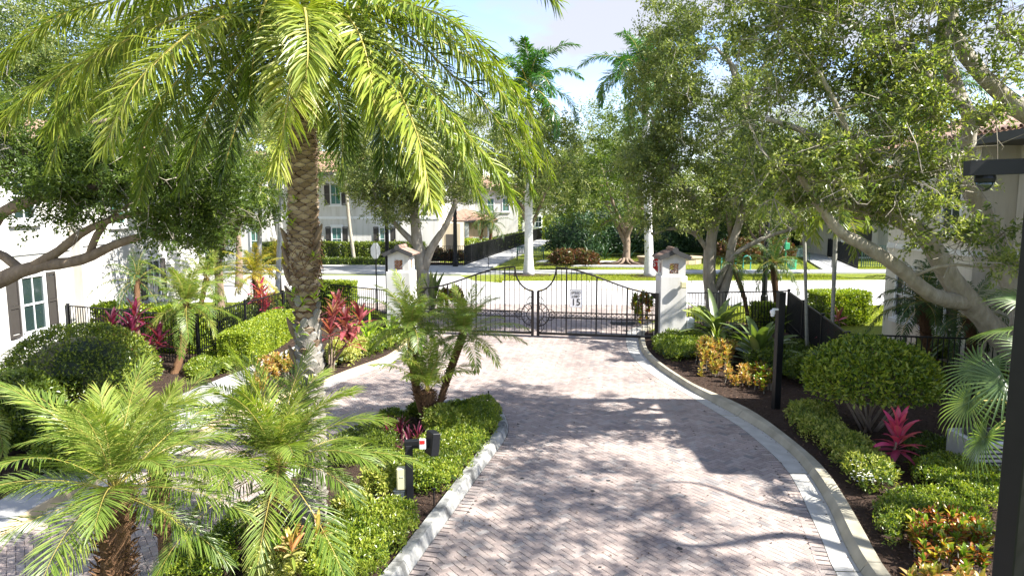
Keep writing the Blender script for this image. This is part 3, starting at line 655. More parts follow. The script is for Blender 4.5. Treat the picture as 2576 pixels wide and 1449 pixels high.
def pier(cx, cy, rz, label, extra_light=False):
    root = thing('gate_pier', label, 'gate pillar', (cx, cy, 0), rz, 'two white gate pillars')
    def part(name, mb, mat): return mb.build(name, mat, root, local=True)
    mb = MB(); mb.bbox((0, 0, 1.15), (.92, .92, 2.3), .015); mb.bbox((0, 0, .1), (.98, .98, .2), .01); part('shaft', mb, M['stucco'])
    mb = MB(); W = .8; T = .11; z0, z1, z2, z3 = 2.3, 2.38, 2.74, 2.98; ow = .31
    mb.box((0, 0, (z0 + z1) / 2), (W, W, z1 - z0)); mb.box((0, 0, (z2 + z3) / 2 - .03), (W, W, z3 - z2 - .06))
    for sx in (-1, 1):
        for sy in (-1, 1):
            k = (W - ow) / 2; mb.box((sx * (W / 2 - k / 2), sy * (W / 2 - k / 2), (z1 + z2) / 2), (k, k, z2 - z1))
    g = W / 2; zb = z3 - .06; mb.add([(-g, -g + .002, zb), (g, -g + .002, zb), (0, -g + .002, zb + .2), (-g, g - .002, zb), (g, g - .002, zb), (0, g - .002, zb + .2)], [(0, 1, 2), (5, 4, 3), (0, 2, 5, 3), (1, 4, 5, 2)])
    part('lantern_head', mb, M['stucco'])
    for q in range(4):
        gm_ = thing('g', None, None); bpy.data.objects.remove(gm_)
        a = q * math.pi / 2; e = Vector((math.sin(a), -math.cos(a), 0)); s_ = Vector((math.cos(a), math.sin(a), 0)); c = e * (g - .05) + Vector((0, 0, (z1 + z2) / 2)); mb = MB()
        hw, hh = ow / 2, (z2 - z1) / 2
        for k in range(-3, 4):
            for sg_ in (-1, 1):
                pts = []
                for t in np.linspace(-1, 1, 15):
                    x = t * hw; z = sg_ * (x * .75) + k * .1
                    if abs(z) <= hh: pts.append(c + s_ * x + UP * (z + .012 * math.sin(t * 9)))
                if len(pts) > 1: mb.tube(pts, .011, 5)
        part('grille', mb, M['terracotta'])
    # roof: slopes down to left and right, gable towards the gate approach
    slope = math.atan2(.21, .5); ov = .12; half = .53
    for sx in (-1, 1):
        mb = MB(); Mx = Matrix.Rotation(sx * slope, 3, 'Y'); mb.box((sx * half / 2 * 1.0, 0, 3.04 + .02 - .0), (half * 1.09, W + 2 * ov - .06, .035), M=Mx); part('roof_board', mb, M['fascia'])
        for sy in (-1, 1):
            mb = MB(); mb.box((sx * half / 2, sy * (g + ov), 3.04), (half * 1.14, .04, .15), M=Mx); part('fascia', mb, M['fascia'])
        mb = MB(); mb.box((sx * half * 1.02, 0, 2.915), (.03, W + 2 * ov, .07)); part('fascia', mb, M['fascia'])
        for i in range(6):
            for j in range(2):
                y = -.43 + i * .172; o = link('roof_tile', TILE[(i + j * 3 + (sx > 0)) % 4], root)
                st = Vector((sx * (.03 + j * .27), y, 3.165 - (.03 + j * .27) * .42 + j * .0)); dirv = Vector((sx * math.cos(slope), 0, -math.sin(slope)))
                q = Matrix((dirv.cross(Vector((0, 0, 1))).normalized(), dirv, dirv.cross(Vector((0, 0, 1))).normalized().cross(dirv))).transposed()
                o.matrix_local = Matrix.Translation(st) @ q.to_4x4() @ Matrix.Diagonal((.95, .82, .7, 1))
    for i in range(3):
        o = link('ridge_tile', TILE[i], root); o.location = (0, -.56 + i * .36, 3.19); o.scale = (1.15, 1.05, 1.25)
    mb = MB(); mb.tube([(0, -.575, 3.2), (0, -.54, 3.2)], .105, 10); part('ridge_cap', mb, M['fascia'])
    if extra_light:
        mb = MB(); mb.tube([(.3, -.47, 2.0), (.3, -.56, 2.0)], .05, 8); mb.bbox((.3, -.6, 2.02), (.22, .12, .24), .03); part('wall_light', mb, M['cream_plastic'])
        mb = MB(); mb.bbox((.62, -.3, .62), (.28, .34, .42), .04); part('operator_box', mb, M['white_plastic'])
    return root
pier(5.62, 23.95, math.radians(-1), 'white pillar right of the gate with tiled gable cap', True)
pier(-4.15, 25.5, math.radians(-6), 'white pillar left of the gate with tiled gable cap')

# ---- fences
def fence(label, pts, h=1.5, step=.115, name='iron_fence', low=.35, mat=None, post_every=2.4, group=None, cat='fence', pw=.02, stuff=False, z0=.05):
    mat = mat or M['black']; pts = [Vector((p[0], p[1], 0)) for p in pts]; root = thing(name, label, cat, pts[0], 0, group)
    rl = pts[0]; mbp = MB(); mbp.box((0, 0, (h - .04 + z0) / 2), (pw, pw, h - .04 - z0)); pm = mbp.mesh('picket', mat)
    mbq = MB(); mbq.bbox((0, 0, (h + .04) / 2), (.075, .075, h + .04), .006); mbq.box((0, 0, h + .05), (.095, .095, .025)); qm = mbq.mesh('post', mat)
    allp = MB(); cnt = 0
    for i in range(len(pts) - 1):
        a, b_ = pts[i], pts[i + 1]; L = (b_ - a).length; d = (b_ - a).normalized(); rz = math.atan2(d.y, d.x)
        for z in (h - .03, h - .03 - (.0 if low is None else 0), low if low else h - .2):
            pass
        for z, w in ((h - .015, .04), (.22, .035)) + (((.48, .03),) if low else ()):
            mb = MB(); mb.bar(a + UP * z, b_ + UP * z, .035, w); mb.build('rail', mat, root)
        n = max(1, int(L / post_every)); 
        for k in range(n + (i == len(pts) - 2)):
            o = link('post', qm, root, (a + d * (L * k / n)) - rl, (0, 0, rz))
        m_ = int(L / step)
        for k in range(1, m_):
            p = a + d * (L * k / m_)
            if stuff or cnt > 295: allp.box(p + UP * ((h - .04 + z0) / 2), (pw, pw, h - .04 - z0), rz)
            else: link('picket', pm, root, p - rl, (0, 0, rz)); cnt += 1
    if allp.v: allp.build('picket_rows', mat, root, kind='stuff')
    return root
fence('black picket fence around the left garden, turning towards the gate pillar', [(-14.4, 21.9), (-9.25, 19.75), (-8.6, 25.4), (-8.05, 28.3), (-4.75, 25.95)], h=1.52)
fence('black picket fence running right of the right gate pillar', [(6.15, 24.35), (10.2, 24.95)], h=1.62)
fence('black picket fence stepping back towards the cream house', [(10.2, 24.95), (8.25, 16.5), (11.6, 15.8), (13.9, 15.8)], h=1.6)
fence('long dark fence beside the left garden walkway', [(-7.6, 53.8), (-3.75, 53.85), (6.1, 110)], h=1.6, stuff=True, step=.16, post_every=2.2, pw=.035, low=None)
fence('long dark fence beside the right garden walkway', [(37.8, 92), (25.9, 51)], h=1.7, stuff=True, step=.15, post_every=2.4, pw=.03, low=None)
fence('grey green garden fence behind the small lawn on the right', [(27.0, 52.6), (33.8, 52.2)], h=1.7, stuff=True, step=.17, post_every=2.2, pw=.04, mat=M['darkgreen'], low=None)

# ---- keypad pedestal on the island
kp = G(1031, 1274); kp.z = 0.05
root = thing('keypad_pedestal', 'black gooseneck keypad pedestal standing in the island bed', 'keypad', kp)
mb = MB(); mb.bbox(kp + Vector((0, 0, .48)), (.115, .115, .96), .006, .25); mb.build('post', M['black'], root)
mb = MB(); mb.bbox(kp + Vector((.16, .03, .97)), (.46, .115, .12), .006, .12); mb.build('arm', M['black'], root)
hd = kp + Vector((.37, .03, .98)); Mh = Matrix.Rotation(.55, 3, 'Z') @ Matrix.Rotation(.12, 3, 'Y')
mb = MB(); mb.bbox(hd, (.14, .24, .36), .01, M=Mh); mb.build('keypad_box', M['black'], root)
mb = MB(); mb.bbox(hd + Mh @ Vector((.074, 0, -.01)), (.012, .19, .28), .004, M=Mh); mb.build('screen', M['screen'], root)
for j in range(4):
    for i in range(3): mb = MB(); mb.box(hd + Mh @ Vector((.083, -.05 + i * .05, -.1 + j * .035)), (.008, .028, .02), M=Mh); mb.build('key', M['grey_plastic'], root)
sn = hd + Vector((-.14, -.13, .03)); mb = MB(); mb.bbox(sn, (.1, .05, .16), .008, .1); rd = mb.build('card_reader', M['white_plastic'], root)
mb = MB(); mb.box(sn + Vector((0, -.027, .035)), (.08, .008, .055), .1); mb.build('red_lens', M['red'], rd)
mb = MB(); mb.bbox(kp + Vector((-.12, 0.0, .42)), (.16, .12, .36), .02, .1); bx_ = mb.build('cream_junction_box', M['cream_plastic'], root)
mb = MB(); mb.box(kp + Vector((-.11, -.064, .46)), (.06, .004, .018), .1); mb.build('label_strip', M['grey_plastic'], bx_)
tag(None or thing('utility_box', 'small grey utility box at the foot of the keypad post', 'utility box', kp + Vector((-.16, .05, 0))))
ub = [o for o in bpy.data.objects if o.name.startswith('utility_box')][-1]
mb = MB(); mb.bbox(kp + Vector((-.16, .05, .1)), (.17, .15, .2), .012); mb.build('box', M['grey_plastic'], ub)
mb = MB(); mb.bbox(kp + Vector((-.16, .05, .215)), (.19, .17, .03), .008); mb.build('lid', M['grey_plastic'], ub)
p = G(745, 1424); p.z = .08
root = thing('ground_light', 'small cream landscape light box on the island mulch', 'garden light', p)
mb = MB(); mb.bbox(p + Vector((0, 0, .13)), (.11, .08, .17), .015); mb.build('housing', M['cream_plastic'], root)
mb = MB(); mb.tube([p + Vector((0, 0, 0)), p + Vector((0, 0, .06))], .015, 6); mb.build('stake', M['black'], root)
mb = MB(); mb.tube([p + Vector((.0, .0, .21)), p + Vector((.03, .02, .26)), p + Vector((-.05, .06, .22)), p + Vector((-.1, .05, .02))], .006, 5); mb.build('wire', M['white_plastic'], root)
p = G(866, 1392); p.z = .08
root = thing('spotlight', 'tan uplight spike standing between the island shrubs', 'garden light', p)
mb = MB(); mb.tube([p, p + Vector((0, 0, .14))], .018, 8); mb.build('stem', M['stone'], root); mb = MB(); mb.tube([p + Vector((0, 0, .13)), p + Vector((.01, 0, .24))], [.035, .045], 10); mb.build('head', M['stone'], root)
p = G(1229, 1034); p.z = .05
root = thing('marker_stake', 'thin black stake at the tip of the island', 'stake', p)
mb = MB(); mb.tube([p, p + Vector((0, 0, .4))], [.012, .012], 6); mb.build('rod', M['black'], root); mb = MB(); mb.tube([p + Vector((0, 0, .4)), p + Vector((0, 0, .43))], .018, 8); mb.build('cap', M['black'], root)
p = G(1092, 1285); p.z = .05
root = thing('sprinkler_riser', 'black sprinkler riser just behind the keypad post', 'sprinkler', p)
mb = MB(); mb.tube([p, p + Vector((0, 0, .3))], .012, 6); mb.build('pipe', M['black'], root); mb = MB(); mb.bbox(p + Vector((0, 0, .31)), (.07, .03, .03), .005); mb.build('nozzle', M['black'], root)

# ---- square camera post on the right bed
cp = G(1951, 1035); cp.z = 0.03
root = thing('camera_post', 'square black post holding a small white security camera', 'post', cp)
mb = MB(); mb.bbox(cp + Vector((0, 0, 1.36)), (.15, .15, 2.72), .006, .15); mb.build('post', M['black'], root)
mb = MB(); mb.bbox(cp + Vector((0, 0, 2.73)), (.165, .165, .03), .006, .15); mb.build('cap', M['black'], root)
ct = thing('security_camera', 'white security camera fixed to the left of the square post', 'camera', cp + Vector((-.16, -.05, 2.3)))
cc = Vector(ct.location); mb = MB(); mb.bbox(cc + Vector((.03, 0, .06)), (.14, .05, .05), .01); mb.build('bracket', M['white_plastic'], ct)
mb = MB(); mb.bbox(cc + Vector((-.04, -.02, -.0)), (.09, .12, .1), .02); mb.tube([cc + Vector((-.04, -.02, -.05)), cc + Vector((-.04, -.03, -.1))], [.05, .035], 10); mb.build('body', M['white_plastic'], ct)

# ---- big light post at the right edge with arm and dome camera
lp = Vector((4.6, 5.95, 0))
root = thing('tall_post', 'tall square black post at the right edge of the driveway bed', 'post', lp)
mb = MB(); mb.bbox(lp + Vector((0, 0, 2.75)), (.2, .2, 5.5), .01, .3); mb.build('post', M['black'], root)
a0 = P(2432, 424, 6.1); a1 = lp + Vector((0.05, .05, 0)); a1.z = a0.z + .02
mb = MB(); mb.bar(a0, Vector((a1.x, a1.y, a1.z)), .13, .13); mb.build('arm', M['black'], root)
dc = thing('dome_camera', 'black dome camera hanging under the arm of the tall post', 'camera', a0 + Vector((.17, 0, -.1)))
c0 = Vector(dc.location); mb = MB(); mb.tube([c0 + Vector((0, 0, .05)), c0 + Vector((0, 0, .01)), c0 + Vector((0, 0, -.02))], [.075, .085, .08], 14); mb.build('collar', M['black'], dc)
mb = MB(); mb.tube([c0 + Vector((0, 0, -.02)), c0 + Vector((0, 0, -.06)), c0 + Vector((0, 0, -.09)), c0 + Vector((0, 0, -.1))], [.075, .062, .035, .005], 14); mb.build('dome', M['glass'], dc, True)

# ---- street furniture beyond the gate
def sign_post(x, y_top, y_c, Yd, back, label, text=None, r_=.38):
    base = P(x, y_c, Yd); base.z = 0; zc = P(x, y_c, Yd).z
    root = thing('stop_sign', label, 'sign', base); mb = MB(); mb.tube([base, (base.x, base.y, zc + .35)], .03, 8); mb.build('post', M['black'], root)
    c = Vector((base.x, base.y - .045, zc)); up = UP; rt_ = Vector((1, .0, 0)) if not back else Vector((.42, .9, 0)).normalized(); nn = rt_.cross(up); 
    if nn.y > 0: nn = -nn
    for (rr, t, mt, nm) in (((r_, 0, M['sign_back'] if back else M['sign_white'], 'plate'),) + (() if back else ((r_ * .93, .006, M['red'], 'red_face'),))):
        mb = MB(); pts = [c + nn * t + rt_ * (rr * math.cos(a)) + up * (rr * math.sin(a)) for a in [math.pi / 8 + k * math.pi / 4 for k in range(8)]]
        vs = [q + nn * .003 for q in pts] + [q - nn * .003 for q in pts]; mb.add(vs, [tuple(range(8)), tuple(reversed(range(8, 16)))] + [(i, 8 + i, 8 + (i + 1) % 8, (i + 1) % 8) for i in range(8)]); mb.build(nm, mt, root)
    if text: text_mesh('lettering', text, r_ * .78, M['sign_white'], root, c + nn * .012, rt_, up, .003)
sign_post(945, 605, 631, 30.5, True, 'octagonal sign seen from behind left of the left gate pillar')
sign_post(1663, 640, 664, 27.0, False, 'red stop sign partly hidden by the right gate pillar', 'STOP')
sign_post(1690, 590, 605, 70, False, 'small far red and white sign between the park trees', None, r_=.55)
def lamp(x, Yd, top, label, r_=.09):
    b0 = P(x, 600, Yd); b0.z = 0; root = thing('street_lamp', label, 'lamp post', b0, 0, 'dark street lamp posts'); mb = MB()
    mb.tube([b0, b0 + UP * .5, b0 + UP * .55, b0 + UP * top], [r_ * 1.3, r_ * 1.3, r_, r_ * .75], 10); mb.build('post', M['black'], root)
    mb = MB(); mb.bar(b0 + UP * top, b0 + Vector((.9, 0, top + .05)), .07, .07); mb.build('arm', M['black'], root); mb = MB(); c = b0 + Vector((.95, 0, top - .02)); mb.tube([c + UP * .1, c, c - UP * .12], [.05, .2, .16], 10); mb.build('lamp_head', M['black'], root)
lamp(973, 30, 5.2, 'black street lamp post directly behind the left gate pillar', .1)
lamp(1145, 52.6, 6.0, 'black street lamp post at the start of the left walkway', .17)
lamp(1929, 32, 5.6, 'black street lamp post between the palms right of the gate', .13)
for i, (x, y) in enumerate(((1088 + 141, 676), (1362 - 8, 640), (1453, 610))):
    pass
for (x, y, yd) in ((1288 + 0, 0, 0),): pass
for k, (px, py, lab) in enumerate(((1288, 651, 'second bollard light along the left walkway, near the bench'), (1229, 675, 'nearest bollard light along the left walkway'), (1441 - 18, 604, 'far bollard light along the left walkway'), (2092, 676, 'bollard light beside the right walkway'))):
    b0 = G(px, py); root = thing('path_light', lab, 'path light', b0, 0, 'thin hooked lights beside the walkways'); mb = MB()
    mb.tube([b0, b0 + UP * .8, b0 + Vector((-.02, 0, .85)), b0 + Vector((-.3, 0, .85))], .028, 6); mb.build('stem', M['iron'], root); mb = MB(); mb.bbox(b0 + Vector((-.26, 0, .82)), (.18, .08, .04), .01); mb.build('lamp_head', M['iron'], root)
def bench(loc, rz, label, mat):
    root = thing('park_bench', label, 'bench', loc, rz, 'green slatted park benches')
    pl = lambda nm, mb: mb.build(nm, mat, root, local=True)
    for i in range(5): mb = MB(); mb.box((0, -.18 + i * .1, .45), (1.8, .06, .03)); pl('seat_slat', mb)
    for i in range(17): mb = MB(); mb.bar((-.85 + i * .106, .3, .5), (-.85 + i * .106, .42, .98), .055, .03); pl('back_slat', mb)
    mb = MB(); mb.bar((-.9, .42, .99), (.9, .42, .99), .05); mb.bar((-.9, .3, .5), (.9, .3, .5), .04); pl('back_rail', mb)
    for sx in (-.9, .9):
        mb = MB(); mb.tube([(sx, -.25, 0), (sx, -.22, .62)], .03, 6); pl('leg', mb); mb = MB(); mb.tube([(sx, .35, 0), (sx, .28, .5), (sx, .42, 1.0)], .03, 6); pl('leg', mb)
        mb = MB(); mb.tube([(sx, -.26, .64), (sx, .3, .64)], .03, 6); pl('armrest', mb)
    root.scale = (1.3, 1.1, 1.15); return root
bench(G(1334, 654), math.radians(-4), 'dark green slatted bench partly behind the left royal palm trunk', M['darkgreen'])
bench(Vector((24.0, 57.5, 0)), math.radians(20), 'dark green slatted bench next to the green waste bin', M['darkgreen'])
# waste bin, bike rack
b0 = G(1991, 681); root = thing('waste_bin', 'bright green waste bin with post beside the right walkway', 'bin', b0)
mb = MB(); mb.tube([b0, b0 + UP * .75, b0 + UP * .8], [.3, .36, .38], 12); mb.build('barrel', M['binGreen'], root); mb = MB(); mb.tube([b0 + Vector((-.45, .1, 0)), b0 + Vector((-.45, .1, 2.2))], .05, 6); mb.build('pole', M['binGreen'], root)
mb = MB(); mb.bbox(b0 + Vector((-.4, .05, 1.8)), (.35, .25, .5), .04); mb.build('bag_dispenser', M['binGreen'], root)
b0 = G(1859, 682); root = thing('bike_rack', 'teal wave bike rack in front of the red shrubs', 'bike rack', b0); 
for k, (xo) in enumerate((-.55, .55)):
    mb = MB(); c = b0 + Vector((xo * 1.0, 0, 0))
    mb.tube([c + Vector((-.27, 0, 0)), c + Vector((-.27, 0, .85))] + [c + Vector((.27 * math.cos(a), 0, .85 + .27 * math.sin(a))) for a in np.linspace(math.pi, 0, 9)] + [c + Vector((.27, 0, .85)), c + Vector((.27, 0, 0))], .045, 7); mb.build('hoop', M['teal'], root)
mb = MB(); mb.tube([b0 + Vector((-1.3, 0, 0)), b0 + Vector((-1.3, 0, .95))], .045, 7); mb.build('end_post', M['teal'], root)
# curved tan seat wall, planter
root = thing('seat_wall', 'low curved tan seat wall by the roots of the brown tree', 'low wall', (13.0, 55.5, 0))
for k in range(9):
    a0_, a1_ = math.radians(185 + k * 19), math.radians(185 + k * 19 + 18); mb = MB(); c = Vector((13.0, 56.2, 0))
    q = [c + Vector((2.6 * math.cos(a0_), 1.3 * math.sin(a0_), 0)), c + Vector((2.6 * math.cos(a1_), 1.3 * math.sin(a1_), 0)), c + Vector((2.2 * math.cos(a1_), 1.0 * math.sin(a1_), 0)), c + Vector((2.2 * math.cos(a0_), 1.0 * math.sin(a0_), 0))]
    mb.prism(q, 0, .5); mb.build('stone', M['stone'], root)
mb = MB(); c = Vector((13.0, 56.2, 0)); mb.prism([c + Vector((2.7 * math.cos(a), 1.4 * math.sin(a), 0)) for a in np.linspace(0, 6.28, 25)[:-1]], .5, .62); mb.build('cap', M['stone'], root)
# air conditioning unit by the right house
c = P(2475, 1100, 11.5); c.z = 0; root = thing('air_conditioner', 'grey air conditioning unit half hidden behind the fan palm', 'air conditioner', c)
mb = MB(); mb.bbox(c + Vector((0, 0, .4)), (.8, .8, .72), .03); mb.build('casing', M['sign_back'], root); mb = MB(); mb.tube([c + UP * .76, c + UP * .8], .33, 18); mb.build('fan_guard', M['iron'], root); mb = MB(); mb.box(c + UP * .02, (1.0, 1.0, .06)); mb.build('pad', M['concrete'], root)
for k in range(7): mb = MB(); mb.box(c + Vector((0, -.405, .16 + k * .08)), (.66, .01, .03)); mb.build('louvre', M['iron'], root)
# yellow centre line of the street
mb = MB()
for k in range(14): mb.box((-30 + k * 5.2, 38.6, .006), (3.0 if k != 5 else 3.0, .12, .004))
o = mb.build('lane_marking', M['yellow_paint']); structure(o)

# ================================================================== HOUSES
def window(root, c, u, n, w, h, shut=False, glass=None, sill=True, frame=None, mullion=True):
    """c = centre on the wall face, u = along the wall, n = outward normal"""
    u = Vector(u).normalized(); n = Vector(n).normalized(); c = Vector(c); fm = frame or M['trim']; Mx = Matrix((u, n, UP)).transposed(); f = .09
    bx = lambda mb, x, z, d, sx, sz, sd: mb.box(c + u * x + UP * z + n * d, (sx, sd, sz), M=Mx)
    mb = MB()
    for sx in (-1, 1): bx(mb, sx * (w / 2 + f / 2), 0, .035, f, h + 2 * f, .07)
    for sz in (-1, 1): bx(mb, 0, sz * (h / 2 + f / 2), .035, w, f, .068)
    bx(mb, 0, 0, .03, w, .05, .05)
    if mullion: bx(mb, 0, 0, .028, .025, h, .03)
    fr_ = mb.build('window', fm, root)
    for sz in (-1, 1): mb = MB(); bx(mb, 0, sz * h / 4, .012, w - .002, h / 2 - .05, .012); mb.build('pane', glass or M['glass'], fr_)
    if sill:
        mb = MB(); bx(mb, 0, -h / 2 - f - .07, .07, w + .4, .13, .14); mb.build('sill', M['trim'], root)
        mb = MB(); bx(mb, 0, h / 2 + f + .08, .045, w + .3, .16, .09); mb.build('lintel', M['trim'], root)
    if shut:
        for sx in (-1, 1):
            x = sx * (w / 2 + f + .26); mb = MB()
            bx(mb, x - .19, 0, .04, .05, h + .15, .05); bx(mb, x + .19, 0, .04, .05, h + .15, .05)
            for z in (-h / 2 - .04, 0, h / 2 + .04): bx(mb, x, z, .04, .33, .08, .048)
            for z in (-h / 4, h / 4): bx(mb, x, z, .028, .33, h / 2 - .1, .02)
            mb.build('shutter', M['shutter'], root)
def wallbox(root, name, x0, x1, y0, y1, z0, z1, mat): mb = MB(); mb.box(((x0 + x1) / 2, (y0 + y1) / 2, (z0 + z1) / 2), (x1 - x0, y1 - y0, z1 - z0)); return mb.build(name, mat, root)
def hip_roof(root, x0, x1, y0, y1, z, rise=1.5, ov=.6, mat=None):
    x0 -= ov; x1 += ov; y0 -= ov; y1 += ov; w = min(x1 - x0, y1 - y0) / 2
    if x1 - x0 > y1 - y0: r0, r1 = Vector((x0 + w, (y0 + y1) / 2, z + rise)), Vector((x1 - w, (y0 + y1) / 2, z + rise))
    else: r0, r1 = Vector(((x0 + x1) / 2, y0 + w, z + rise)), Vector(((x0 + x1) / 2, y1 - w, z + rise))
    mb = MB(); q = [Vector((x0, y0, z)), Vector((x1, y0, z)), Vector((x1, y1, z)), Vector((x0, y1, z))]; lo = [v - UP * .02 for v in q]
    if x1 - x0 > y1 - y0: fs = [(0, 1, 5, 4), (1, 2, 5), (2, 3, 4, 5), (3, 0, 4)]
    else: fs = [(0, 1, 4), (1, 2, 5, 4), (2, 3, 5), (3, 0, 4, 5)]
    mb.add(q + [r0, r1], fs); rf = mb.build('roof', mat or M['roof_far'], root)
    mb = MB()
    for a, b_ in ((q[0], q[1]), (q[1], q[2]), (q[2], q[3]), (q[3], q[0])):
        d = (b_ - a).normalized(); mb.box((a + b_) / 2 - UP * .13, ((b_ - a).length, .06, .24), math.atan2(d.y, d.x))
    mb.build('fascia', M['fascia'], root)
    mb = MB(); mb.box(((x0 + x1) / 2, (y0 + y1) / 2, z - .2), (x1 - x0 - .1, y1 - y0 - .1, .04)); mb.build('soffit', M['fascia'], root)
    return rf
# far roofs: barrel tile relief by material
m, nt, b = newmat('barrel tile roof'); N_ = nt.nodes; L_ = nt.links; tcn = N_.new('ShaderNodeTexCoord'); wv = N_.new('ShaderNodeTexWave'); wv.inputs['Scale'].default_value = 2.2; wv.inputs['Distortion'].default_value = .6
L_.new(tcn.outputs['Object'], wv.inputs['Vector']); n1 = N_.new('ShaderNodeTexNoise'); n1.inputs['Scale'].default_value = 5; L_.new(tcn.outputs['Object'], n1.inputs['Vector'])
r = ramp(nt, [(.24, .13, .09), (.4, .24, .16), (.52, .38, .28)], n1.outputs['Fac']); L_.new(r.outputs[0], b.inputs['Base Color']); b.inputs['Roughness'].default_value = .85
bp = N_.new('ShaderNodeBump'); bp.inputs['Distance'].default_value = .08; L_.new(wv.outputs['Fac'], bp.inputs['Height']); L_.new(bp.outputs[0], b.inputs['Normal']); M['roof_far'] = m

# left near house
h1 = thing('white_house', 'white two storey house with dark shutters at the left edge', 'house', (-18, 24, 0))
wallbox(h1, 'wall', -24, -14.5, 12, 22.4, 0, 6.5, M['stucco']); wallbox(h1, 'wall', -24, -15.9, 22.4, 24.6, 0, 6.5, M['stucco_tan'])
wallbox(h1, 'wall', -24, -15.55, 24.6, 34.5, 0, 6.5, M['stucco'])
hip_roof(h1, -24, -14.5, 12, 34.5, 6.6, 1.6, .6)
window(h1, (-14.5, 20.45, 1.78), (0, 1, 0), (1, 0, 0), .95, 1.62, True)
window(h1, (-14.5, 20.35, 5.0), (0, 1, 0), (1, 0, 0), .9, 1.3, False)
window(h1, (-14.5, 17.2, 1.78), (0, 1, 0), (1, 0, 0), .95, 1.62, True)
window(h1, (-15.9, 23.7, 3.9), (0, 1, 0), (1, 0, 0), .8, 2.2, False, M['glass_green']); window(h1, (-15.9, 23.7, 1.7), (0, 1, 0), (1, 0, 0), .7, 2.0, False, frame=M['stucco_tan'])
window(h1, (-15.55, 29.4, 1.6), (0, 1, 0), (1, 0, 0), .9, 1.5, True); window(h1, (-15.55, 32.6, 4.6), (0, 1, 0), (1, 0, 0), .9, 1.5, True); window(h1, (-15.55, 27.0, 4.8), (0, 1, 0), (1, 0, 0), .9, 1.5, False, M['glass_green'])
mb = MB(); mb.box((-14.47, 17.2, 3.35), (.06, 10.3, .14)); mb.build('band', M['trim'], h1); mb = MB(); mb.box((-15.52, 29.6, 3.35), (.06, 9.8, .14)); mb.build('band', M['trim'], h1)
# white house across the street
h2 = thing('white_house', 'white house with grey shutters behind a green hedge across the street', 'house', (-14, 62, 0))
wallbox(h2, 'wall', -20.0, -6.2, 58, 70, 0, 7.4, M['stucco']); wallbox(h2, 'wall', -34, -20.02, 56.0, 70, 0, 7.4, M['stucco'])
wallbox(h2, 'porch_wall', -6.18, -4.6, 60.5, 66, 0, 3.2, M['stucco_tan'])
hip_roof(h2, -34, -6.2, 57, 70, 7.5, 2.2, .7)
for x in (-14.85, -10.8): window(h2, (x, 58, 1.95), (-1, 0, 0), (0, -1, 0), .75, 1.9, True, M['glass_green']); 
for x in (-14.85, -10.8): window(h2, (x, 58, 5.7), (-1, 0, 0), (0, -1, 0), .75, 1.6, True, M['glass_green'])
for z in (1.9, 5.6): window(h2, (-21.0, 56.0, z), (-1, 0, 0), (0, -1, 0), .7, 1.8, False, M['glass_green'])
for z in (1.9, 5.6): window(h2, (-17.9, 58.0, z), (-1, 0, 0), (0, -1, 0), .8, 1.8, True, M['glass_green'])
for z in (1.9, 5.6): window(h2, (-24.5, 56.0, z), (-1, 0, 0), (0, -1, 0), .8, 1.8, True, M['glass_green'])
mb = MB(); mb.box((-13.1, 57.97, 3.75), (13.8, .06, .22)); mb.build('band', M['trim'], h2)
mb = MB(); mb.box((-5.4, 60.47, 1.2), (.9, .05, 2.1)); mb.build('door', M['shutter'], h2)
for k, (x, y) in enumerate(((-5.2, 58.9), (-4.3, 59.3))):
    root = thing('patio_chair', ('dark patio chair beside the porch wall, nearer the lamp', 'dark patio chair beside the porch wall, nearer the fence')[k], 'chair', (x, y, .0), .3, 'patio chairs'); mb = MB()
    mb.box((0, 0, .42), (.5, .5, .05)); mb.build('seat', M['black'], root, local=True); mb = MB(); mb.bar((-.2, .25, .45), (-.2, .4, .95), .05); mb.bar((.2, .25, .45), (.2, .4, .95), .05); mb.box((0, .34, .72), (.4, .04, .4), M=Matrix.Rotation(-.3, 3, 'X')); mb.build('backrest', M['black'], root, local=True)
    for sx in (-.22, .22):
        for sy in (-.22, .22): mb = MB(); mb.bar((sx, sy, 0), (sx, sy, .42), .04); mb.build('leg', M['black'], root, local=True)
# peach garage house further down the walkway
h3 = thing('peach_house', 'peach and white house with tiled roof beyond the left walkway fence', 'house', (-3, 80, 0))
wallbox(h3, 'wall', -9, -2.8, 78, 88, 0, 2.9, M['stucco_peach']); wallbox(h3, 'wall', -9, .8, 90, 104, 0, 7, M['stucco']); wallbox(h3, 'pillar', -2.78, -2.2, 77.8, 78.4, 0, 2.9, M['stucco'])
wallbox(h3, 'pillar', -5.4, -4.9, 77.6, 77.98, 0, 2.9, M['stucco'])
hip_roof(h3, -9, -2.3, 78, 88, 3.1, 1.3, .5); hip_roof(h3, -9, .8, 90, 104, 7.1, 2, .6)
mb = MB(); mb.box((-6.6, 77.97, 1.1), (1.8, .05, 2.2)); mb.build('door', M['shutter'], h3)
for x in (-2.8, -.8): window(h3, (x, 90, 4.9), (-1, 0, 0), (0, -1, 0), .8, 1.6, False, M['glass_green'])
h6 = thing('white_house', 'far white house glimpsed at the end of the left walkway', 'house', (6, 135, 0))
wallbox(h6, 'wall', 2, 22, 130, 142, 0, 7, M['stucco']); hip_roof(h6, 2, 22, 130, 142, 7.1, 2.4, .6)
for x in (5, 9, 13): window(h6, (x, 130, 5), (-1, 0, 0), (0, -1, 0), 1.1, 1.7, False); window(h6, (x, 130, 1.8), (-1, 0, 0), (0, -1, 0), 1.1, 1.9, False)
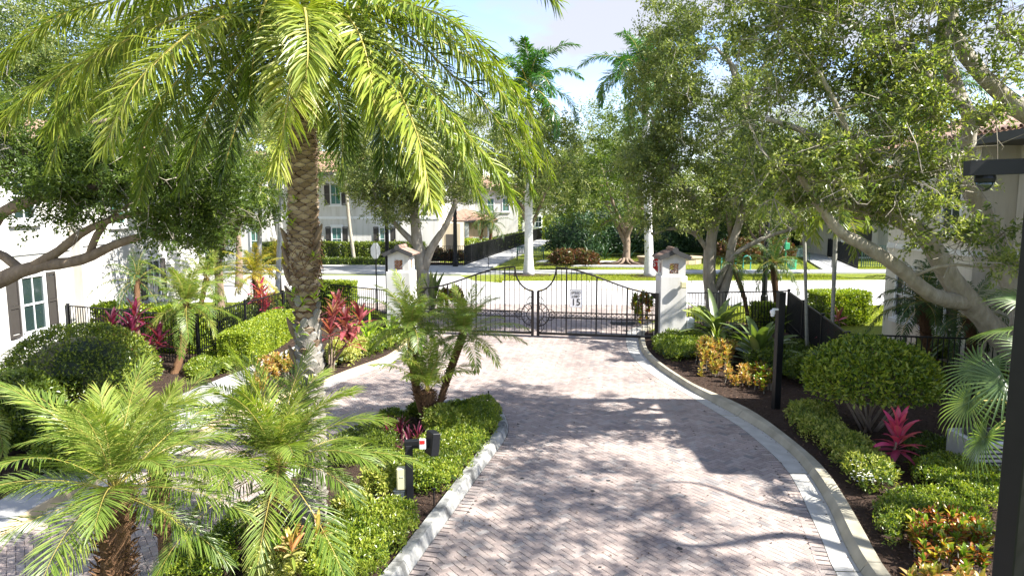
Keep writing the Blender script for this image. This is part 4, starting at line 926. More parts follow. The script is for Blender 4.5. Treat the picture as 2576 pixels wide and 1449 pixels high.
# right near house
h4 = thing('cream_house', 'cream two storey house behind the live oak on the right', 'house', (16, 17, 0))
wallbox(h4, 'wall', 13.2, 24, 19.5, 24.0, 0, 6.5, M['stucco_cream']); wallbox(h4, 'wall', 14.3, 24, 9.0, 19.48, 0, 6.5, M['stucco_cream'])
wallbox(h4, 'wall', 10.9, 14.28, 9.6, 13.4, 0, 7.0, M['stucco_cream'])
mb = MB(); mb.box((13.17, 21.7, 3.35), (.06, 4.5, .16)); mb.build('band', M['trim'], h4)
mb = MB(); mb.box((14.27, 16.4, 3.35), (.06, 6.0, .16)); mb.build('band', M['trim'], h4); mb = MB(); mb.box((13.75, 19.47, 3.35), (1.02, .06, .16)); mb.build('band', M['trim'], h4)
window(h4, (13.2, 22.75, 1.75), (0, -1, 0), (-1, 0, 0), .9, 1.5, False); window(h4, (13.2, 21.0, 1.75), (0, -1, 0), (-1, 0, 0), .9, 1.5, True); window(h4, (13.2, 20.55, 4.75), (0, -1, 0), (-1, 0, 0), .8, 1.5, False)
window(h4, (14.3, 17.2, 1.75), (0, -1, 0), (-1, 0, 0), .9, 1.5, False); window(h4, (14.3, 17.2, 4.9), (0, -1, 0), (-1, 0, 0), .9, 1.5, False)
rf = hip_roof(h4, 13.2, 24, 14.0, 24.0, 6.62, 2.6, .55)
hip_roof(h4, 10.9, 14.2, 9.6, 13.4, 7.1, .5, .35)
# real barrel tiles along the eave that shows, running up the slope
sl = math.atan2(2.6, 5.9); k = 0
for i in range(38):
    for j in range(6):
        y = 13.6 + i * .215; xs = 12.62 + j * .34
        if abs(y - 19) > 5.4 - j * .3: continue
        o = link('roof_tile', TILE[(i * 3 + j) % 4], h4); d = Vector((math.cos(sl), 0, math.sin(sl))); up_ = Vector((-math.sin(sl), 0, math.cos(sl)))
        q = Matrix((d.cross(up_), d, up_)).transposed(); o.matrix_local = Matrix.Translation(Vector((xs, y, 6.66 + (xs - 12.62) * math.tan(sl))) - Vector(h4.location)) @ q.to_4x4()
# right house further back
h5 = thing('grey_house', 'pale house with dark porch beyond the right walkway', 'house', (36, 60, 0))
wallbox(h5, 'wall', 33.2, 48, 58, 75, 0, 7.2, M['stucco']); wallbox(h5, 'wall', 29.8, 33.18, 62, 75, 0, 3.4, M['stucco_cream']); hip_roof(h5, 33.2, 48, 58, 75, 7.3, 2.2, .7); hip_roof(h5, 29.8, 33.1, 62, 75, 3.5, .9, .5)
mb = MB(); mb.box((31.6, 61.97, 1.4), (2.0, .06, 2.5)); mb.build('door', M['shutter'], h5)
for z in (1.9, 5.4): window(h5, (35.6, 58, z), (-1, 0, 0), (0, -1, 0), 1.0, 1.7, True)
h7 = thing('white_house', 'white house behind the trees left of the tall date palm', 'house', (-40, 70, 0))
wallbox(h7, 'wall', -60, -37, 60, 75, 0, 7, M['stucco']); hip_roof(h7, -60, -37, 60, 75, 7.1, 2.2, .6)
for x in (-40, -44, -48): window(h7, (x, 60, 5), (-1, 0, 0), (0, -1, 0), 1, 1.7, True)
# ================================================================== VEGETATION BUILDERS
def catmull(pts, n):
    pts = [np.array(p, float) for p in pts]; P_ = [2 * pts[0] - pts[1]] + pts + [2 * pts[-1] - pts[-2]]; out = []
    m_ = len(pts) - 1
    for k in range(n):
        s = k / (n - 1) * m_; i = min(int(s), m_ - 1); t = s - i; a, b_, c, d = P_[i:i + 4]
        out.append(.5 * ((2 * b_) + (-a + c) * t + (2 * a - 5 * b_ + 4 * c - d) * t * t + (-a + 3 * b_ - 3 * c + d) * t ** 3))
    return np.array(out)
ZUP = np.array([0., 0., 1.])
def frond_arrays(pts, nl=70, llen=.4, lw=.03, droop=.5, plum=.35, seed=0, t0=.1, hint=None, lift=.0, tone=(.2, .8), ang=(75, 28)):
    rs = np.random.RandomState(seed); C = catmull(pts, 60); T = nrm(np.gradient(C, axis=0)); cum = np.concatenate([[0], np.cumsum(np.linalg.norm(np.diff(C, axis=0), axis=1))]); cum /= cum[-1]
    t = np.repeat(np.linspace(t0, 1, nl), 2); sg_ = np.tile([1, -1], nl); t = np.clip(t + rs.normal(0, .004, len(t)), 0, 1)
    p = np.stack([np.interp(t, cum, C[:, k]) for k in range(3)], 1); tg = nrm(np.stack([np.interp(t, cum, T[:, k]) for k in range(3)], 1))
    h = np.array(hint, float) if hint is not None else None
    S = np.cross(tg, ZUP) if h is None else np.tile(h, (len(t), 1)) - tg * (tg @ h)[:, None]
    S = nrm(S); Nn = nrm(np.cross(S, tg))
    al = np.radians(np.interp(t, [0, .5, 1], [ang[0], (ang[0] + ang[1]) / 2 + 6, ang[1]]) + rs.normal(0, 5, len(t))); be = rs.normal(lift, plum, len(t))
    D = tg * np.cos(al)[:, None] + (S * sg_[:, None] * np.cos(be)[:, None] + Nn * np.sin(be)[:, None]) * np.sin(al)[:, None]
    L = llen * np.interp(t, [0, .12, .45, .8, 1], [.45, .8, 1, .8, .5]) * rs.uniform(.85, 1.12, len(t))
    g = droop * rs.uniform(.6, 1.4, len(t))
    D1 = nrm(D); D2 = nrm(D1 - ZUP * g[:, None] * .6); D3 = nrm(D2 - ZUP * g[:, None])
    q1 = p + D1 * (L * .34)[:, None]; q2 = q1 + D2 * (L * .34)[:, None]; q3 = q2 + D3 * (L * .32)[:, None]
    Wd = nrm(np.cross(D1, Nn)); Wd2 = nrm(np.cross(D2, Nn)); w = lw * np.ones(len(t)); cr_ = nrm(np.cross(Wd, D1))
    n = len(t); V = np.empty((n, 8, 3)); hw = (w / 2)[:, None]; fo = -hw * .55 * 1
    V[:, 0] = p; V[:, 1] = q1 + Wd * hw; V[:, 2] = q1 + cr_ * fo; V[:, 3] = q1 - Wd * hw
    V[:, 4] = q2 + Wd2 * hw * .8; V[:, 5] = q2 + cr_ * fo * .8; V[:, 6] = q2 - Wd2 * hw * .8; V[:, 7] = q3
    tri = np.array([[0, 1, 2], [0, 2, 3], [1, 4, 5], [1, 5, 2], [2, 5, 6], [2, 6, 3], [4, 7, 5], [5, 7, 6]])
    F = (np.arange(n)[:, None, None] * 8 + tri[None]).reshape(-1, 3)
    tn = np.clip(rs.uniform(tone[0], tone[1]) + rs.normal(0, .13, n), 0, 1)
    tv = np.repeat(tn, 8).reshape(n, 8); tv[:, 7] = np.clip(tv[:, 7] + .3 * (rs.rand(n) < .35), 0, 1)
    return V.reshape(-1, 3), F, tv.ravel(), C
def frond_mesh(name, pts, mat, r0=.03, rmat=None, **kw):
    V, F, T, C = frond_arrays(pts, **kw); mb = MB(); idx = np.linspace(0, 59, 14).astype(int)
    mb.tube([C[i] for i in idx], [r0 * (1 - .85 * k / 13) for k in range(14)], 4)
    v2 = np.array([tuple(v) for v in mb.v]); f2 = []
    for f in mb.f:
        for k in range(1, len(f) - 1): f2.append((f[0], f[k], f[k + 1]))
    f2 = np.array(f2); mi = np.concatenate([np.zeros(len(F), int), np.ones(len(f2), int)])
    return np_mesh(name, np.concatenate([V, v2]), np.concatenate([F, f2 + len(V)]), np.concatenate([T, np.full(len(v2), .5)]), [mat, rmat or M['rachis']], mi)
def arc_pts(elev, L, bend, side=0.0, n=6):
    """arching rib in the XZ plane from the origin, first rising at elev then bending down"""
    p = np.zeros(3); out = [p.copy()]; a = elev
    for i in range(n):
        st = L / n; p = p + np.array([math.cos(a) * st, side * st * i / n, math.sin(a) * st]); out.append(p.copy()); a -= bend / n * (.5 + i / n)
    return out
FV = {}
def frond_set(key, mat, L, nl, llen, lw, bend=1.5, droop=.5, r0=.012, plum=.25, tone=(.25, .75), elevs=(80, 65, 48, 30, 12, -8, -28), ang=(75, 28), t0=.16):
    FV[key] = [[frond_mesh('frond', arc_pts(math.radians(e), L * (.8 + .25 * s) * (1 if e < 70 else .82), bend * (1 - .2 * s) * (.55 if e > 70 else 1), .15 * (s * 2 - 1)), M[mat], r0, nl=nl, llen=llen, lw=lw, droop=droop, plum=plum, seed=hash((key, e, s)) % 9999 if False else int(e + 100) * 7 + s, tone=tone, ang=ang, t0=t0) for s in range(2)] for e in elevs]
def crown(root, c, key, n, scale=1.0, seed=0, lo=0, hi=99, name='frond'):
    rs = random.Random(seed); V = FV[key]; hi = min(hi, len(V)); c = Vector(c) - root_loc(root); a = rs.uniform(0, 6.28)
    for i in range(n):
        k = lo + int((hi - lo) * (i + .5) / n); a += 2.399 + rs.uniform(-.25, .25)
        link(name, V[k][rs.randint(0, 1)], root, c, (rs.uniform(-.08, .08), rs.uniform(-.07, .07), a), scale * rs.uniform(.86, 1.1))
def ringed_trunk(mb, pts, r, rings=40, n=10, amp=.12):
    C = catmull([tuple(p) for p in pts], rings * 2); rad = []
    for i in range(len(C)):
        t = i / (len(C) - 1); b_ = r if isinstance(r, (int, float)) else np.interp(t, np.linspace(0, 1, len(r)), r); rad.append(b_ * (1 + (amp if i % 2 else -amp)))
    mb.tube([tuple(p) for p in C], rad, n)
BOOT = []
def boot_mesh(w, h, d, tone, mat, name='leaf_base', up=True):
    """a cut palm leaf base: a lens-shaped scale that stands out at its upper edge"""
    mb = MB(); mb.tone = tone; n = 6; top = []; bot = []; vs = []; rows = 4
    for i in range(n + 1):
        u = i / n * 2 - 1; prof = (1 - abs(u) ** 1.7)
        zt = .5 * h * prof; zb = -.5 * h * prof
        vs += [(u * w / 2, .0 - u * u * d * .3, zb), (u * w / 2, -d * .45 * prof - u * u * d * .3, zb * .2), (u * w / 2, -d * (.35 + .65 * prof) * 1.0, zt * .75), (u * w / 2, -d * .55 * prof, zt), (u * w / 2, .03, zt * .9)]
    fs = [(i * 5 + j, (i + 1) * 5 + j, (i + 1) * 5 + j + 1, i * 5 + j + 1) for i in range(n) for j in range(4)]
    mb.add(vs, fs); return mb.mesh(name, mat, False)
def leaf_cloud(centers, rad, per, L, W, seed, tone=(0, 1), flat=.75, sprigs=9, outward=None, upbias=.5, beta=(1.6, 1.8)):
    """leaves set along short sprigs that radiate from each twig end"""
    rs = np.random.RandomState(seed); K = len(centers); C = np.asarray(centers, float); rad = np.broadcast_to(np.asarray(rad, float), (K,))
    m_ = sprigs; sd = rs.normal(0, 1, (K, m_, 3)); sd[..., 2] = sd[..., 2] * flat + .25; sd = nrm(sd); sl = rad[:, None] * rs.uniform(.55, 1.15, (K, m_)); st = C[:, None] + sd * (sl * .25)[..., None] * rs.uniform(0, 1, (K, m_, 1))
    q = max(1, per // m_); t = rs.uniform(.15, 1.0, (K, m_, q)); p = st[:, :, None] + sd[:, :, None] * (sl[..., None] * t)[..., None] + rs.normal(0, 1, (K, m_, q, 3)) * (rad * .09)[:, None, None, None]
    D = nrm(sd[:, :, None] * .8 + rs.normal(0, .75, (K, m_, q, 3)) - ZUP * .12); Nn = nrm(ZUP * upbias + rs.normal(0, .55, D.shape)); ct = rs.uniform(tone[0], tone[1], (K, m_, 1)); tn = np.clip(ct * .6 + .4 * rs.beta(beta[0], beta[1], t.shape) + rs.normal(0, .07, t.shape), 0, 1)
    n = K * m_ * q; k = rs.uniform(.65, 1.25, n)
    return leaf_arrays(p.reshape(-1, 3), D.reshape(-1, 3), Nn.reshape(-1, 3), L * k, W * k, tn.ravel())
def skeleton(stems, targets, seed, rtip=.012, wob=.12):
    """limbs given as polylines [(pts, r0, r1)], then twigs that grow towards the targets"""
    rs = np.random.RandomState(seed); mb = MB(); nodes = []; nrad = []
    for pts, r0, r1 in stems:
        n = max(6, int(sum((Vector(pts[i + 1]) - Vector(pts[i])).length for i in range(len(pts) - 1)) / .3)); C = catmull([tuple(p) for p in pts], n)
        rr = [r0 + (r1 - r0) * (i / (n - 1)) for i in range(n)]; mb.tube([tuple(p) for p in C], [r * (1 + rs.normal(0, .05)) for r in rr], 9)
        nodes += [np.array(p) for p in C[2:]]; nrad += rr[2:]
    base = nodes[0]; order = np.argsort([np.linalg.norm(np.array(t) - base) for t in targets]); fine = MB()
    for k in order:
        t = np.array(targets[k]); A = np.array(nodes); d = np.linalg.norm(A - t, axis=1) + .25 * np.linalg.norm(A - base, axis=1) * 0
        j = int(np.argmin(d)); a = A[j]; L = d[j]
        if L < .15: continue
        r = min(nrad[j] * .7, max(rtip, rtip * (1 + L * 1.6))); m_ = max(3, int(L / .35)); dirv = (t - a) / L; prev = a; pts = [a]
        for i in range(1, m_ + 1):
            q = a + (t - a) * i / m_ + rs.normal(0, wob, 3) * L * .25 * math.sin(math.pi * i / (m_ + .3)) + ZUP * .06 * L * math.sin(math.pi * i / m_); pts.append(q)
        rad = [r * (1 - .6 * i / m_) for i in range(m_ + 1)]; (mb if r > .03 else fine).tube([tuple(p) for p in pts], rad, 5 if r > .03 else 3, False)
        nodes += pts[1:]; nrad += rad[1:]
    return mb, fine
def blob_targets(blobs, seed):
    rs = np.random.RandomState(seed); out = []
    for (c, r, n) in blobs:
        k = 0
        while k < n:
            v = rs.uniform(-1, 1, 3); q = np.linalg.norm(v)
            if q > 1 or q < .25: continue
            if rs.rand() > .35 + .65 * q: continue
            out.append(np.array(c) + v * np.array(r)); k += 1
    return out
def tree(name, label, cat, base, stems, blobs, leafmat_, L, W, per, crad, seed, bark='bark', group=None, twigs=0, sprigs=9, tone=(0, 1), rtip=.012, flat=.75):
    root = thing(name, label, cat, base, 0, group); rl = root_loc(root)
    T = blob_targets(blobs, seed); mb, fine = skeleton(stems, T, seed, rtip); mb.build('trunk', M[bark], root, True)
    rs = np.random.RandomState(seed + 5)
    for i in range(twigs):                                    # bare pale twigs
        c = np.array(T[rs.randint(len(T))]); d = nrm(rs.normal(0, 1, 3) - ZUP * .1); L_ = rs.uniform(.4, 1.1); p = [c, c + d * L_ * .4 + rs.normal(0, .06, 3), c + d * L_ * .75 + rs.normal(0, .1, 3), c + d * L_ + rs.normal(0, .16, 3)]; fine.tube([tuple(x) for x in p], [.011, .009, .007, .003], 3, False)
        p2 = [p[1], p[1] + nrm(d + rs.normal(0, .7, 3)) * L_ * .5]; fine.tube([tuple(x) for x in p2], [.006, .003], 3, False)
    if fine.v: fine.build('twigs', M['twig'], root)
    V, F, Tn = leaf_cloud(T, crad, per, L, W, seed, tone, flat, sprigs)
    link('crown', np_mesh('crown', V - np.array(rl), F, Tn, M[leafmat_]), root); return root

# shrubs, hedges
def surf_leaves(Pp, Nn, L, W, seed, tone=(0, 1), spread=.7):
    rs = np.random.RandomState(seed); n = len(Pp); D = nrm(Nn * .5 + rs.normal(0, spread, (n, 3)) + ZUP * .25); N2 = nrm(Nn + rs.normal(0, .5, (n, 3)))
    Pp = Pp - nrm(Nn) * (L * 1.1 * np.clip(lump(Pp, seed + 3, 11.0) + .15, 0, 1))[:, None]
    Pp = Pp + nrm(Nn) * (rs.exponential(.35, n) * (rs.rand(n) < .1) * L)[:, None]
    k = rs.uniform(.65, 1.3, n); tl = .17 * np.clip(lump(Pp, seed * .7 + 1, 3.7), -1, 1); return leaf_arrays(Pp, D, N2, L * k, W * k, np.clip(rs.uniform(tone[0], tone[1], n) + tl, 0, 1))
def lump(X, seed, f=2.6):
    return .5 * np.sin(X[:, 0] * f + seed) * np.sin(X[:, 1] * f * 1.1 + seed * 2) + .3 * np.sin(X[:, 0] * f * 2.3 + X[:, 2] * 3 + seed) + .3 * np.sin(X[:, 1] * f * 2.1 - X[:, 2] * 4)
def mound(root, c, r, mat, n, L, W, seed, zcut=-.2, tone=(.1, 1), depth=.3, noise=.08, name='foliage', core=True):
    """rounded clipped or loose shrub: leaves on and just inside an uneven shell"""
    rs = np.random.RandomState(seed); v = nrm(rs.normal(0, 1, (int(n * 1.6), 3))); v = v[v[:, 2] > zcut][:n]; n = len(v); rr = 1 - depth * rs.beta(1, 2.2, n); c = np.array(c); r = np.array(r); S = v * r
    rr = rr * (1 + noise * lump(S + c, seed, 3.2 / max(r)) * 1.2); Pp = c + S * rr[:, None]; ok = Pp[:, 2] > .05; Pp, v, rr = Pp[ok], v[ok], rr[ok]
    a = surf_leaves(Pp, nrm(v / r), L, W, seed, tone); parts = [a]
    if core:  # solid core in the darkest leaf tone stands in for inner shade
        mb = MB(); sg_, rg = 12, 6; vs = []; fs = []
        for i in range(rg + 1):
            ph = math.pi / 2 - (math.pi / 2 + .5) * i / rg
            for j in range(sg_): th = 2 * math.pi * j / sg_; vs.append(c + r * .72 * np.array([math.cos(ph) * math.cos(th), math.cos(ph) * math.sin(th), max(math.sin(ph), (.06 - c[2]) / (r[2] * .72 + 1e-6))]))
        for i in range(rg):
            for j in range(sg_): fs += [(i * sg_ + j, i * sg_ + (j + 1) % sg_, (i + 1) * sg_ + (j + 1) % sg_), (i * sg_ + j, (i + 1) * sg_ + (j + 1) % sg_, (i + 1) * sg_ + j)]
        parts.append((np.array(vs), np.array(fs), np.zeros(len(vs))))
    V, F, T = join_arrays(parts); return link(name, np_mesh(name, V - np.array(root_loc(root)), F, T, M[mat]), root)
def shrub(name, label, cat, blobs, mat, dens, L, W, seed, group=None, tone=(.1, 1), noise=.1, stems=0, core=True, depth=.35, zcut=-.25):
    c0 = Vector((blobs[0][0][0], blobs[0][0][1], .05)); root = thing(name, label, cat, c0, 0, group)
    for k, (c, r) in enumerate(blobs):
        area = 2 * math.pi * (r[0] * r[1] + r[0] * r[2] + r[1] * r[2]) / 1.5
        mound(root, c, r, mat, int(area * dens), L, W, seed + k * 13, zcut, tone, depth, noise, core=core)
    if stems:
        rs = random.Random(seed)
        for i in range(stems):
            a = rs.uniform(0, 6.28); b0 = c0 + Vector((rs.gauss(0, .05), rs.gauss(0, .05), 0)); c, r = blobs[i % len(blobs)]; e = Vector(c) + Vector((math.cos(a) * r[0] * .6, math.sin(a) * r[1] * .6, rs.uniform(-.2, .2) * r[2])); m1 = b0.lerp(e, .5) + Vector((rs.gauss(0, .06), rs.gauss(0, .06), .05)); mb = MB(); mb.tube([b0, m1, e], [.03, .02, .008], 5); mb.build('stem', M['bark'], root)
    return root
def carpet(name, label, cat, poly, h, mat, dens, L, W, seed, tone=(.1, 1), group=None, kind=None, z0=.06, edge=.18, wav=.05):
    """low spreading planting filling an outline, rounded off at its edges"""
    rs = np.random.RandomState(seed); poly = [(p[0], p[1]) for p in poly]; xs = [p[0] for p in poly]; ys = [p[1] for p in poly]; A = (max(xs) - min(xs)) * (max(ys) - min(ys)); n = int(A * dens)
    X = rs.uniform(min(xs), max(xs), n); Y = rs.uniform(min(ys), max(ys), n); jx = rs.normal(0, .05, n)
    k = inside(X + .05 * np.sin(Y * 9 + X * 7), Y + .05 * np.sin(X * 8), poly); X, Y = X[k], Y[k]; n = len(X); d = edge_dist(X, Y, poly); pr = np.sqrt(np.clip(1 - (1 - np.clip(d / edge, 0, 1)) ** 2, 0, 1))
    pts3 = np.stack([X, Y, np.zeros(n)], 1); top = h * (.35 + .65 * pr) * (1 + wav / h * lump(pts3, seed, 3.0)); side = rs.rand(n) < .3
    Z = z0 + np.where(side, top * rs.uniform(.15, 1, n), top * rs.uniform(.85, 1.06, n)); Pp = np.stack([X, Y, Z], 1); Nn = nrm(np.stack([rs.normal(0, .3, n), rs.normal(0, .3, n), np.ones(n)], 1))
    V, F, T = surf_leaves(Pp, Nn, L, W, seed, tone, .75)
    c0 = Vector((sum(xs) / len(xs), sum(ys) / len(ys), z0))
    # inner body in the darkest leaf tone, shade of the depths put into colour
    st = .14; gx_, gy_ = np.meshgrid(np.arange(min(xs), max(xs), st), np.arange(min(ys), max(ys), st)); ins = inside(gx_[:-1, :-1] + st / 2, gy_[:-1, :-1] + st / 2, poly) & (edge_dist(gx_[:-1, :-1] + st / 2, gy_[:-1, :-1] + st / 2, poly) > .1)
    jj, ii = np.nonzero(ins); parts = [(V, F, T)]
    if len(jj):
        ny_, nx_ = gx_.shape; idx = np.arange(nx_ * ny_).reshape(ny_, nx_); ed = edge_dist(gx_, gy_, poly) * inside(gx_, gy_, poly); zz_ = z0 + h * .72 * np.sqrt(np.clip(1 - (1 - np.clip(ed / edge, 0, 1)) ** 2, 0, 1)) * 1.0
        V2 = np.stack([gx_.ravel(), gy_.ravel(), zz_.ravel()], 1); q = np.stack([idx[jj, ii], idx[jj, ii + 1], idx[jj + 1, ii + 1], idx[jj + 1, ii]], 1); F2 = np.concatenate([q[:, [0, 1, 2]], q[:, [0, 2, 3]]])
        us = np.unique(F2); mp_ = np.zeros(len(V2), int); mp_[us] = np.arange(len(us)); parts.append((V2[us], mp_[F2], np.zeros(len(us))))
    V, F, T = join_arrays(parts)
    if kind: o = link(name, np_mesh(name, V, F, T, M[mat])); o['kind'] = kind; return tag(o, label, cat)
    root = thing(name, label, cat, c0, 0, group); link('foliage', np_mesh('foliage', V - np.array(c0), F, T, M[mat]), root); return root
def boxhedge(name, label, path, w, h, mat, dens, L, W, seed, group=None, tone=(.1, 1), z0=.05, noise=.03):
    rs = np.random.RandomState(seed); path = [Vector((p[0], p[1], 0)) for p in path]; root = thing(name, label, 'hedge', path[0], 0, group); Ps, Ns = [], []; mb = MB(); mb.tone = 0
    for i in range(len(path) - 1):
        a, b_ = np.array(path[i]), np.array(path[i + 1]); Lh = np.linalg.norm(b_ - a); d = (b_ - a) / Lh; s = np.array([-d[1], d[0], 0])
        for (nm, ar) in (('top', Lh * w), ('l', Lh * h), ('r', Lh * h), ('e0', w * h), ('e1', w * h)):
            n = int(ar * dens); u = rs.uniform(0, Lh, n); v = rs.uniform(-.5, .5, n) * w; z = rs.uniform(0, h, n); off = -rs.exponential(.035, n)
            if nm == 'top': p = a + d * u[:, None] + s * v[:, None] + ZUP * (h + off)[:, None]; N2 = np.tile(ZUP, (n, 1))
            elif nm in 'lr': sg_ = 1 if nm == 'l' else -1; p = a + d * u[:, None] + s * (sg_ * (w / 2 + off))[:, None] + ZUP * z[:, None]; N2 = np.tile(s * sg_, (n, 1))
            else: e = 0 if nm == 'e0' else 1; sg_ = 1 if e else -1; p = (b_ if e else a) + d * (sg_ * off)[:, None] + s * v[:, None] + ZUP * z[:, None]; N2 = np.tile(d * sg_, (n, 1))
            p = p + N2 * (noise * lump(p, seed, 2.2))[:, None]; Ps.append(p); Ns.append(N2)
        d2 = path[i + 1] - path[i]; mb.box((path[i] + path[i + 1]) / 2 + UP * (z0 + h * .46), (Lh * .96, w * .8, h * .9), math.atan2(d2.y, d2.x))  # core box, darkest leaf tone in place of shade within the hedge
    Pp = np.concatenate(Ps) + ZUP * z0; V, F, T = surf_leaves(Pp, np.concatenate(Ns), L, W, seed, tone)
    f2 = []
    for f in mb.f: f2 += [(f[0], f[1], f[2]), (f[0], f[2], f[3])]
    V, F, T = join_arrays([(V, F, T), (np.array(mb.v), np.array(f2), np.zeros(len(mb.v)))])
    link('foliage', np_mesh('foliage', V - np.array(path[0]), F, T, M[mat]), root); return root

# broad blades for rosettes
def blade_arrays(L, W, elev, bend, tone, seg=6, wmax=.45, fold=.3, tw=0.0, pet=.1):
    p = np.zeros(3); a = elev; V = []; T = []
    for i in range(seg + 1):
        t = i / seg; w = W * (np.sin(np.pi * min(1, (max(t - pet, 0) / (1 - pet)) ** (.55 + (.5 - wmax)))) ** .8 if 0 < t < 1 else 0) * .5; w = max(w, .004 if t < 1 else 0)
        up = np.array([-math.sin(a), 0, math.cos(a)]); sd = np.array([0, 1, 0]) * math.cos(tw * t) + up * math.sin(tw * t)
        V += [p + sd * w + up * w * fold, p.copy(), p - sd * w + up * w * fold]; T += [tone, min(1, tone + .18), tone]
        p = p + np.array([math.cos(a), 0, math.sin(a)]) * L / seg; a -= bend / seg * (.4 + 1.2 * t)
    F = []
    for i in range(seg):
        for j in range(2): b0 = i * 3 + j; F += [(b0, b0 + 3, b0 + 4), (b0, b0 + 4, b0 + 1)]
    return np.array(V), np.array(F), np.array(T)
def blade_set(mat, L, W, n=6, elevs=(80, 60, 42, 24, 5), seed=0, tone=(.1, .9), bend=1.0, **kw):
    rs = random.Random(seed); out = []
    for e in elevs:
        row = []
        for k in range(max(2, n // 2)):
            v, f, t = blade_arrays(L * rs.uniform(.85, 1.1), W * rs.uniform(.85, 1.1), math.radians(e + rs.uniform(-6, 6)), bend * rs.uniform(.6, 1.4), rs.uniform(*tone), tw=rs.uniform(-.5, .5), **kw); row.append((np_mesh('leaf', v, f, t, M[mat], smooth=True), (v, f, t)))
        out.append(row)
    return out
def rosette(root, c, bs, n, scale, seed, parts=True, mat=None, name='leaf'):
    rs = random.Random(seed); a = rs.uniform(0, 6); acc = []; rl = root_loc(root)
    for i in range(n):
        k = min(len(bs) - 1, int(len(bs) * i / n)); a += 2.399 + rs.uniform(-.3, .3); me, arr = rs.choice(bs[k]); s = scale * rs.uniform(.8, 1.15)
        cc = Vector(c) + Vector((rs.gauss(0, .012), rs.gauss(0, .012), -i * .012 * scale))
        if parts: link(name, me, root, cc - rl, (0, 0, a), s)
        else:
            v, f, t = arr; R_ = np.array([[math.cos(a), -math.sin(a), 0], [math.sin(a), math.cos(a), 0], [0, 0, 1]]); acc.append(((v * s) @ R_.T + np.array(cc - rl), f, np.clip(t + rs.uniform(-.1, .1), 0, 1)))
    if acc: V, F, T = join_arrays(acc); link('foliage', np_mesh('foliage', V, F, T, M[mat], smooth=True), root)
# ================================================================== THE TALL DATE PALM
tp = Vector((-2.93, 9.55, .08)); top = P(757, 75, 9.45)
root = thing('date_palm', 'tall date palm with scaly trunk rising from the island in front of the gate', 'palm tree', tp); big = root
def axis(z): 
    t = z / top.z; x = tp.x + (top.x - tp.x) * t; y = tp.y + (top.y - tp.y) * t; return Vector((x + .03 * math.sin(z * 1.1), y, z))
def trad(z): return .172 + .05 * math.exp(-z * 2.2) + .025 * math.exp(-((z - 4.6) ** 2) / .6) + (.012 if 3.6 < z < 4.5 else 0) - (.025 if z > 5.6 else 0)
mb = MB(); zs = np.linspace(.02, top.z + .1, 46); mb.tube([axis(z) for z in zs], [trad(z) * .93 for z in zs], 16); mb.build('trunk', M['fibre'], root, True)
bp_ = [boot_mesh(.165, .17, .055, t, M['boot_pale']) for t in (.15, .45, .75)]; bb_ = [boot_mesh(.165, .08, .05, t, M['boot']) for t in (.25, .5, .75, 1)]
z = .1; row = 0; cnt = 0; far_ = []
while z < top.z - .05:
    pale = z < 3.45; hgt = .1 if pale else .053; nper = 8
    for i in range(nper):
        a = 2 * math.pi * (i + .5 * (row % 2)) / nper + R.gauss(0, .05) + z * .25; d = Vector((math.cos(a), math.sin(a), 0)); p = axis(z) + d * (trad(z) * .9); rz_ = a + math.pi / 2
        me = R.choice(bp_) if pale and R.random() < (3.65 - z) * .9 else R.choice(bb_); facing = d.dot(Vector((.29, -.95, 0))) > -.12
        if not facing: continue
        if cnt < 290: link('leaf_base', me, root, p - tp, (R.gauss(0, .1) - .12, R.gauss(0, .05 if not pale else .16), rz_), R.uniform(.85, 1.12)); cnt += 1
        else: far_.append((me, p - tp, rz_))
    z += hgt; row += 1
if far_:
    Vs = []
    for me, p, rz_ in far_:
        v = np.empty(len(me.vertices) * 3); me.vertices.foreach_get('co', v); v = v.reshape(-1, 3); c, s = math.cos(rz_), math.sin(rz_); v = v @ np.array([[c, s, 0], [-s, c, 0], [0, 0, 1]]) + np.array(p); f = []
        for q in me.polygons: i = list(q.vertices); f += [(i[0], i[1], i[2]), (i[0], i[2], i[3])]
        Vs.append((v, np.array(f), np.full(len(v), R.random())))
    V, F, T = join_arrays(Vs); o = link('upper_leaf_bases', np_mesh('upper_leaf_bases', V, F, T, M['boot']), root); o['kind'] = 'stuff'
# loose stubs and fibre collar where old bases broke away
for k, (z, a) in enumerate(((4.25, 2.9), (4.0, 3.1), (3.75, 3.0), (3.45, 3.2), (4.3, -.1), (4.05, -.3), (3.0, 3.3), (2.6, 3.0))):
    d = Vector((math.cos(a), math.sin(a) * .6 - .3, 0)).normalized(); p = axis(z) + d * trad(z) * .8; mb = MB(); mb.tone = .3; mb.tube([p - UP * .12, p + d * .07, p + d * .14 + UP * .16], [.07, .055, .012], 6); mb.build('broken_leaf_base', M['boot'], root)
fb = MB()
for i in range(420):
    z = R.choice((R.uniform(3.5, 4.35), R.uniform(3.6, 4.3), R.uniform(6.2, 7.0))); a = R.uniform(0, 6.28); d = Vector((math.cos(a), math.sin(a), 0)); p = axis(z) + d * (trad(z) + .01); fb.tone = R.random()
    q = p + Vector((-d.y, d.x, 0)) * R.uniform(-.12, .12) + d * R.uniform(0, .06) - UP * R.uniform(0, .14); fb.tube([p, p.lerp(q, .5) + d * .02, q], [.005, .005, .002], 3, False)
fb.build('fibre', M['fibre'], root, kind='stuff')
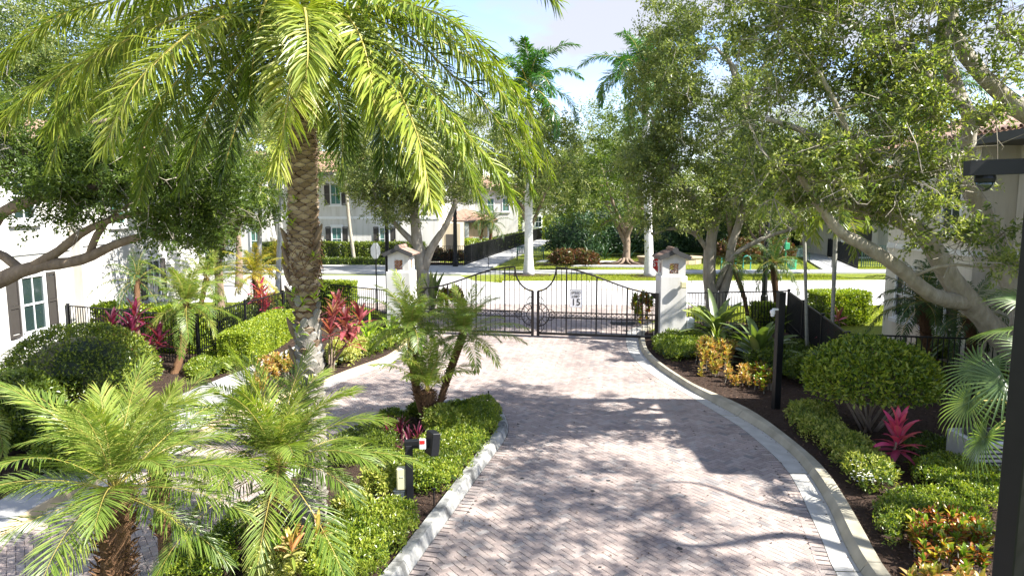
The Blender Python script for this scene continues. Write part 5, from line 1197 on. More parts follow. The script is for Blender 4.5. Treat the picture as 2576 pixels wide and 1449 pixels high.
# fronds: rib points as seen in the photograph, each at its own real distance
hub = (757, 72)
FR = [  # last value is leaf tone: lit fronds coloured yellower, shaded ones darker
 ([(757, 60, 9.4), (600, -40, 8.9), (430, -30, 8.4), (287, 0, 8.1), (167, 33, 7.8), (83, 82, 7.6), (-20, 175, 7.4)], .5),
 ([(752, 62, 9.4), (600, 10, 9.0), (440, 50, 8.6), (293, 112, 8.3), (167, 182, 8.1), (83, 232, 7.9), (-10, 325, 7.7)], .55),
 ([(750, 66, 9.4), (667, 26, 8.9), (533, 52, 8.3), (443, 112, 7.9), (367, 182, 7.6), (313, 255, 7.4), (258, 380, 7.2)], .62),
 ([(745, 90, 9.6), (667, 98, 9.9), (567, 142, 10.3), (500, 205, 10.7), (433, 285, 11.0), (375, 400, 11.2), (350, 500, 11.3)], .25),
 ([(745, 80, 9.6), (560, 60, 10.2), (400, 150, 10.8), (250, 240, 11.2), (160, 320, 11.4), (128, 420, 11.4)], .45),
 ([(748, 100, 9.8), (690, 170, 10.5), (640, 220, 10.9), (600, 300, 11.1), (570, 400, 11.2), (555, 455, 11.2)], .12),
 ([(755, 60, 9.2), (738, 60, 8.6), (735, 120, 8.1), (728, 220, 7.9), (712, 330, 7.8), (702, 425, 7.8)], .66),
 ([(765, 60, 9.2), (795, 40, 8.6), (800, 110, 8.2), (803, 200, 8.1), (800, 290, 8.1)], .5),
 ([(770, 62, 9.4), (870, -30, 8.9), (975, -5, 8.6), (1092, 32, 8.4), (1159, 70, 8.3), (1225, 130, 8.3), (1292, 215, 8.3)], .4),
 ([(770, 66, 9.4), (859, 50, 9.0), (959, 100, 8.7), (1025, 167, 8.5), (1092, 235, 8.3), (1159, 320, 8.2), (1242, 420, 8.1), (1290, 500, 8.1)], .5),
 ([(765, 72, 9.4), (859, 88, 8.9), (925, 135, 8.5), (992, 212, 8.2), (1030, 290, 8.0), (1060, 375, 7.9), (1085, 510, 7.8)], .6),
 ([(772, 70, 9.6), (920, 40, 9.8), (1059, 112, 10.0), (1125, 180, 10.1), (1195, 232, 10.2), (1250, 305, 10.2), (1312, 385, 10.2), (1338, 480, 10.2)], .35),
 ([(772, 66, 9.6), (960, 20, 10.4), (1120, 110, 10.8), (1250, 190, 11.1), (1325, 270, 11.2), (1362, 360, 11.2), (1385, 440, 11.2)], .45),
 ([(770, 90, 9.8), (865, 137, 10.6), (915, 185, 11.2), (950, 250, 11.5), (962, 330, 11.6), (965, 420, 11.6)], .1),
 ([(765, 100, 9.8), (820, 190, 10.6), (852, 260, 11.0), (862, 350, 11.1), (858, 440, 11.1)], .12),
 ([(755, 50, 9.3), (690, -120, 8.8), (560, -190, 8.4), (420, -190, 8.0), (300, -130, 7.7), (180, -30, 7.5)], .5),
 ([(760, 50, 9.6), (640, -80, 10.4), (520, -70, 11.2), (420, -10, 11.8), (340, 70, 12.1), (280, 160, 12.2)], .3),
 ([(760, 46, 9.6), (900, -160, 9.6), (1060, -230, 9.6), (1230, -160, 9.6), (1340, -60, 9.6), (1400, 5, 9.6)], .3),
 ([(758, 40, 9.3), (770, -160, 8.7), (800, -280, 8.1), (830, -320, 7.6), (860, -260, 7.2)], .5),
 ([(758, 40, 9.6), (700, -190, 10.6), (660, -230, 11.4), (620, -180, 12.2), (600, -100, 12.6)], .3),
 ([(760, 40, 9.7), (830, -140, 10.8), (930, -140, 11.6), (1000, -60, 12.2), (1040, 30, 12.4)], .3),
 ([(762, 56, 9.3), (690, -20, 8.9), (660, 30, 8.5), (640, 130, 8.4), (628, 240, 8.4)], .35),
 ([(757, 60, 9.2), (765, 20, 8.3), (772, 60, 7.7), (775, 130, 7.4), (770, 200, 7.3)], .55),
 ([(770, 66, 9.4), (880, 60, 9.2), (980, 130, 9.1), (1080, 260, 9.0), (1160, 390, 8.9), (1215, 510, 8.9)], .3),
 ([(772, 66, 9.5), (930, 15, 9.6), (1080, 55, 9.7), (1200, 155, 9.8), (1290, 275, 9.8), (1350, 400, 9.8)], .42),
 ([(770, 70, 9.7), (880, 105, 9.9), (955, 200, 10.0), (995, 320, 10.1), (1005, 440, 10.1)], .25),
 ([(750, 66, 9.3), (650, 58, 9.1), (520, 130, 9.0), (400, 260, 8.9), (330, 390, 8.9)], .4),
 ([(748, 70, 9.8), (640, 120, 10.0), (545, 245, 10.2), (490, 370, 10.3), (455, 470, 10.3)], .22),
 ([(768, 60, 9.2), (850, 30, 8.7), (900, 80, 8.3), (930, 180, 8.1), (945, 300, 8.0)], .55),
 ([(755, 50, 9.3), (640, -60, 9.5), (480, -40, 9.6), (330, 60, 9.6), (210, 200, 9.6), (120, 330, 9.6)], .35),
]
for k, (pp, tn) in enumerate(FR):
    pts = [P(*q) for q in pp]; Lf = sum((pts[i + 1] - pts[i]).length for i in range(len(pts) - 1)); o_ = np.array(tp)
    me = frond_mesh('frond', [np.array(q) - o_ for q in pts], M['palm'], .024, nl=int(56 * Lf), llen=.56, lw=.03, droop=.42, plum=.4, seed=k + 3, t0=.07, tone=(tn - .04, tn + .04), ang=(80, 36)); link('frond', me, root)
# fern and vine sprigs on the trunk
fernset = blade_set('strap', .16, .035, 4, (60, 30, 5), 3, bend=.8)
for k, (x, y, s) in enumerate(((717, 545, 1.1), (735, 560, .8), (742, 500, .6), (815, 720, 1.2), (735, 735, 1), (760, 760, 1), (790, 745, .9), (712, 770, .8), (790, 640, .8), (748, 830, .9))):
    fr_ = thing('trunk_fern', ('fern sprig on the date palm trunk, ' + ('left side level with the upper windows', 'just right of the highest left sprig', 'small and highest on the left', 'right side above the pale scales', 'left side where the scales turn pale', 'middle of the trunk where the scales turn pale', 'front right where the scales turn pale', 'far left beside the fence top', 'right of centre on the brown scales', 'lowest, on the pale scales')[k]), 'fern', P(x, y, 9.3), 0, 'fern sprigs on the tall palm trunk')
    rosette(fr_, P(x, y, 9.27), fernset, 9, s, k, parts=False, mat='strap')

# ================================================================== PYGMY DATE PALMS
frond_set('near', 'pygmy', 1.62, 58, .38, .0145, bend=1.2, droop=.2, r0=.007, plum=.13, tone=(.22, .68), ang=(64, 22))
frond_set('mid', 'pygmy', 1.3, 58, .25, .015, bend=1.3, droop=.35, r0=.008, plum=.2, tone=(.3, .7))
frond_set('gold', 'pygmy_gold', 1.2, 36, .22, .02, bend=1.5, droop=.5, r0=.01, tone=(.2, .7))
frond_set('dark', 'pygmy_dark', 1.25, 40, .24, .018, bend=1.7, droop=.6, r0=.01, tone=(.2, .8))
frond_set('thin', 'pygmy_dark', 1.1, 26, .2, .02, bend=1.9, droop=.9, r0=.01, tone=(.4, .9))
frond_set('royal', 'royal', 4.2, 84, .8, .07, bend=2.3, droop=.5, r0=.045, plum=.55, tone=(.25, .7), elevs=(85, 62, 40, 18, -5, -30))
frond_set('adon', 'palm', 1.7, 34, .5, .05, bend=2.3, droop=.35, r0=.02, plum=.3, tone=(.25, .6), elevs=(75, 50, 25, 0, -30))
def palm(name, label, base, crown_c, key, n, scale, seed, r=.07, trunkmat='fibre', lean=None, group=None, ringed=True, lo=0, hi=99, fibre=0, parent=None):
    base = Vector(base); base.z = min(base.z, .08) if base.z < 0 or base.z > .1 else base.z; base.z = max(base.z, -.02); c = Vector(crown_c); root = thing(name, label, 'palm', base, 0, group) if parent is None else parent
    midp = base.lerp(c, .5) + Vector(lean or (0, 0, 0)); mb = MB(); Lt = (c - base).length
    if ringed: ringed_trunk(mb, [base, midp, c], [r * 1.15, r * .9, r * 1.05, r * 1.25], max(8, int(Lt / .05)), 10, .07)
    else: mb.tube([tuple(q) for q in catmull([tuple(base), tuple(midp), tuple(c)], 12)], [r * (1.15 - .25 * i / 11) for i in range(12)], 10)
    mb.build('trunk', M[trunkmat], root, True)
    if fibre:
        rs = random.Random(seed); mb = MB()
        for i in range(fibre):
            t = rs.uniform(.35, 1.0); p = base.lerp(c, t) + Vector(lean or (0, 0, 0)) * (4 * t * (1 - t)); a = rs.uniform(0, 6.28); d = Vector((math.cos(a), math.sin(a), 0)); mb.tone = rs.random()
            mb.tube([p + d * r * .9, p + d * (r * 1.5) + UP * .05, p + d * (r * 1.9) + UP * rs.uniform(.02, .12)], [.012, .01, .003], 4, False)
        mb.build('old_leaf_stubs', M['fibre'], root, kind='stuff')
    crown(root, c, key, n, scale, seed, lo, hi); return root
palm('pygmy_palm', 'large pygmy palm in the lower left corner with a thick shaggy trunk', (-3.9, 6.2, .08), P(290, 1232, 6.3), 'near', 25, .98, 5, r=.12, fibre=260, lo=0, hi=5)
crown(bpy.data.objects['pygmy_palm'], P(290, 1240, 6.3), 'near', 6, .9, 6, 5, 7)
palm('pygmy_palm', 'pygmy palm with a slimmer trunk just behind the lower left palm', (-4.35, 8.15, .08), P(392, 1150, 8.0), 'near', 20, .82, 9, r=.085, fibre=120, hi=5)
palm('pygmy_palm', 'low pygmy palm in front of the tall date palm trunk', (-3.3, 8.3, .08), P(700, 1170, 8.5), 'near', 38, 1.1, 21, r=.09, fibre=90, hi=6)
cb = G(1082, 1092)
cl = palm('pygmy_palm', 'three-stemmed pygmy palm at the back of the island, left stem bearing a dark trunk', cb, P(1034, 826, 13.9), 'mid', 27, 1.0, 31, r=.085, fibre=100, lean=(-.1, 0, -.1), hi=6)
palm('x', '', cb, P(1076, 985, 13.5), 'mid', 16, 1.15, 32, r=.11, fibre=160, parent=cl, hi=3); palm('x', '', cb, P(1164, 842, 14.0), 'mid', 27, 1.0, 33, r=.075, fibre=60, parent=cl, lean=(-.05, 0, -.1), hi=6)
cl['label'] = 'clump of pygmy palm with three stems at the back of the island'
palm('pygmy_palm', 'leaning pygmy palm with a ringed trunk before the left fence corner', G(438, 945), P(470, 765, 19.6), 'mid', 30, 1.25, 41, r=.11, lean=(.05, 0, -.2), fibre=50)
palm('pygmy_palm', 'thin dull palm against the white house wall on the left', P(345, 860, 21.5) , P(345, 705, 22.5), 'thin', 20, 1.25, 43, r=.08)
palm('pygmy_palm', 'golden pygmy palm behind the left fence, nearer the tall palm', Vector((-9.6, 25.5, 0)), P(640, 690, 25.8), 'gold', 26, 1.2, 45, r=.09)
palm('pygmy_palm', 'green pygmy palm left of the golden one behind the left fence', Vector((-11.8, 25.0, 0)), P(520, 700, 25.4), 'mid', 24, 1.25, 46, r=.09)
palm('pygmy_palm', 'yellow green palm by the white poles left of the tall palm', Vector((-10.6, 31, 0)), P(700, 655, 31), 'gold', 20, 1.1, 47, r=.09)
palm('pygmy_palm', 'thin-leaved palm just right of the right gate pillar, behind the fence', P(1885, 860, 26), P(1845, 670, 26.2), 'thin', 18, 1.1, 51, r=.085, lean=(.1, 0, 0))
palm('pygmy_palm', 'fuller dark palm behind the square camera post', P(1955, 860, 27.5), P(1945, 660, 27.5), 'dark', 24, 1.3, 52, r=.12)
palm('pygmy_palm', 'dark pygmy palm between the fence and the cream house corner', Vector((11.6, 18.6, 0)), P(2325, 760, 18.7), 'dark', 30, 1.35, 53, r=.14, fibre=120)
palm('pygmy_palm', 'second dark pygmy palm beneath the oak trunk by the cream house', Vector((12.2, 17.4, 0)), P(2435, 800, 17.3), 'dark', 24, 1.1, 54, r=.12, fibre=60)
palm('pygmy_palm', 'small palm at the left edge beside the round topiary', G(-60, 1230), P(-70, 1010, 11.4), 'mid', 18, 1.0, 55, r=.09)
palm('pygmy_palm', 'olive palm in the far garden behind the long fence, nearest the peach house', Vector((-3.1, 66, 0)), P(1212, 552, 66), 'dark', 16, 1.6, 56, r=.15); palm('pygmy_palm', 'darker twin palm by the parked car behind the long fence', Vector((-2.3, 67, 0)), P(1238, 560, 66), 'dark', 18, 1.7, 57, r=.15)
# slender ringed palms behind the right fence
palm('christmas_palm', 'slender ringed palm behind the right fence, left of the pair', P(2036, 800, 20.5), P(2020, 470, 21.0), 'adon', 12, .95, 61, r=.05, trunkmat='grey_trunk', lean=(.0, 0, .1), lo=0)
palm('christmas_palm', 'slender ringed palm behind the right fence, right of the pair', P(2093, 860, 19.0), P(2105, 520, 19.2), 'adon', 12, .95, 62, r=.055, trunkmat='grey_trunk', lo=0)
palm('christmas_palm', 'slim palm with white trunk left of the tall date palm', P(695, 755, 30), P(712, 380, 30), 'adon', 10, 1.1, 63, r=.1, trunkmat='royal_trunk', ringed=False); palm('christmas_palm', 'short white palm trunk among the leaves left of the tall date palm', P(648, 740, 29), P(655, 470, 29), 'adon', 9, 1.0, 64, r=.1, trunkmat='royal_trunk', ringed=False)
palm('coconut_palm', 'thin brown palm trunk leaning before the shuttered white house', Vector((-12.75, 55.2, 0)), P(868, 430, 55), 'royal', 9, .6, 65, r=.13, trunkmat='bark', ringed=False, lean=(-.1, 0, 0))
# royal palms by the street
def royal(label, x, Yd, cy, seed, r=.27, cx=None):
    b0 = P(x, 690, Yd); b0.z = 0; c = P(cx or x, cy, Yd); root = thing('royal_palm', label, 'palm tree', b0, 0, 'royal palms along the street'); mb = MB(); H = c.z
    mb.tube([b0 + Vector(((c.x - b0.x) * t, 0, H * t)) for t in (0, .02, .05, .1, .3, .5, .7, .82)], [r * 1.55, r * 1.45, r * 1.3, r * 1.1, r, r * 1.05, r * .95, r * .85], 16); mb.build('trunk', M['royal_trunk'], root, True)
    mb = MB(); mb.tube([b0 + Vector(((c.x - b0.x) * t, 0, H * t)) for t in (.82, .86, .93, 1.0)], [r * .85, r * .9, r * .6, r * .2], 12); mb.build('crownshaft', M['crownshaft'], root, True)
    crown(root, c, 'royal', 21, 1.08, seed); return root
royal('royal palm with white trunk seen through the gap in the gate', 1330, 47, 215, 71)
royal('royal palm with white trunk beside the right gate pillar', 1634, 46, 185, 72, cx=1622)
royal('tall palm far behind the live oak at upper right', 2320, 44, 250, 73, r=.3)

# ================================================================== TREES
def pl(*q): return [P(*k) for k in q]
def cxyz(x, y, Yd): return tuple(P(x, y, Yd))
# live oak on the right
tree('live_oak', 'gnarled live oak with forked grey limbs on the right by the cream house', 'tree', (11.4, 14.4, 0), [
  ([(11.5, 14.3, -.1), (11.3, 14.4, 1.0)] + pl((2500, 830, 14.3), (2400, 715, 13.9), (2330, 600, 13.6), (2250, 545, 13.4), (2150, 515, 13.2), (2060, 505, 13.0), (1990, 500, 12.7)), .3, .07),
  (pl((2450, 765, 14.2), (2350, 745, 13.4), (2270, 680, 13.0), (2180, 620, 12.8), (2110, 580, 12.6), (2050, 500, 12.4), (2010, 440, 12.2), (1960, 400, 12)), .17, .04),
  ([(11.6, 14.6, 0)] + pl((2560, 760, 14.6), (2500, 620, 14.6), (2470, 540, 14.5), (2440, 470, 14.4), (2430, 380, 14.2), (2440, 300, 14.0), (2400, 210, 13.8), (2370, 100, 13.6), (2380, 0, 13.4), (2390, -120, 13.4)), .24, .08),
  (pl((2436, 320, 14.2), (2520, 265, 13.6), (2600, 268, 13.2), (2700, 290, 13)), .14, .06),
  (pl((2600, 300, 12.6), (2540, 255, 12.8), (2470, 190, 13), (2400, 90, 13.2), (2395, 0, 13.4), (2380, -80, 13.4)), .17, .1),
  (pl((2425, 380, 14.2), (2330, 440, 13.6), (2220, 430, 13.2), (2120, 380, 12.8), (2020, 330, 12.5), (1930, 300, 12.2)), .12, .04),
  (pl((2420, 260, 13.9), (2330, 190, 13.2), (2240, 110, 12.7), (2140, 60, 12.3), (2040, 10, 12)), .12, .04),
  (pl((2290, 565, 13.5), (2200, 470, 12.9), (2150, 380, 12.4), (2110, 280, 12), (2060, 180, 11.8)), .1, .03),
 ], [(cxyz(2130, 330, 12.6), (1.9, 1.8, 1.3), 52), (cxyz(2330, 170, 12.8), (1.7, 1.8, 1.3), 34), (cxyz(2110, 90, 12.2), (1.7, 1.7, 1.2), 38), (cxyz(2020, 440, 12.2), (1.1, 1.5, .6), 26), (cxyz(2260, 460, 13), (1.2, 1.4, .6), 22),
  (cxyz(2250, -150, 12.5), (2.6, 2.6, 1.3), 60), (cxyz(2000, -100, 11.5), (2.0, 2.2, 1.0), 30), (cxyz(2540, -90, 12.8), (1.6, 2, 1), 26), (cxyz(2560, 80, 13.5), (.9, 1.2, .8), 6), (cxyz(2400, 580, 12.2), (1.0, .8, .6), 7), (cxyz(2500, 640, 11.6), (.6, .6, .5), 5)],
 'oak', .095, .042, 215, .42, 101, twigs=850, sprigs=14, rtip=.011, tone=(.15, 1))
# the same oak family over the driveway on the right, outside the frame: crown spread and trunk set to shape the shade on the pavers
tree('live_oak', 'unseen live oak branches overhanging the near right of the driveway from above', 'tree', (13.6, 6.6, 0), [
  ([(13.6, 6.6, -.1), (13.5, 6.6, 3.0), (13.0, 6.6, 6.0), (12.0, 6.3, 7.0), (11.1, 6.9, 7.1), (10.2, 6.4, 7.6), (9.2, 6.9, 7.4)], .26, .015), ([(13.3, 6.6, 4.2), (12.6, 7.4, 6.8), (11.7, 7.6, 7.6), (11.0, 8.5, 7.9), (10.2, 8.2, 8.4)], .1, .012)],
 [((8.2, 6.6, 7.6), (2.5, 1.7, .8), 44), ((9.8, 8.2, 8.4), (1.8, 1.6, .8), 26), ((7.6, 8.4, 7.8), (1.8, 1.3, .7), 18), ((6.9, 4.9, 7.6), (1.6, 1.3, .6), 12), ((10.4, 4.0, 7.6), (1.6, 1.3, .7), 16), ((8.6, 4.3, 7.9), (1.4, 1.2, .6), 12), ((10.6, 5.6, 7.6), (1.6, 1.6, .8), 12)], 'oak', .09, .038, 210, .45, 102, sprigs=12, rtip=.012)
# oak behind the right pillar
tree('live_oak', 'multi-stemmed oak behind the fence just right of the right gate pillar', 'tree', tuple(P(1790, 880, 26.3).xy) + (0,), [
  (pl((1795, 905, 26.3), (1795, 780, 26.3), (1785, 700, 26.3), (1790, 600, 26.2), (1815, 500, 26), (1860, 430, 25.8)), .32, .14), (pl((1800, 800, 26.3), (1830, 700, 26.2), (1840, 620, 26), (1865, 540, 25.8), (1890, 380, 25.4), (1865, 250, 25), (1820, 110, 25)), .2, .07),
  (pl((1888, 360, 25.4), (1870, 290, 25.2), (1850, 180, 25), (1800, 120, 24.8)), .16, .05), (pl((1875, 290, 25.2), (1900, 200, 25), (1940, 140, 25)), .1, .04), (pl((1800, 730, 26.3), (1840, 650, 25.9), (1920, 600, 25.6), (2010, 570, 25.4), (2060, 540, 25.2)), .13, .04),
  (pl((1785, 640, 26.3), (1750, 590, 26.1), (1690, 575, 26), (1640, 590, 26)), .1, .04), (pl((1790, 560, 26.2), (1720, 470, 26), (1670, 380, 25.8), (1640, 300, 25.6)), .14, .05)],
 [(cxyz(1790, 200, 25.2), (2.8, 2.8, 2.4), 100), (cxyz(1730, 430, 25.8), (2.5, 2.3, 1.6), 75), (cxyz(1850, 40, 25), (3.2, 2.6, 1.8), 70), (cxyz(1900, 420, 25.3), (2.0, 2, 1.3), 42), (cxyz(1665, 120, 24.6), (1.0, 1.6, 1.6), 24), (cxyz(1950, 520, 25.2), (1.6, 1.4, .8), 18), (cxyz(1680, 560, 25.8), (1.6, 1.4, .5), 18), (cxyz(1850, -170, 25), (3, 2.6, 2), 30), (cxyz(1665, 300, 25.6), (1.2, 1.4, 1.7), 40), (cxyz(1630, 430, 25.8), (1.1, 1.3, 1.5), 44)],
 'oak_far', .12, .055, 190, .62, 103, sprigs=11, rtip=.02, twigs=260, tone=(.05, .85))
# oak behind the left pillar
tree('live_oak', 'oak with a forked trunk directly behind the left gate pillar', 'tree', tuple(P(1068, 850, 28.2).xy) + (0,), [
  (pl((1072, 870, 28.2), (1068, 760, 28.2), (1058, 650, 28.2), (1048, 600, 28.1), (1042, 520, 28), (1035, 430, 28)), .34, .14), (pl((1066, 680, 28.2), (1085, 625, 28), (1120, 570, 27.8), (1150, 500, 27.6)), .2, .08), (pl((1050, 620, 28.2), (1000, 570, 28), (960, 520, 27.8), (930, 460, 27.6)), .14, .05)],
 [(cxyz(1040, 330, 28), (3.1, 2.5, 1.9), 130), (cxyz(1120, 450, 27.6), (2.1, 2, 1.2), 70), (cxyz(930, 440, 27.8), (1.6, 1.7, 1.2), 52), (cxyz(1010, 470, 27.4), (1.8, 1.6, .9), 36), (cxyz(980, 540, 27.9), (1.0, 1.2, .5), 12)], 'oak_far', .12, .055, 190, .62, 104, sprigs=11, rtip=.02, twigs=70)
# oak over the left house
tree('live_oak', 'dark oak whose long low limb reaches in from the left edge', 'tree', (-12.9, 15.2, 0), [
  ([(-12.9, 15.2, -.1), (-12.8, 15.1, 1.2), (-12.4, 15, 2.4)] + pl((0, 705, 14.8), (90, 672, 14.7), (200, 655, 14.6), (290, 615, 14.5), (370, 590, 14.4), (450, 560, 14.3)), .22, .05), (pl((60, 685, 14.8), (0, 640, 14.9), (-60, 640, 15)), .1, .1),
  (pl((90, 668, 14.7), (150, 630, 14.6), (200, 590, 14.5), (260, 560, 14.3), (330, 540, 14.2), (420, 520, 14.1)), .12, .04), (pl((225, 645, 14.6), (245, 590, 14.5), (300, 530, 14.5), (400, 480, 14.5)), .09, .03), (pl((-40, 600, 15), (0, 540, 14.8), (90, 500, 14.5), (200, 480, 14.3), (330, 440, 14.2), (450, 400, 14)), .16, .04),
  (pl((-60, 500, 15), (40, 400, 14.8), (160, 330, 14.6), (300, 300, 14.4)), .14, .05)],
 [(cxyz(380, 480, 14.2), (1.7, 1.4, .75), 60), (cxyz(520, 470, 14.2), (1.0, 1.0, .9), 34), (cxyz(180, 440, 14.4), (1.7, 1.4, .75), 52), (cxyz(60, 350, 14.6), (1.4, 1.6, .8), 28), (cxyz(480, 590, 14.2), (.8, .9, .35), 16), (cxyz(330, 350, 14.6), (1.6, 1.5, .7), 34), (cxyz(-80, 440, 14.8), (1.2, 1.6, .8), 16), (cxyz(120, 545, 14.2), (.8, .6, .2), 5)],
 'green_tree', .09, .038, 270, .46, 105, bark='bark_brown', sprigs=12, rtip=.012, twigs=160, tone=(0, .9))
# trees of the garden and park beyond
def bgtree(label, x, Yd, ytop, ybot, w, mat, seed, n=70, bark='bark_brown', per=260, L=.22, trunk=True, name='park_tree', r=.25, fill=1.0, group='trees beyond the street'):
    b0 = P(x, 700, Yd); b0.z = 0; zt = P(x, ytop, Yd).z; zb = max(.5, P(x, ybot, Yd).z); wx = w * Yd / FPX / 2; zc = (zt + zb) / 2; rs = random.Random(seed); bl = []
    for k in range(4):
        bl.append(((b0.x + rs.uniform(-.45, .45) * wx, Yd + rs.uniform(-.3, .3) * wx, zb + (zt - zb) * (.3 + .18 * k)), (wx * (.85 - .12 * k), wx * .8, (zt - zb) * .3), int(n * (.34 - .05 * k))))
    st = [([(b0.x, Yd, -.1), (b0.x + .1, Yd, zb * .6), (b0.x, Yd, zc)], r, r * .35)]
    for k in range(4):
        a = rs.uniform(0, 6.28); st.append(([(b0.x, Yd, zb * .7 + k * .4), (b0.x + math.cos(a) * wx * .3, Yd + math.sin(a) * wx * .3, zb + (zc - zb) * .5), (b0.x + math.cos(a) * wx * .6, Yd + math.sin(a) * wx * .6, zc + .3 * k)], r * .5, r * .15))
    return tree(name, label, 'tree', (b0.x, Yd, 0), st, bl, mat, L, L * .46, per, max(.7, wx * .27), seed, bark=bark, sprigs=10, rtip=.03, group=group)
bgtree('brown-trunked park tree with roots spreading on the lawn beyond the gate', 1572, 56, 300, 590, 300, 'green_tree', 201, 90, r=.42)
bgtree('pale green oak crown wrapped around the left royal palm', 1330, 48.6, 270, 540, 330, 'oak_far', 202, 90)
bgtree('light green tree filling the gap between the two royal palms', 1480, 72, 285, 560, 330, 'oak_far', 203, 90)
bgtree('dense dark green tree at the end of the left walkway hedge', 1440, 80, 350, 575, 200, 'green_tree', 204, 60)
bgtree('broad bright tree behind the bike rack', 1830, 62, 330, 590, 360, 'oak_far', 205, 80)
bgtree('green tree beyond the street right of the lamp post', 2010, 66, 280, 570, 380, 'oak_far', 206, 90)
bgtree('green tree behind the cream house corner', 2240, 60, 180, 560, 420, 'oak_far', 207, 90)
bgtree('tall green tree showing left of the tall date palm trunk', 600, 40, 235, 560, 300, 'oak_far', 208, 110, L=.17)
bgtree('bright leafy tree against the white house left of the tall date palm', 545, 27.5, 360, 640, 330, 'green_tree', 209, 100, L=.13)
bgtree('high tree above the white house at upper left', 330, 46, 60, 430, 520, 'oak_far', 210, 110)
bgtree('high dark tree in the upper left corner', 60, 44, -40, 400, 500, 'green_tree', 211, 110)
bgtree('tree rising behind the shuttered white house', 900, 74, 210, 470, 420, 'oak_far', 212, 90)
bgtree('tree behind the peach house roof', 1150, 100, 380, 520, 260, 'oak_far', 213, 60)
bgtree('tree crown rising directly behind the tall date palm trunk', 775, 50, 215, 490, 330, 'oak_far', 217, 100)
bgtree('far tree right of the pair of royal palms', 1660, 84, 330, 570, 330, 'green_tree', 214, 70)
bgtree('tree behind the grey house on the right', 2150, 88, 300, 540, 330, 'green_tree', 215, 60)
bgtree('young oak beside the right walkway', 1905, 58, 430, 620, 200, 'oak_far', 216, 50, r=.2)
# dark understorey on the park
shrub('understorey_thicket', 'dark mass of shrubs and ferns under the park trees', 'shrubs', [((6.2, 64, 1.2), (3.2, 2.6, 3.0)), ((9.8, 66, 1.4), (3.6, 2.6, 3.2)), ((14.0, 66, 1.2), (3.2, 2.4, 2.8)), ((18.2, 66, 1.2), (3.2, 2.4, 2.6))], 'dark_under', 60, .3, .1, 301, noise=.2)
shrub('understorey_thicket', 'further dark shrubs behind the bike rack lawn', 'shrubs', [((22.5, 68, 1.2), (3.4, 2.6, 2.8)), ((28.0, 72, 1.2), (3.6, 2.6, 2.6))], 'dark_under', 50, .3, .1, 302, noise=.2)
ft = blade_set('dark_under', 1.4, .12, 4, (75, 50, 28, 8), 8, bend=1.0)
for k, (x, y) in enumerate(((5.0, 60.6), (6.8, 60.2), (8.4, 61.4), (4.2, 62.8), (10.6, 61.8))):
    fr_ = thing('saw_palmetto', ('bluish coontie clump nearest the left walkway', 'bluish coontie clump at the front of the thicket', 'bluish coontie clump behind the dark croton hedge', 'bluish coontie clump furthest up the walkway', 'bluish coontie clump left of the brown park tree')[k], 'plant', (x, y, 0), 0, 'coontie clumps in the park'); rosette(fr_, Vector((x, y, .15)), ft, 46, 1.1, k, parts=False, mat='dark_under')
# park tree roots
rt_ = [o for o in bpy.data.objects if o.name.startswith('park_tree') and 'roots' in o.get('label', '')][0]; mb = MB(); rl = root_loc(rt_)
for k in range(9):
    a = k * .7; mb.tube([rl + Vector((math.cos(a) * .2, math.sin(a) * .2, .45)), rl + Vector((math.cos(a) * .7, math.sin(a) * .6, .15)), rl + Vector((math.cos(a) * 1.6, math.sin(a) * 1.2, .02))], [.16, .1, .03], 6)
mb.build('roots', M['bark_brown'], rt_, True)

# far-off wood that closes the horizon
rs = np.random.RandomState(77); cs = []
for i in range(420):
    x = rs.uniform(-170, 190); y = rs.uniform(125, 165); top_ = 8.5 + 3.5 * math.sin(x * .11) + 2 * math.sin(x * .31 + 1); cs.append((x, y, rs.uniform(1, max(3, top_))))
V, F, T = leaf_cloud(cs, 4.2, 150, .9, .5, 78, (.1, .9), .8, 10)
o = link('distant_wood', np_mesh('distant_wood', V, F, T, M['oak_far'])); o['kind'] = 'stuff'; o['label'] = 'far-off band of trees closing the view beyond the gardens'
# ================================================================== HEDGES AND SHRUBS
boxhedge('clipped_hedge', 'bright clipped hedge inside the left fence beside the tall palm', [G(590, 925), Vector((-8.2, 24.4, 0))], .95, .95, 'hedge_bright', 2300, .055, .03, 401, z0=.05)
boxhedge('clipped_hedge', 'green hedge under the windows of the shuttered white house', [(-21, 56.2), (-7.2, 56.3)], 1.1, 1.7, 'hedge', 260, .15, .07, 402)
boxhedge('low_hedge', 'low strip hedge in front of the taller hedge across the street', [(-21, 54.9), (-7.2, 54.9)], .8, .5, 'hedge', 260, .13, .06, 403, tone=(.1, .7))
boxhedge('clipped_hedge', 'clipped hedge behind the fence left of the left gate pillar', [(-9.4, 32.6), (-7.5, 32.4)], .9, 1.1, 'hedge_bright', 700, .09, .045, 404)
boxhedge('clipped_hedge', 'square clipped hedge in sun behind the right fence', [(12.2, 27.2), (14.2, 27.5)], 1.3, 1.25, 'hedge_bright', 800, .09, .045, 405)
boxhedge('clipped_hedge', 'lower dark hedge leading to the square sunny hedge', [(10.6, 25.8), (12.0, 26.6)], .9, .8, 'hedge', 700, .09, .045, 406)
boxhedge('clipped_hedge', 'tall bright hedge at the far end of the long walkway fence', [(5.0, 94), (10.2, 118)], 1.5, 3.2, 'hedge_bright', 60, .3, .15, 407)
boxhedge('clipped_hedge', 'hedge behind the long fence beside the parked car', [(-3.4, 62), (1.6, 88)], 1.4, 1.3, 'hedge', 90, .22, .1, 408)
boxhedge('clipped_hedge', 'yellow green hedge before the peach house', [(-5.2, 70), (-1.2, 70)], 1.4, 1.3, 'hedge_bright', 120, .2, .1, 409)
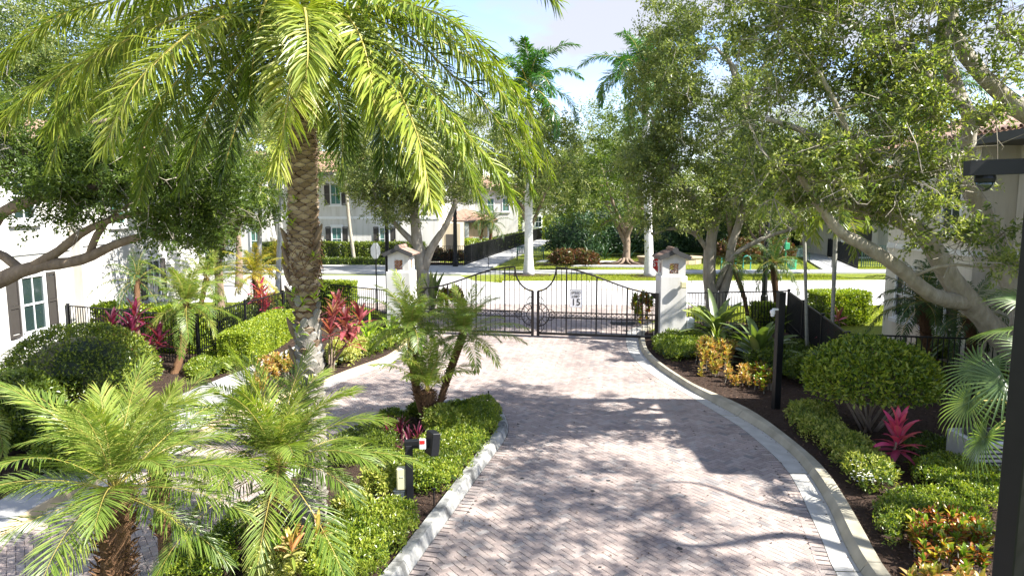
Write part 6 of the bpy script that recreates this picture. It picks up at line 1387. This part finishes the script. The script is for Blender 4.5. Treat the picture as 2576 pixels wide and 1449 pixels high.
boxhedge('clipped_hedge', 'small bright hedge by the grey green garden fence', [(31.8, 51.3), (33.4, 51.2)], 1.1, 1.2, 'hedge_bright', 260, .14, .07, 410)
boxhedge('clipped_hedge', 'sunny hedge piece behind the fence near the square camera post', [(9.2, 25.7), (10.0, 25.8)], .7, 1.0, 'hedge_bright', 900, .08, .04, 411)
boxhedge('garden_hedge', 'leafy hedge between the left fence and the white house', [(-14.0, 23.0), (-10.0, 21.6)], .8, 1.35, 'hedge_bright', 800, .11, .055, 412, noise=.1, tone=(.05, .8))
boxhedge('garden_hedge', 'leafy hedge behind the left fence near the golden palms', [(-9.8, 22.2), (-9.5, 28)], .7, 1.1, 'hedge', 500, .11, .055, 413, noise=.12)
# topiaries
def topiary(label, c, r, seed, n, mat='hedge', zc=-.3, L=.075, W=.036, darkcore=True):
    root = thing('topiary_shrub', label, 'shrub', (c[0], c[1], .05)); mound(root, c, r, mat, n, L, W, seed, zc, (.05, 1), .22, .04, core=darkcore)
    rs = random.Random(seed)
    for i in range(10):
        a = i * .63 + rs.uniform(-.2, .2); b0 = Vector((c[0] + rs.gauss(0, .07), c[1] + rs.gauss(0, .07), .03)); e = Vector((c[0] + math.cos(a) * r[0] * .72, c[1] + math.sin(a) * r[1] * .72, c[2] - r[2] * .02)); m1 = b0.lerp(e, .45) + Vector((rs.gauss(0, .05), rs.gauss(0, .05), .12)); mb = MB(); m1 += Vector((rs.gauss(0, .08), rs.gauss(0, .08), 0)); mb.tube([tuple(q) for q in catmull([tuple(b0), tuple(m1), tuple(e)], 7)], [.032, .03, .026, .022, .018, .014, .01], 6); mb.build('stem', M['bark_brown'], root, True)
    return root
c = G(2200, 1092)
topiary('round clipped topiary shrub with open stems on the right bed', (c.x - .16, c.y, 1.16), (1.34, 1.2, .88), 421, 10500, 'ground', zc=-.3, L=.1, W=.046, darkcore=False)
c = P(165, 930, 15.4)
topiary('large dark domed shrub below the shuttered window on the left', (c.x, c.y + .6, .78), (1.7, 1.6, 1.15), 422, 13000)
shrub('leafy_shrub', 'untrimmed green shrub spilling out at the left edge', 'shrub', [((-9.4, 12.6, .5), (.9, .9, .7)), ((-10.3, 13.6, .6), (1.0, 1.0, .8))], 'hedge', 1300, .075, .036, 423, tone=(0, .7))
shrub('leafy_shrub', 'bright green shrub behind the fronds of the lower left palm', 'shrub', [((-7.1 - .6, 11.6, .35), (.7, .6, .5)), ((-8.1, 12.9, .4), (.8, .7, .5))], 'ground', 1500, .07, .035, 424)
shrub('leafy_shrub', 'shrub at the foot of the cream house wall by the little paver path', 'shrub', [((12.8, 20.3, .35), (.55, .6, .45))], 'hedge', 700, .09, .04, 425)
# low plantings on the right bed
carpet('low_hedge', 'variegated shrub row curving down from the topiary, white flowers at its end', 'shrub', gl([(1978, 1025), (2030, 1008), (2100, 1030), (2135, 1085), (2190, 1115), (2252, 1165), (2255, 1210), (2175, 1215), (2120, 1165), (2065, 1105), (2000, 1065)], .32), .38, 'variegated', 2300, .075, .034, 431, tone=(.1, .85), wav=.08)
fl = [o for o in bpy.data.objects if o.get('label', '').startswith('variegated shrub row')][0]; n = 70; pts = np.array([tuple(G(R.uniform(2140, 2240), R.uniform(1150, 1215), .42)) for _ in range(n)]); rl = np.array(root_loc(fl))
acc = []
for k in range(5):
    a = np.full(n, k * 1.256); acc.append(leaf_arrays(pts - rl, np.stack([np.cos(a), np.sin(a), np.full(n, .2)], 1), np.tile(ZUP, (n, 1)), .022, .016, np.full(n, .6)))
V, F, T = join_arrays(acc); link('flowers', np_mesh('flowers', V, F, T, M['flower']), fl)['kind'] = 'stuff'
carpet('low_shrub', 'bright green low shrub left of the tall post, upper patch', 'shrub', gl([(2290, 1165), (2350, 1150), (2460, 1170), (2540, 1190), (2530, 1275), (2440, 1275), (2350, 1230), (2300, 1200)], .2), .32, 'ground', 2600, .06, .026, 432)
carpet('low_shrub', 'bright green low shrub beside the croton bed, lower patch', 'shrub', gl([(2200, 1265), (2260, 1235), (2350, 1240), (2440, 1280), (2500, 1300), (2500, 1345), (2380, 1310), (2290, 1300), (2255, 1375), (2210, 1330)], .2), .3, 'ground', 2600, .055, .024, 433)
carpet('low_shrub', 'dim green groundcover between the pink cordyline and the tall post', 'shrub', gl([(2270, 1130), (2330, 1110), (2400, 1135), (2390, 1170), (2300, 1170)]), .18, 'hedge', 1800, .06, .028, 434, tone=(0, .5))
carpet('low_shrub', 'low green mound at the foot of the right gate pillar', 'shrub', gl([(1640, 870), (1680, 858), (1760, 862), (1790, 880), (1750, 915), (1690, 918), (1650, 900)]), .34, 'ground', 1500, .075, .034, 435)
carpet('low_shrub', 'green groundcover behind the croton beds near the right fence', 'shrub', gl([(1800, 870), (1900, 880), (2050, 890), (2120, 915), (2090, 945), (1980, 930), (1900, 905), (1810, 895)]), .4, 'hedge', 900, .09, .04, 436, tone=(0, .6))
shrub('leafy_shrub', 'green shrub between the camera post and the topiary', 'shrub', [((8.0, 17.6, .4), (.8, .6, .5)), ((7.2, 18.6, .35), (.7, .6, .45))], 'hedge', 900, .08, .04, 437, tone=(0, .7))
# low plantings on the left
carpet('low_hedge', 'low clipped patch between the leaning palm and the sidewalk', 'shrub', gl([(462, 940), (520, 912), (600, 905), (640, 915), (590, 942), (520, 965), (478, 968)]), .28, 'ground', 1800, .065, .03, 441, tone=(.2, .9))
carpet('low_shrub', 'pale yellow green shrubs along the left kerb beside the tall palm', 'shrub', gl([(818, 905), (850, 880), (905, 872), (935, 892), (890, 925), (830, 935)]), .4, 'variegated', 1500, .09, .045, 442, tone=(.4, 1))
carpet('low_shrub', 'green groundcover along the left kerb towards the gate', 'shrub', gl([(905, 895), (930, 868), (1000, 850), (1040, 862), (1000, 880), (940, 905)]), .35, 'ground', 1500, .075, .034, 443)
carpet('low_shrub', 'small grassy tuft bed between sidewalk and left kerb', 'shrub', gl([(575, 1018), (600, 1000), (650, 985), (640, 1005), (600, 1028)]), .2, 'hedge', 1500, .07, .02, 444, z0=.1)
# island
carpet('groundcover', 'glossy green groundcover along the right side of the island, behind the keypad', 'shrub', gl([(1262, 1042), (1255, 1085), (1200, 1158), (1130, 1250), (1075, 1248), (1050, 1245), (1010, 1215), (1000, 1170), (1040, 1130), (1110, 1090), (1150, 1050), (1190, 1022), (1235, 1022)], .1), .3, 'ground', 3600, .055, .024, 451, z0=.09, tone=(.15, 1))
carpet('groundcover', 'bright groundcover filling the near right corner of the island', 'shrub', gl([(1060, 1300), (1055, 1330), (1010, 1395), (965, 1449), (935, 1500), (760, 1500), (770, 1400), (830, 1350), (900, 1300), (990, 1280)], .1), .3, 'ground', 3800, .052, .023, 452, z0=.09, tone=(.3, 1))
carpet('groundcover', 'green groundcover on the left side of the island below the palms', 'shrub', gl([(640, 1290), (620, 1330), (600, 1420), (560, 1500), (380, 1500), (430, 1440), (520, 1378), (600, 1305)], .1), .32, 'ground', 3200, .055, .025, 453, z0=.09, tone=(.1, .8))
carpet('groundcover', 'dark green groundcover between the tall palm base and the keypad', 'shrub', gl([(840, 1120), (920, 1090), (1000, 1110), (1005, 1170), (1000, 1215), (930, 1170), (850, 1180)], .1), .3, 'hedge', 2800, .055, .024, 454, z0=.09, tone=(.1, .8))
shrub('variegated_shrub', 'yellow green variegated shrub left of the keypad box', 'shrub', [(tuple(G(955, 1215, .3)), (.32, .3, .28)), (tuple(G(890, 1275, .25)), (.3, .26, .22))], 'variegated', 2600, .075, .034, 455, stems=6, tone=(.2, .95))
shrub('variegated_shrub', 'pale yellow shrub at the bottom of the island next to the small light', 'shrub', [(tuple(G(690, 1425, .2)), (.32, .3, .28)), (tuple(G(715, 1400, .2)), (.25, .2, .2))], 'variegated', 2600, .07, .034, 456, tone=(.5, 1))
shrub('variegated_shrub', 'yellow leaved shrub under the three-stemmed palm', 'shrub', [(tuple(G(1110, 1058, .42)), (.34, .32, .3))], 'variegated', 2300, .09, .04, 457, stems=6, tone=(.2, .8), core=False)
shrub('leafy_shrub', 'green shrub at the far tip of the island', 'shrub', [(tuple(G(1165, 1032, .22)), (.4, .25, .22)), (tuple(G(1060, 1035, .25)), (.3, .25, .25)), (tuple(G(985, 1060, .25)), (.35, .3, .25))], 'hedge', 2000, .07, .03, 458, tone=(.2, .9))
# crotons
crn = blade_set('croton', .17, .062, 8, (80, 60, 40, 20), 5, (0, 1), .5, seg=4, wmax=.5)
cro = blade_set('croton_orange', .17, .065, 8, (80, 60, 40, 20), 6, (.1, 1), .5, seg=4, wmax=.5)
def croton(label, spots, bs, mat, seed, per=9, scale=1.0, parts=0, cat='croton', gname='croton_shrub', h=(.25, .5)):
    rs = random.Random(seed); c0 = Vector((sum(p[0] for p in spots) / len(spots), sum(p[1] for p in spots) / len(spots), .05)); root = thing(gname, label, cat, c0); st = MB(); pc = 0; acc = []; rl = root_loc(root)
    for k, p in enumerate(spots):
        dd = math.hypot(p[0] - c0.x, p[1] - c0.y) / (max(math.hypot(q[0] - c0.x, q[1] - c0.y) for q in spots) + .01); z = h[0] + (h[1] - h[0]) * (1 - dd * dd) * rs.uniform(.75, 1.1); b0 = Vector((p[0] + rs.gauss(0, .04), p[1] + rs.gauss(0, .04), .04)); c = Vector((p[0], p[1], z)); st.tube([b0, c], [.012, .008], 4, False)
        for lv in range(3):
            cc = c - UP * (.1 * scale * lv); cc.z = max(cc.z, .1); a = rs.uniform(0, 6.28)
            for i in range(per):
                q = bs[min(len(bs) - 1, int(len(bs) * i / per))]; me, arr = rs.choice(q); a += 2.399 + rs.uniform(-.3, .3); s = scale * rs.uniform(.75, 1.2)
                if pc < parts and lv == 0: link('leaf', me, root, cc - rl, (rs.uniform(-.15, .15), rs.uniform(-.15, .15), a), s); pc += 1
                else:
                    v, f, t = arr; R_ = np.array([[math.cos(a), -math.sin(a), 0], [math.sin(a), math.cos(a), 0], [0, 0, 1]]); acc.append(((v * s) @ R_.T + np.array(cc - rl), f, np.clip(t + rs.uniform(-.2, .2), 0, 1)))
    if acc:
        V, F, T = join_arrays(acc); o = link('foliage', np_mesh('foliage', V, F, T, M[mat], smooth=True), root)
        if parts: o['kind'] = 'stuff'
    st.build('stems', M['twig'], root); return root
def scatter(poly, n, seed):
    rs = random.Random(seed); xs = [p[0] for p in poly]; ys = [p[1] for p in poly]; out = []
    while len(out) < n:
        x, y = rs.uniform(min(xs), max(xs)), rs.uniform(min(ys), max(ys))
        if inside(np.array([x]), np.array([y]), poly)[0]: out.append((x, y))
    return out
croton('mixed red yellow and green croton bed in the lower right corner', scatter(gl([(2275, 1345), (2330, 1318), (2420, 1330), (2470, 1370), (2490, 1449), (2480, 1500), (2330, 1500), (2290, 1420)]), 70, 1), crn, 'croton', 461, 8, .85, parts=290, h=(.2, .4))
croton('orange croton leaves at the bottom right edge below the tall post', scatter([(4.2, 6.6), (5.6, 6.6), (5.6, 7.4), (4.9, 7.6), (4.1, 7.3)], 26, 2), cro, 'croton_orange', 462, 8, 1.0, h=(.3, .5))
croton('orange and yellow croton right of the right gate pillar', scatter(gl([(1740, 915), (1795, 895), (1850, 915), (1830, 955), (1765, 960)]), 64, 3), cro, 'croton_orange', 463, 9, 1.05, h=(.3, .75))
croton('small croton with faded orange leaves left of the square camera post', scatter(gl([(1825, 955), (1870, 935), (1905, 950), (1880, 985), (1830, 985)]), 22, 4), cro, 'croton_orange', 464, 8, .9, h=(.15, .4))
croton('croton with yellow green top touching the square camera post', scatter(gl([(1890, 960), (1945, 940), (1960, 965), (1930, 1000), (1895, 995)]), 24, 5), crn, 'croton', 465, 8, .9, h=(.2, .5))
croton('orange croton bed left of the tall date palm trunk', scatter(gl([(625, 985), (670, 945), (760, 905), (775, 935), (720, 965), (640, 1010)]), 60, 6), cro, 'croton_orange', 466, 9, 1.0, h=(.25, .5))
croton('yellow and red croton behind the gate by the left pillar', scatter([(-3.1, 27.6), (-1.9, 27.8), (-1.9, 29.2), (-3.1, 29.2)], 30, 7), crn, 'croton', 467, 9, 1.5, h=(.5, 1.3))
croton('green and red croton beyond the gate at the right pillar', scatter([(4.9, 26.4), (5.9, 26.4), (6.0, 28), (4.9, 28)], 30, 8), crn, 'croton', 468, 9, 1.5, h=(.4, 1.1))
shrub('croton_hedge', 'dark croton hedge on the lawn in line with the gate opening', 'shrub', [((3.9, 51.2, .65), (1.1, .8, .85)), ((5.4, 51.2, .65), (1.1, .8, .8))], 'croton_dark', 200, .22, .1, 471, tone=(.2, 1), noise=.15, stems=8)
shrub('croton_hedge', 'dark croton hedge in front of the long walkway fence', 'shrub', [((-6.3, 54.9, .6), (1.3, .7, .8)), ((-4.6, 54.6, .55), (.9, .5, .65))], 'croton_dark', 220, .2, .09, 472, tone=(.1, 1), noise=.15)
shrub('croton_hedge', 'red and green croton hedge behind the bike rack', 'shrub', [((18.8, 56.5, .8), (2.2, 1.0, 1.2)), ((21.8, 57, .8), (1.8, 1.0, 1.3))], 'croton_dark', 130, .26, .12, 473, tone=(.3, 1), noise=.15)
# cordylines
def cordyline(label, heads, mat, L, W, seed, n=26, parts=False, stem='bark_brown', group=None, base=None):
    bs = blade_set(mat, L, W, 8, (80, 62, 42, 20, -5), seed, (.05, 1), .8, seg=5, wmax=.5, pet=.14); heads = [Vector(h) for h in heads]; b0 = Vector(base) if base else Vector((heads[0].x, heads[0].y, .05)); root = thing('cordyline', label, 'plant', b0, 0, group); mb = MB()
    for k, h in enumerate(heads):
        mb.tube([b0 + Vector((R.gauss(0, .05), R.gauss(0, .05), 0)), b0.lerp(h, .5) + Vector((R.gauss(0, .05), 0, -.02)), h], [.025, .02, .018], 6); rosette(root, h, bs, n, R.uniform(.9, 1.1), seed + k, parts=parts, mat=mat)
    mb.build('stem', M[stem], root); return root
cordyline('bright pink and maroon cordyline on the right bed beneath the topiary', [G(2262, 1085, .75)], 'cordyline', .5, .125, 481, n=32, parts=True)
cordyline('maroon cordyline clump before the left fence with magenta tips', [P(342, 790, 18.6), P(282, 812, 18.4), P(318, 870, 18.3), P(375, 885, 18.4), P(400, 850, 18.7), P(330, 830, 18.2)], 'cordyline_dark', .62, .11, 482, n=22, base=(P(350, 930, 18.6).x, 18.6, .05))
cordyline('rust red cordyline clump right of the tall date palm trunk', [P(838, 790, 19.0), P(868, 812, 19.2), P(905, 800, 19.6), P(830, 830, 18.8), P(880, 850, 19.2), P(850, 765, 19.4)], 'cordyline_red', .58, .12, 483, n=22, base=(-5.2, 19.0, .05))
cordyline('magenta cordyline behind the left fence near the golden palm', [P(655, 735, 25.0), P(668, 770, 24.9)], 'cordyline', .7, .12, 484, n=24, base=(-9.1, 25.0, .05))
cordyline('pink cordyline tip behind the right fence by the square hedge', [P(2108, 800, 22)], 'cordyline', .5, .1, 485, n=12, base=tuple(P(2108, 900, 22).xy) + (.05,))
cordyline('small magenta cordyline poking over the right fence', [P(2085, 835, 19.8)], 'cordyline', .45, .09, 486, n=10, base=tuple(P(2090, 960, 19.8).xy) + (.05,))
for k, (x, y) in enumerate(((975, 1085), (1008, 1070), (1050, 1100), (1030, 1110))): cordyline(('spiky burgundy plant on the island, leftmost and lowest', 'spiky burgundy plant on the island, at the back', 'spiky burgundy plant on the island, closest to the palm stems', 'spiky burgundy plant on the island, front right')[k], [G(x, y, .35)], 'cordyline_dark', .34, .035, 490 + k, n=34, group='spiky burgundy plants on the island')
cordyline('green and orange cordyline stems in front of the tall palm base', [G(733, 1370, .95), G(745, 1345, .75), G(722, 1365, .6), G(800, 1330, .95)], 'croton_orange', .26, .055, 495, n=14, stem='twig', base=tuple(G(740, 1375, .08)))
cordyline('leafy green stems rising on the left of the orange cordyline', [G(700, 1365, .5), G(712, 1380, .35), G(690, 1350, .35)], 'strap', .26, .06, 497, n=16, stem='twig', base=tuple(G(708, 1378, .08)))
# broad strap-leaved plants
def strapplant(label, c, mat, n, L, W, seed, parts=True, name='crinum_lily', bend=1.3, base_z=.1, elevs=(78, 62, 48, 32, 15)):
    bs = blade_set(mat, L, W, 8, elevs, seed, (.05, .7), bend, seg=9, wmax=.4, pet=.05); c = Vector(c); root = thing(name, label, 'plant', (c.x, c.y, .05)); rosette(root, Vector((c.x, c.y, base_z)), bs, n, 1.0, seed, parts=parts, mat=mat)
    mb = MB(); mb.tube([Vector((c.x, c.y, .03)), Vector((c.x, c.y, base_z + .15))], [.09, .06], 8); mb.build('stem', M['crownshaft'], root); return root
strapplant('giant strap-leaved lily in front of the right fence, nearer the camera', G(1905, 925), 'crinum', 42, 1.5, .26, 501, base_z=.45, elevs=(60, 50, 38, 24, 8), bend=.9)
strapplant('giant strap-leaved lily just right of the right gate pillar', G(1800, 870), 'crinum', 38, 1.45, .25, 502, base_z=.6, elevs=(60, 50, 38, 24, 8), bend=.9)
strapplant('lime green strap-leaved clump at the foot of the left gate pillar', G(930, 862), 'strap', 40, 1.35, .1, 503, parts=False, name='spider_lily', bend=1.7)
strapplant('second lime green clump with white flowers left of the left gate pillar', G(985, 850), 'strap', 36, 1.2, .09, 504, parts=False, name='spider_lily', bend=1.7)
strapplant('lime green clump hard against the left gate pillar base', G(1020, 845), 'strap', 34, 1.1, .09, 508, parts=False, name='spider_lily', bend=1.6)
strapplant('small spiky green rosette above the orange croton on the right bed', G(1800, 900), 'ground', 34, .55, .04, 505, parts=False, name='dwarf_palmetto', bend=.5, base_z=.55)
strapplant('dark broad leaves behind the gate by the left pillar', (-3.4, 28.2, 0), 'crinum', 12, 1.9, .3, 506, parts=True, bend=.5, elevs=(85, 78, 70), base_z=.1)
strapplant('dark strap plant against the cream house under the pygmy palm', (10.9, 17.8, 0), 'crinum', 16, 1.3, .16, 507, parts=True)
# fan palm on the right
def fan_leaf(L, nseg, mat, tone, seed):
    rs = random.Random(seed); acc = []
    for i in range(nseg):
        a = math.radians(-150 + 300 * i / (nseg - 1)); v, f, t = blade_arrays(L * (.75 + .25 * math.cos(a * .6)) * rs.uniform(.92, 1.05), .034, math.radians(8), .95, np.clip(tone + rs.gauss(0, .12), 0, 1), seg=5, wmax=.35, pet=0, fold=.5)
        R_ = np.array([[math.cos(a), -math.sin(a), 0], [math.sin(a), math.cos(a), 0], [0, 0, 1]]); acc.append((v @ R_.T, f, t))
    V, F, T = join_arrays(acc); return np_mesh('fan_leaf', V, F, T, M[mat])
fc = Vector((7.6, 9.6, .05)); root = thing('fan_palm', 'grey green fan palm with drooping split leaves behind the tall post', 'palm', fc); hubz = Vector((8.0, 10.2, 1.35)); fl_ = [fan_leaf(.72, 34, 'fan', .2 + .12 * k, k) for k in range(3)]; mb = MB()
ringed_trunk(mb, [Vector((8.1, 10.3, 0)), Vector((8.05, 10.25, .7)), hubz], [.16, .13, .11], 16); mb.build('trunk', M['fibre'], root, True)
for k, (x, y, Yd, pit, yw) in enumerate(((2470, 925, 9.6, -.9, 3.4), (2480, 1100, 9.4, -1.2, 2.9), (2555, 830, 9.9, -.3, 2.4), (2530, 960, 9.2, -1.0, 4.2), (2600, 880, 9.4, -.6, 5), (2440, 1010, 9.9, -1.1, 3.2), (2620, 1060, 9.2, -1.0, 4.6), (2580, 760, 10.3, .3, 1.4))):
    p = P(x, y, Yd); o = link('fan_leaf', fl_[k % 3], root, p - fc); d = Vector((math.cos(yw) * math.cos(pit), math.sin(yw) * math.cos(pit), math.sin(pit))); o.rotation_euler = d.to_track_quat('X', 'Z').to_euler(); mb = MB(); m1 = hubz.lerp(p, .5) + UP * .22; mb.tube([hubz, m1, p], [.016, .012, .01], 5); mb.build('leaf_stalk', M['rachis'], root)
# bare wiry stems near the maroon clump
# parked car behind the long fence
cc = Vector((-3.3, 72, 0)); root = thing('parked_car', 'silver car parked behind the long walkway fence', 'car', cc); car = []
prof = [(-2.2, .35), (-2.2, .8), (-1.9, .95), (-1.3, 1.02), (-.7, 1.42), (.7, 1.45), (1.4, 1.0), (2.0, .9), (2.2, .7), (2.2, .35)]
mb = MB(); n = len(prof); vs = [cc + Vector((-.85, y, z)) for y, z in prof] + [cc + Vector((.85, y, z)) for y, z in prof]; mb.add(vs, [tuple(range(n)), tuple(reversed(range(n, 2 * n)))] + [(i, n + i, n + (i + 1) % n, (i + 1) % n) for i in range(n)]); mb.build('body', M['sign_back'], root)
for sx in (-.86, .86): mb = MB(); q = [(-1.15, 1.05), (-.65, 1.36), (.65, 1.38), (1.2, 1.05)]; mb.add([cc + Vector((sx, y, z)) for y, z in q] + [cc + Vector((sx * 1.004, y, z)) for y, z in q], [(0, 1, 2, 3), (7, 6, 5, 4), (0, 4, 5, 1), (1, 5, 6, 2), (2, 6, 7, 3), (3, 7, 4, 0)]); mb.build('side_window', M['glass'], root)
for sx in (-.8, .8):
    for y in (-1.35, 1.35): mb = MB(); mb.tube([cc + Vector((sx - .1, y, .33)), cc + Vector((sx + .1, y, .33))], .33, 14); mb.build('wheel', M['black'], root)
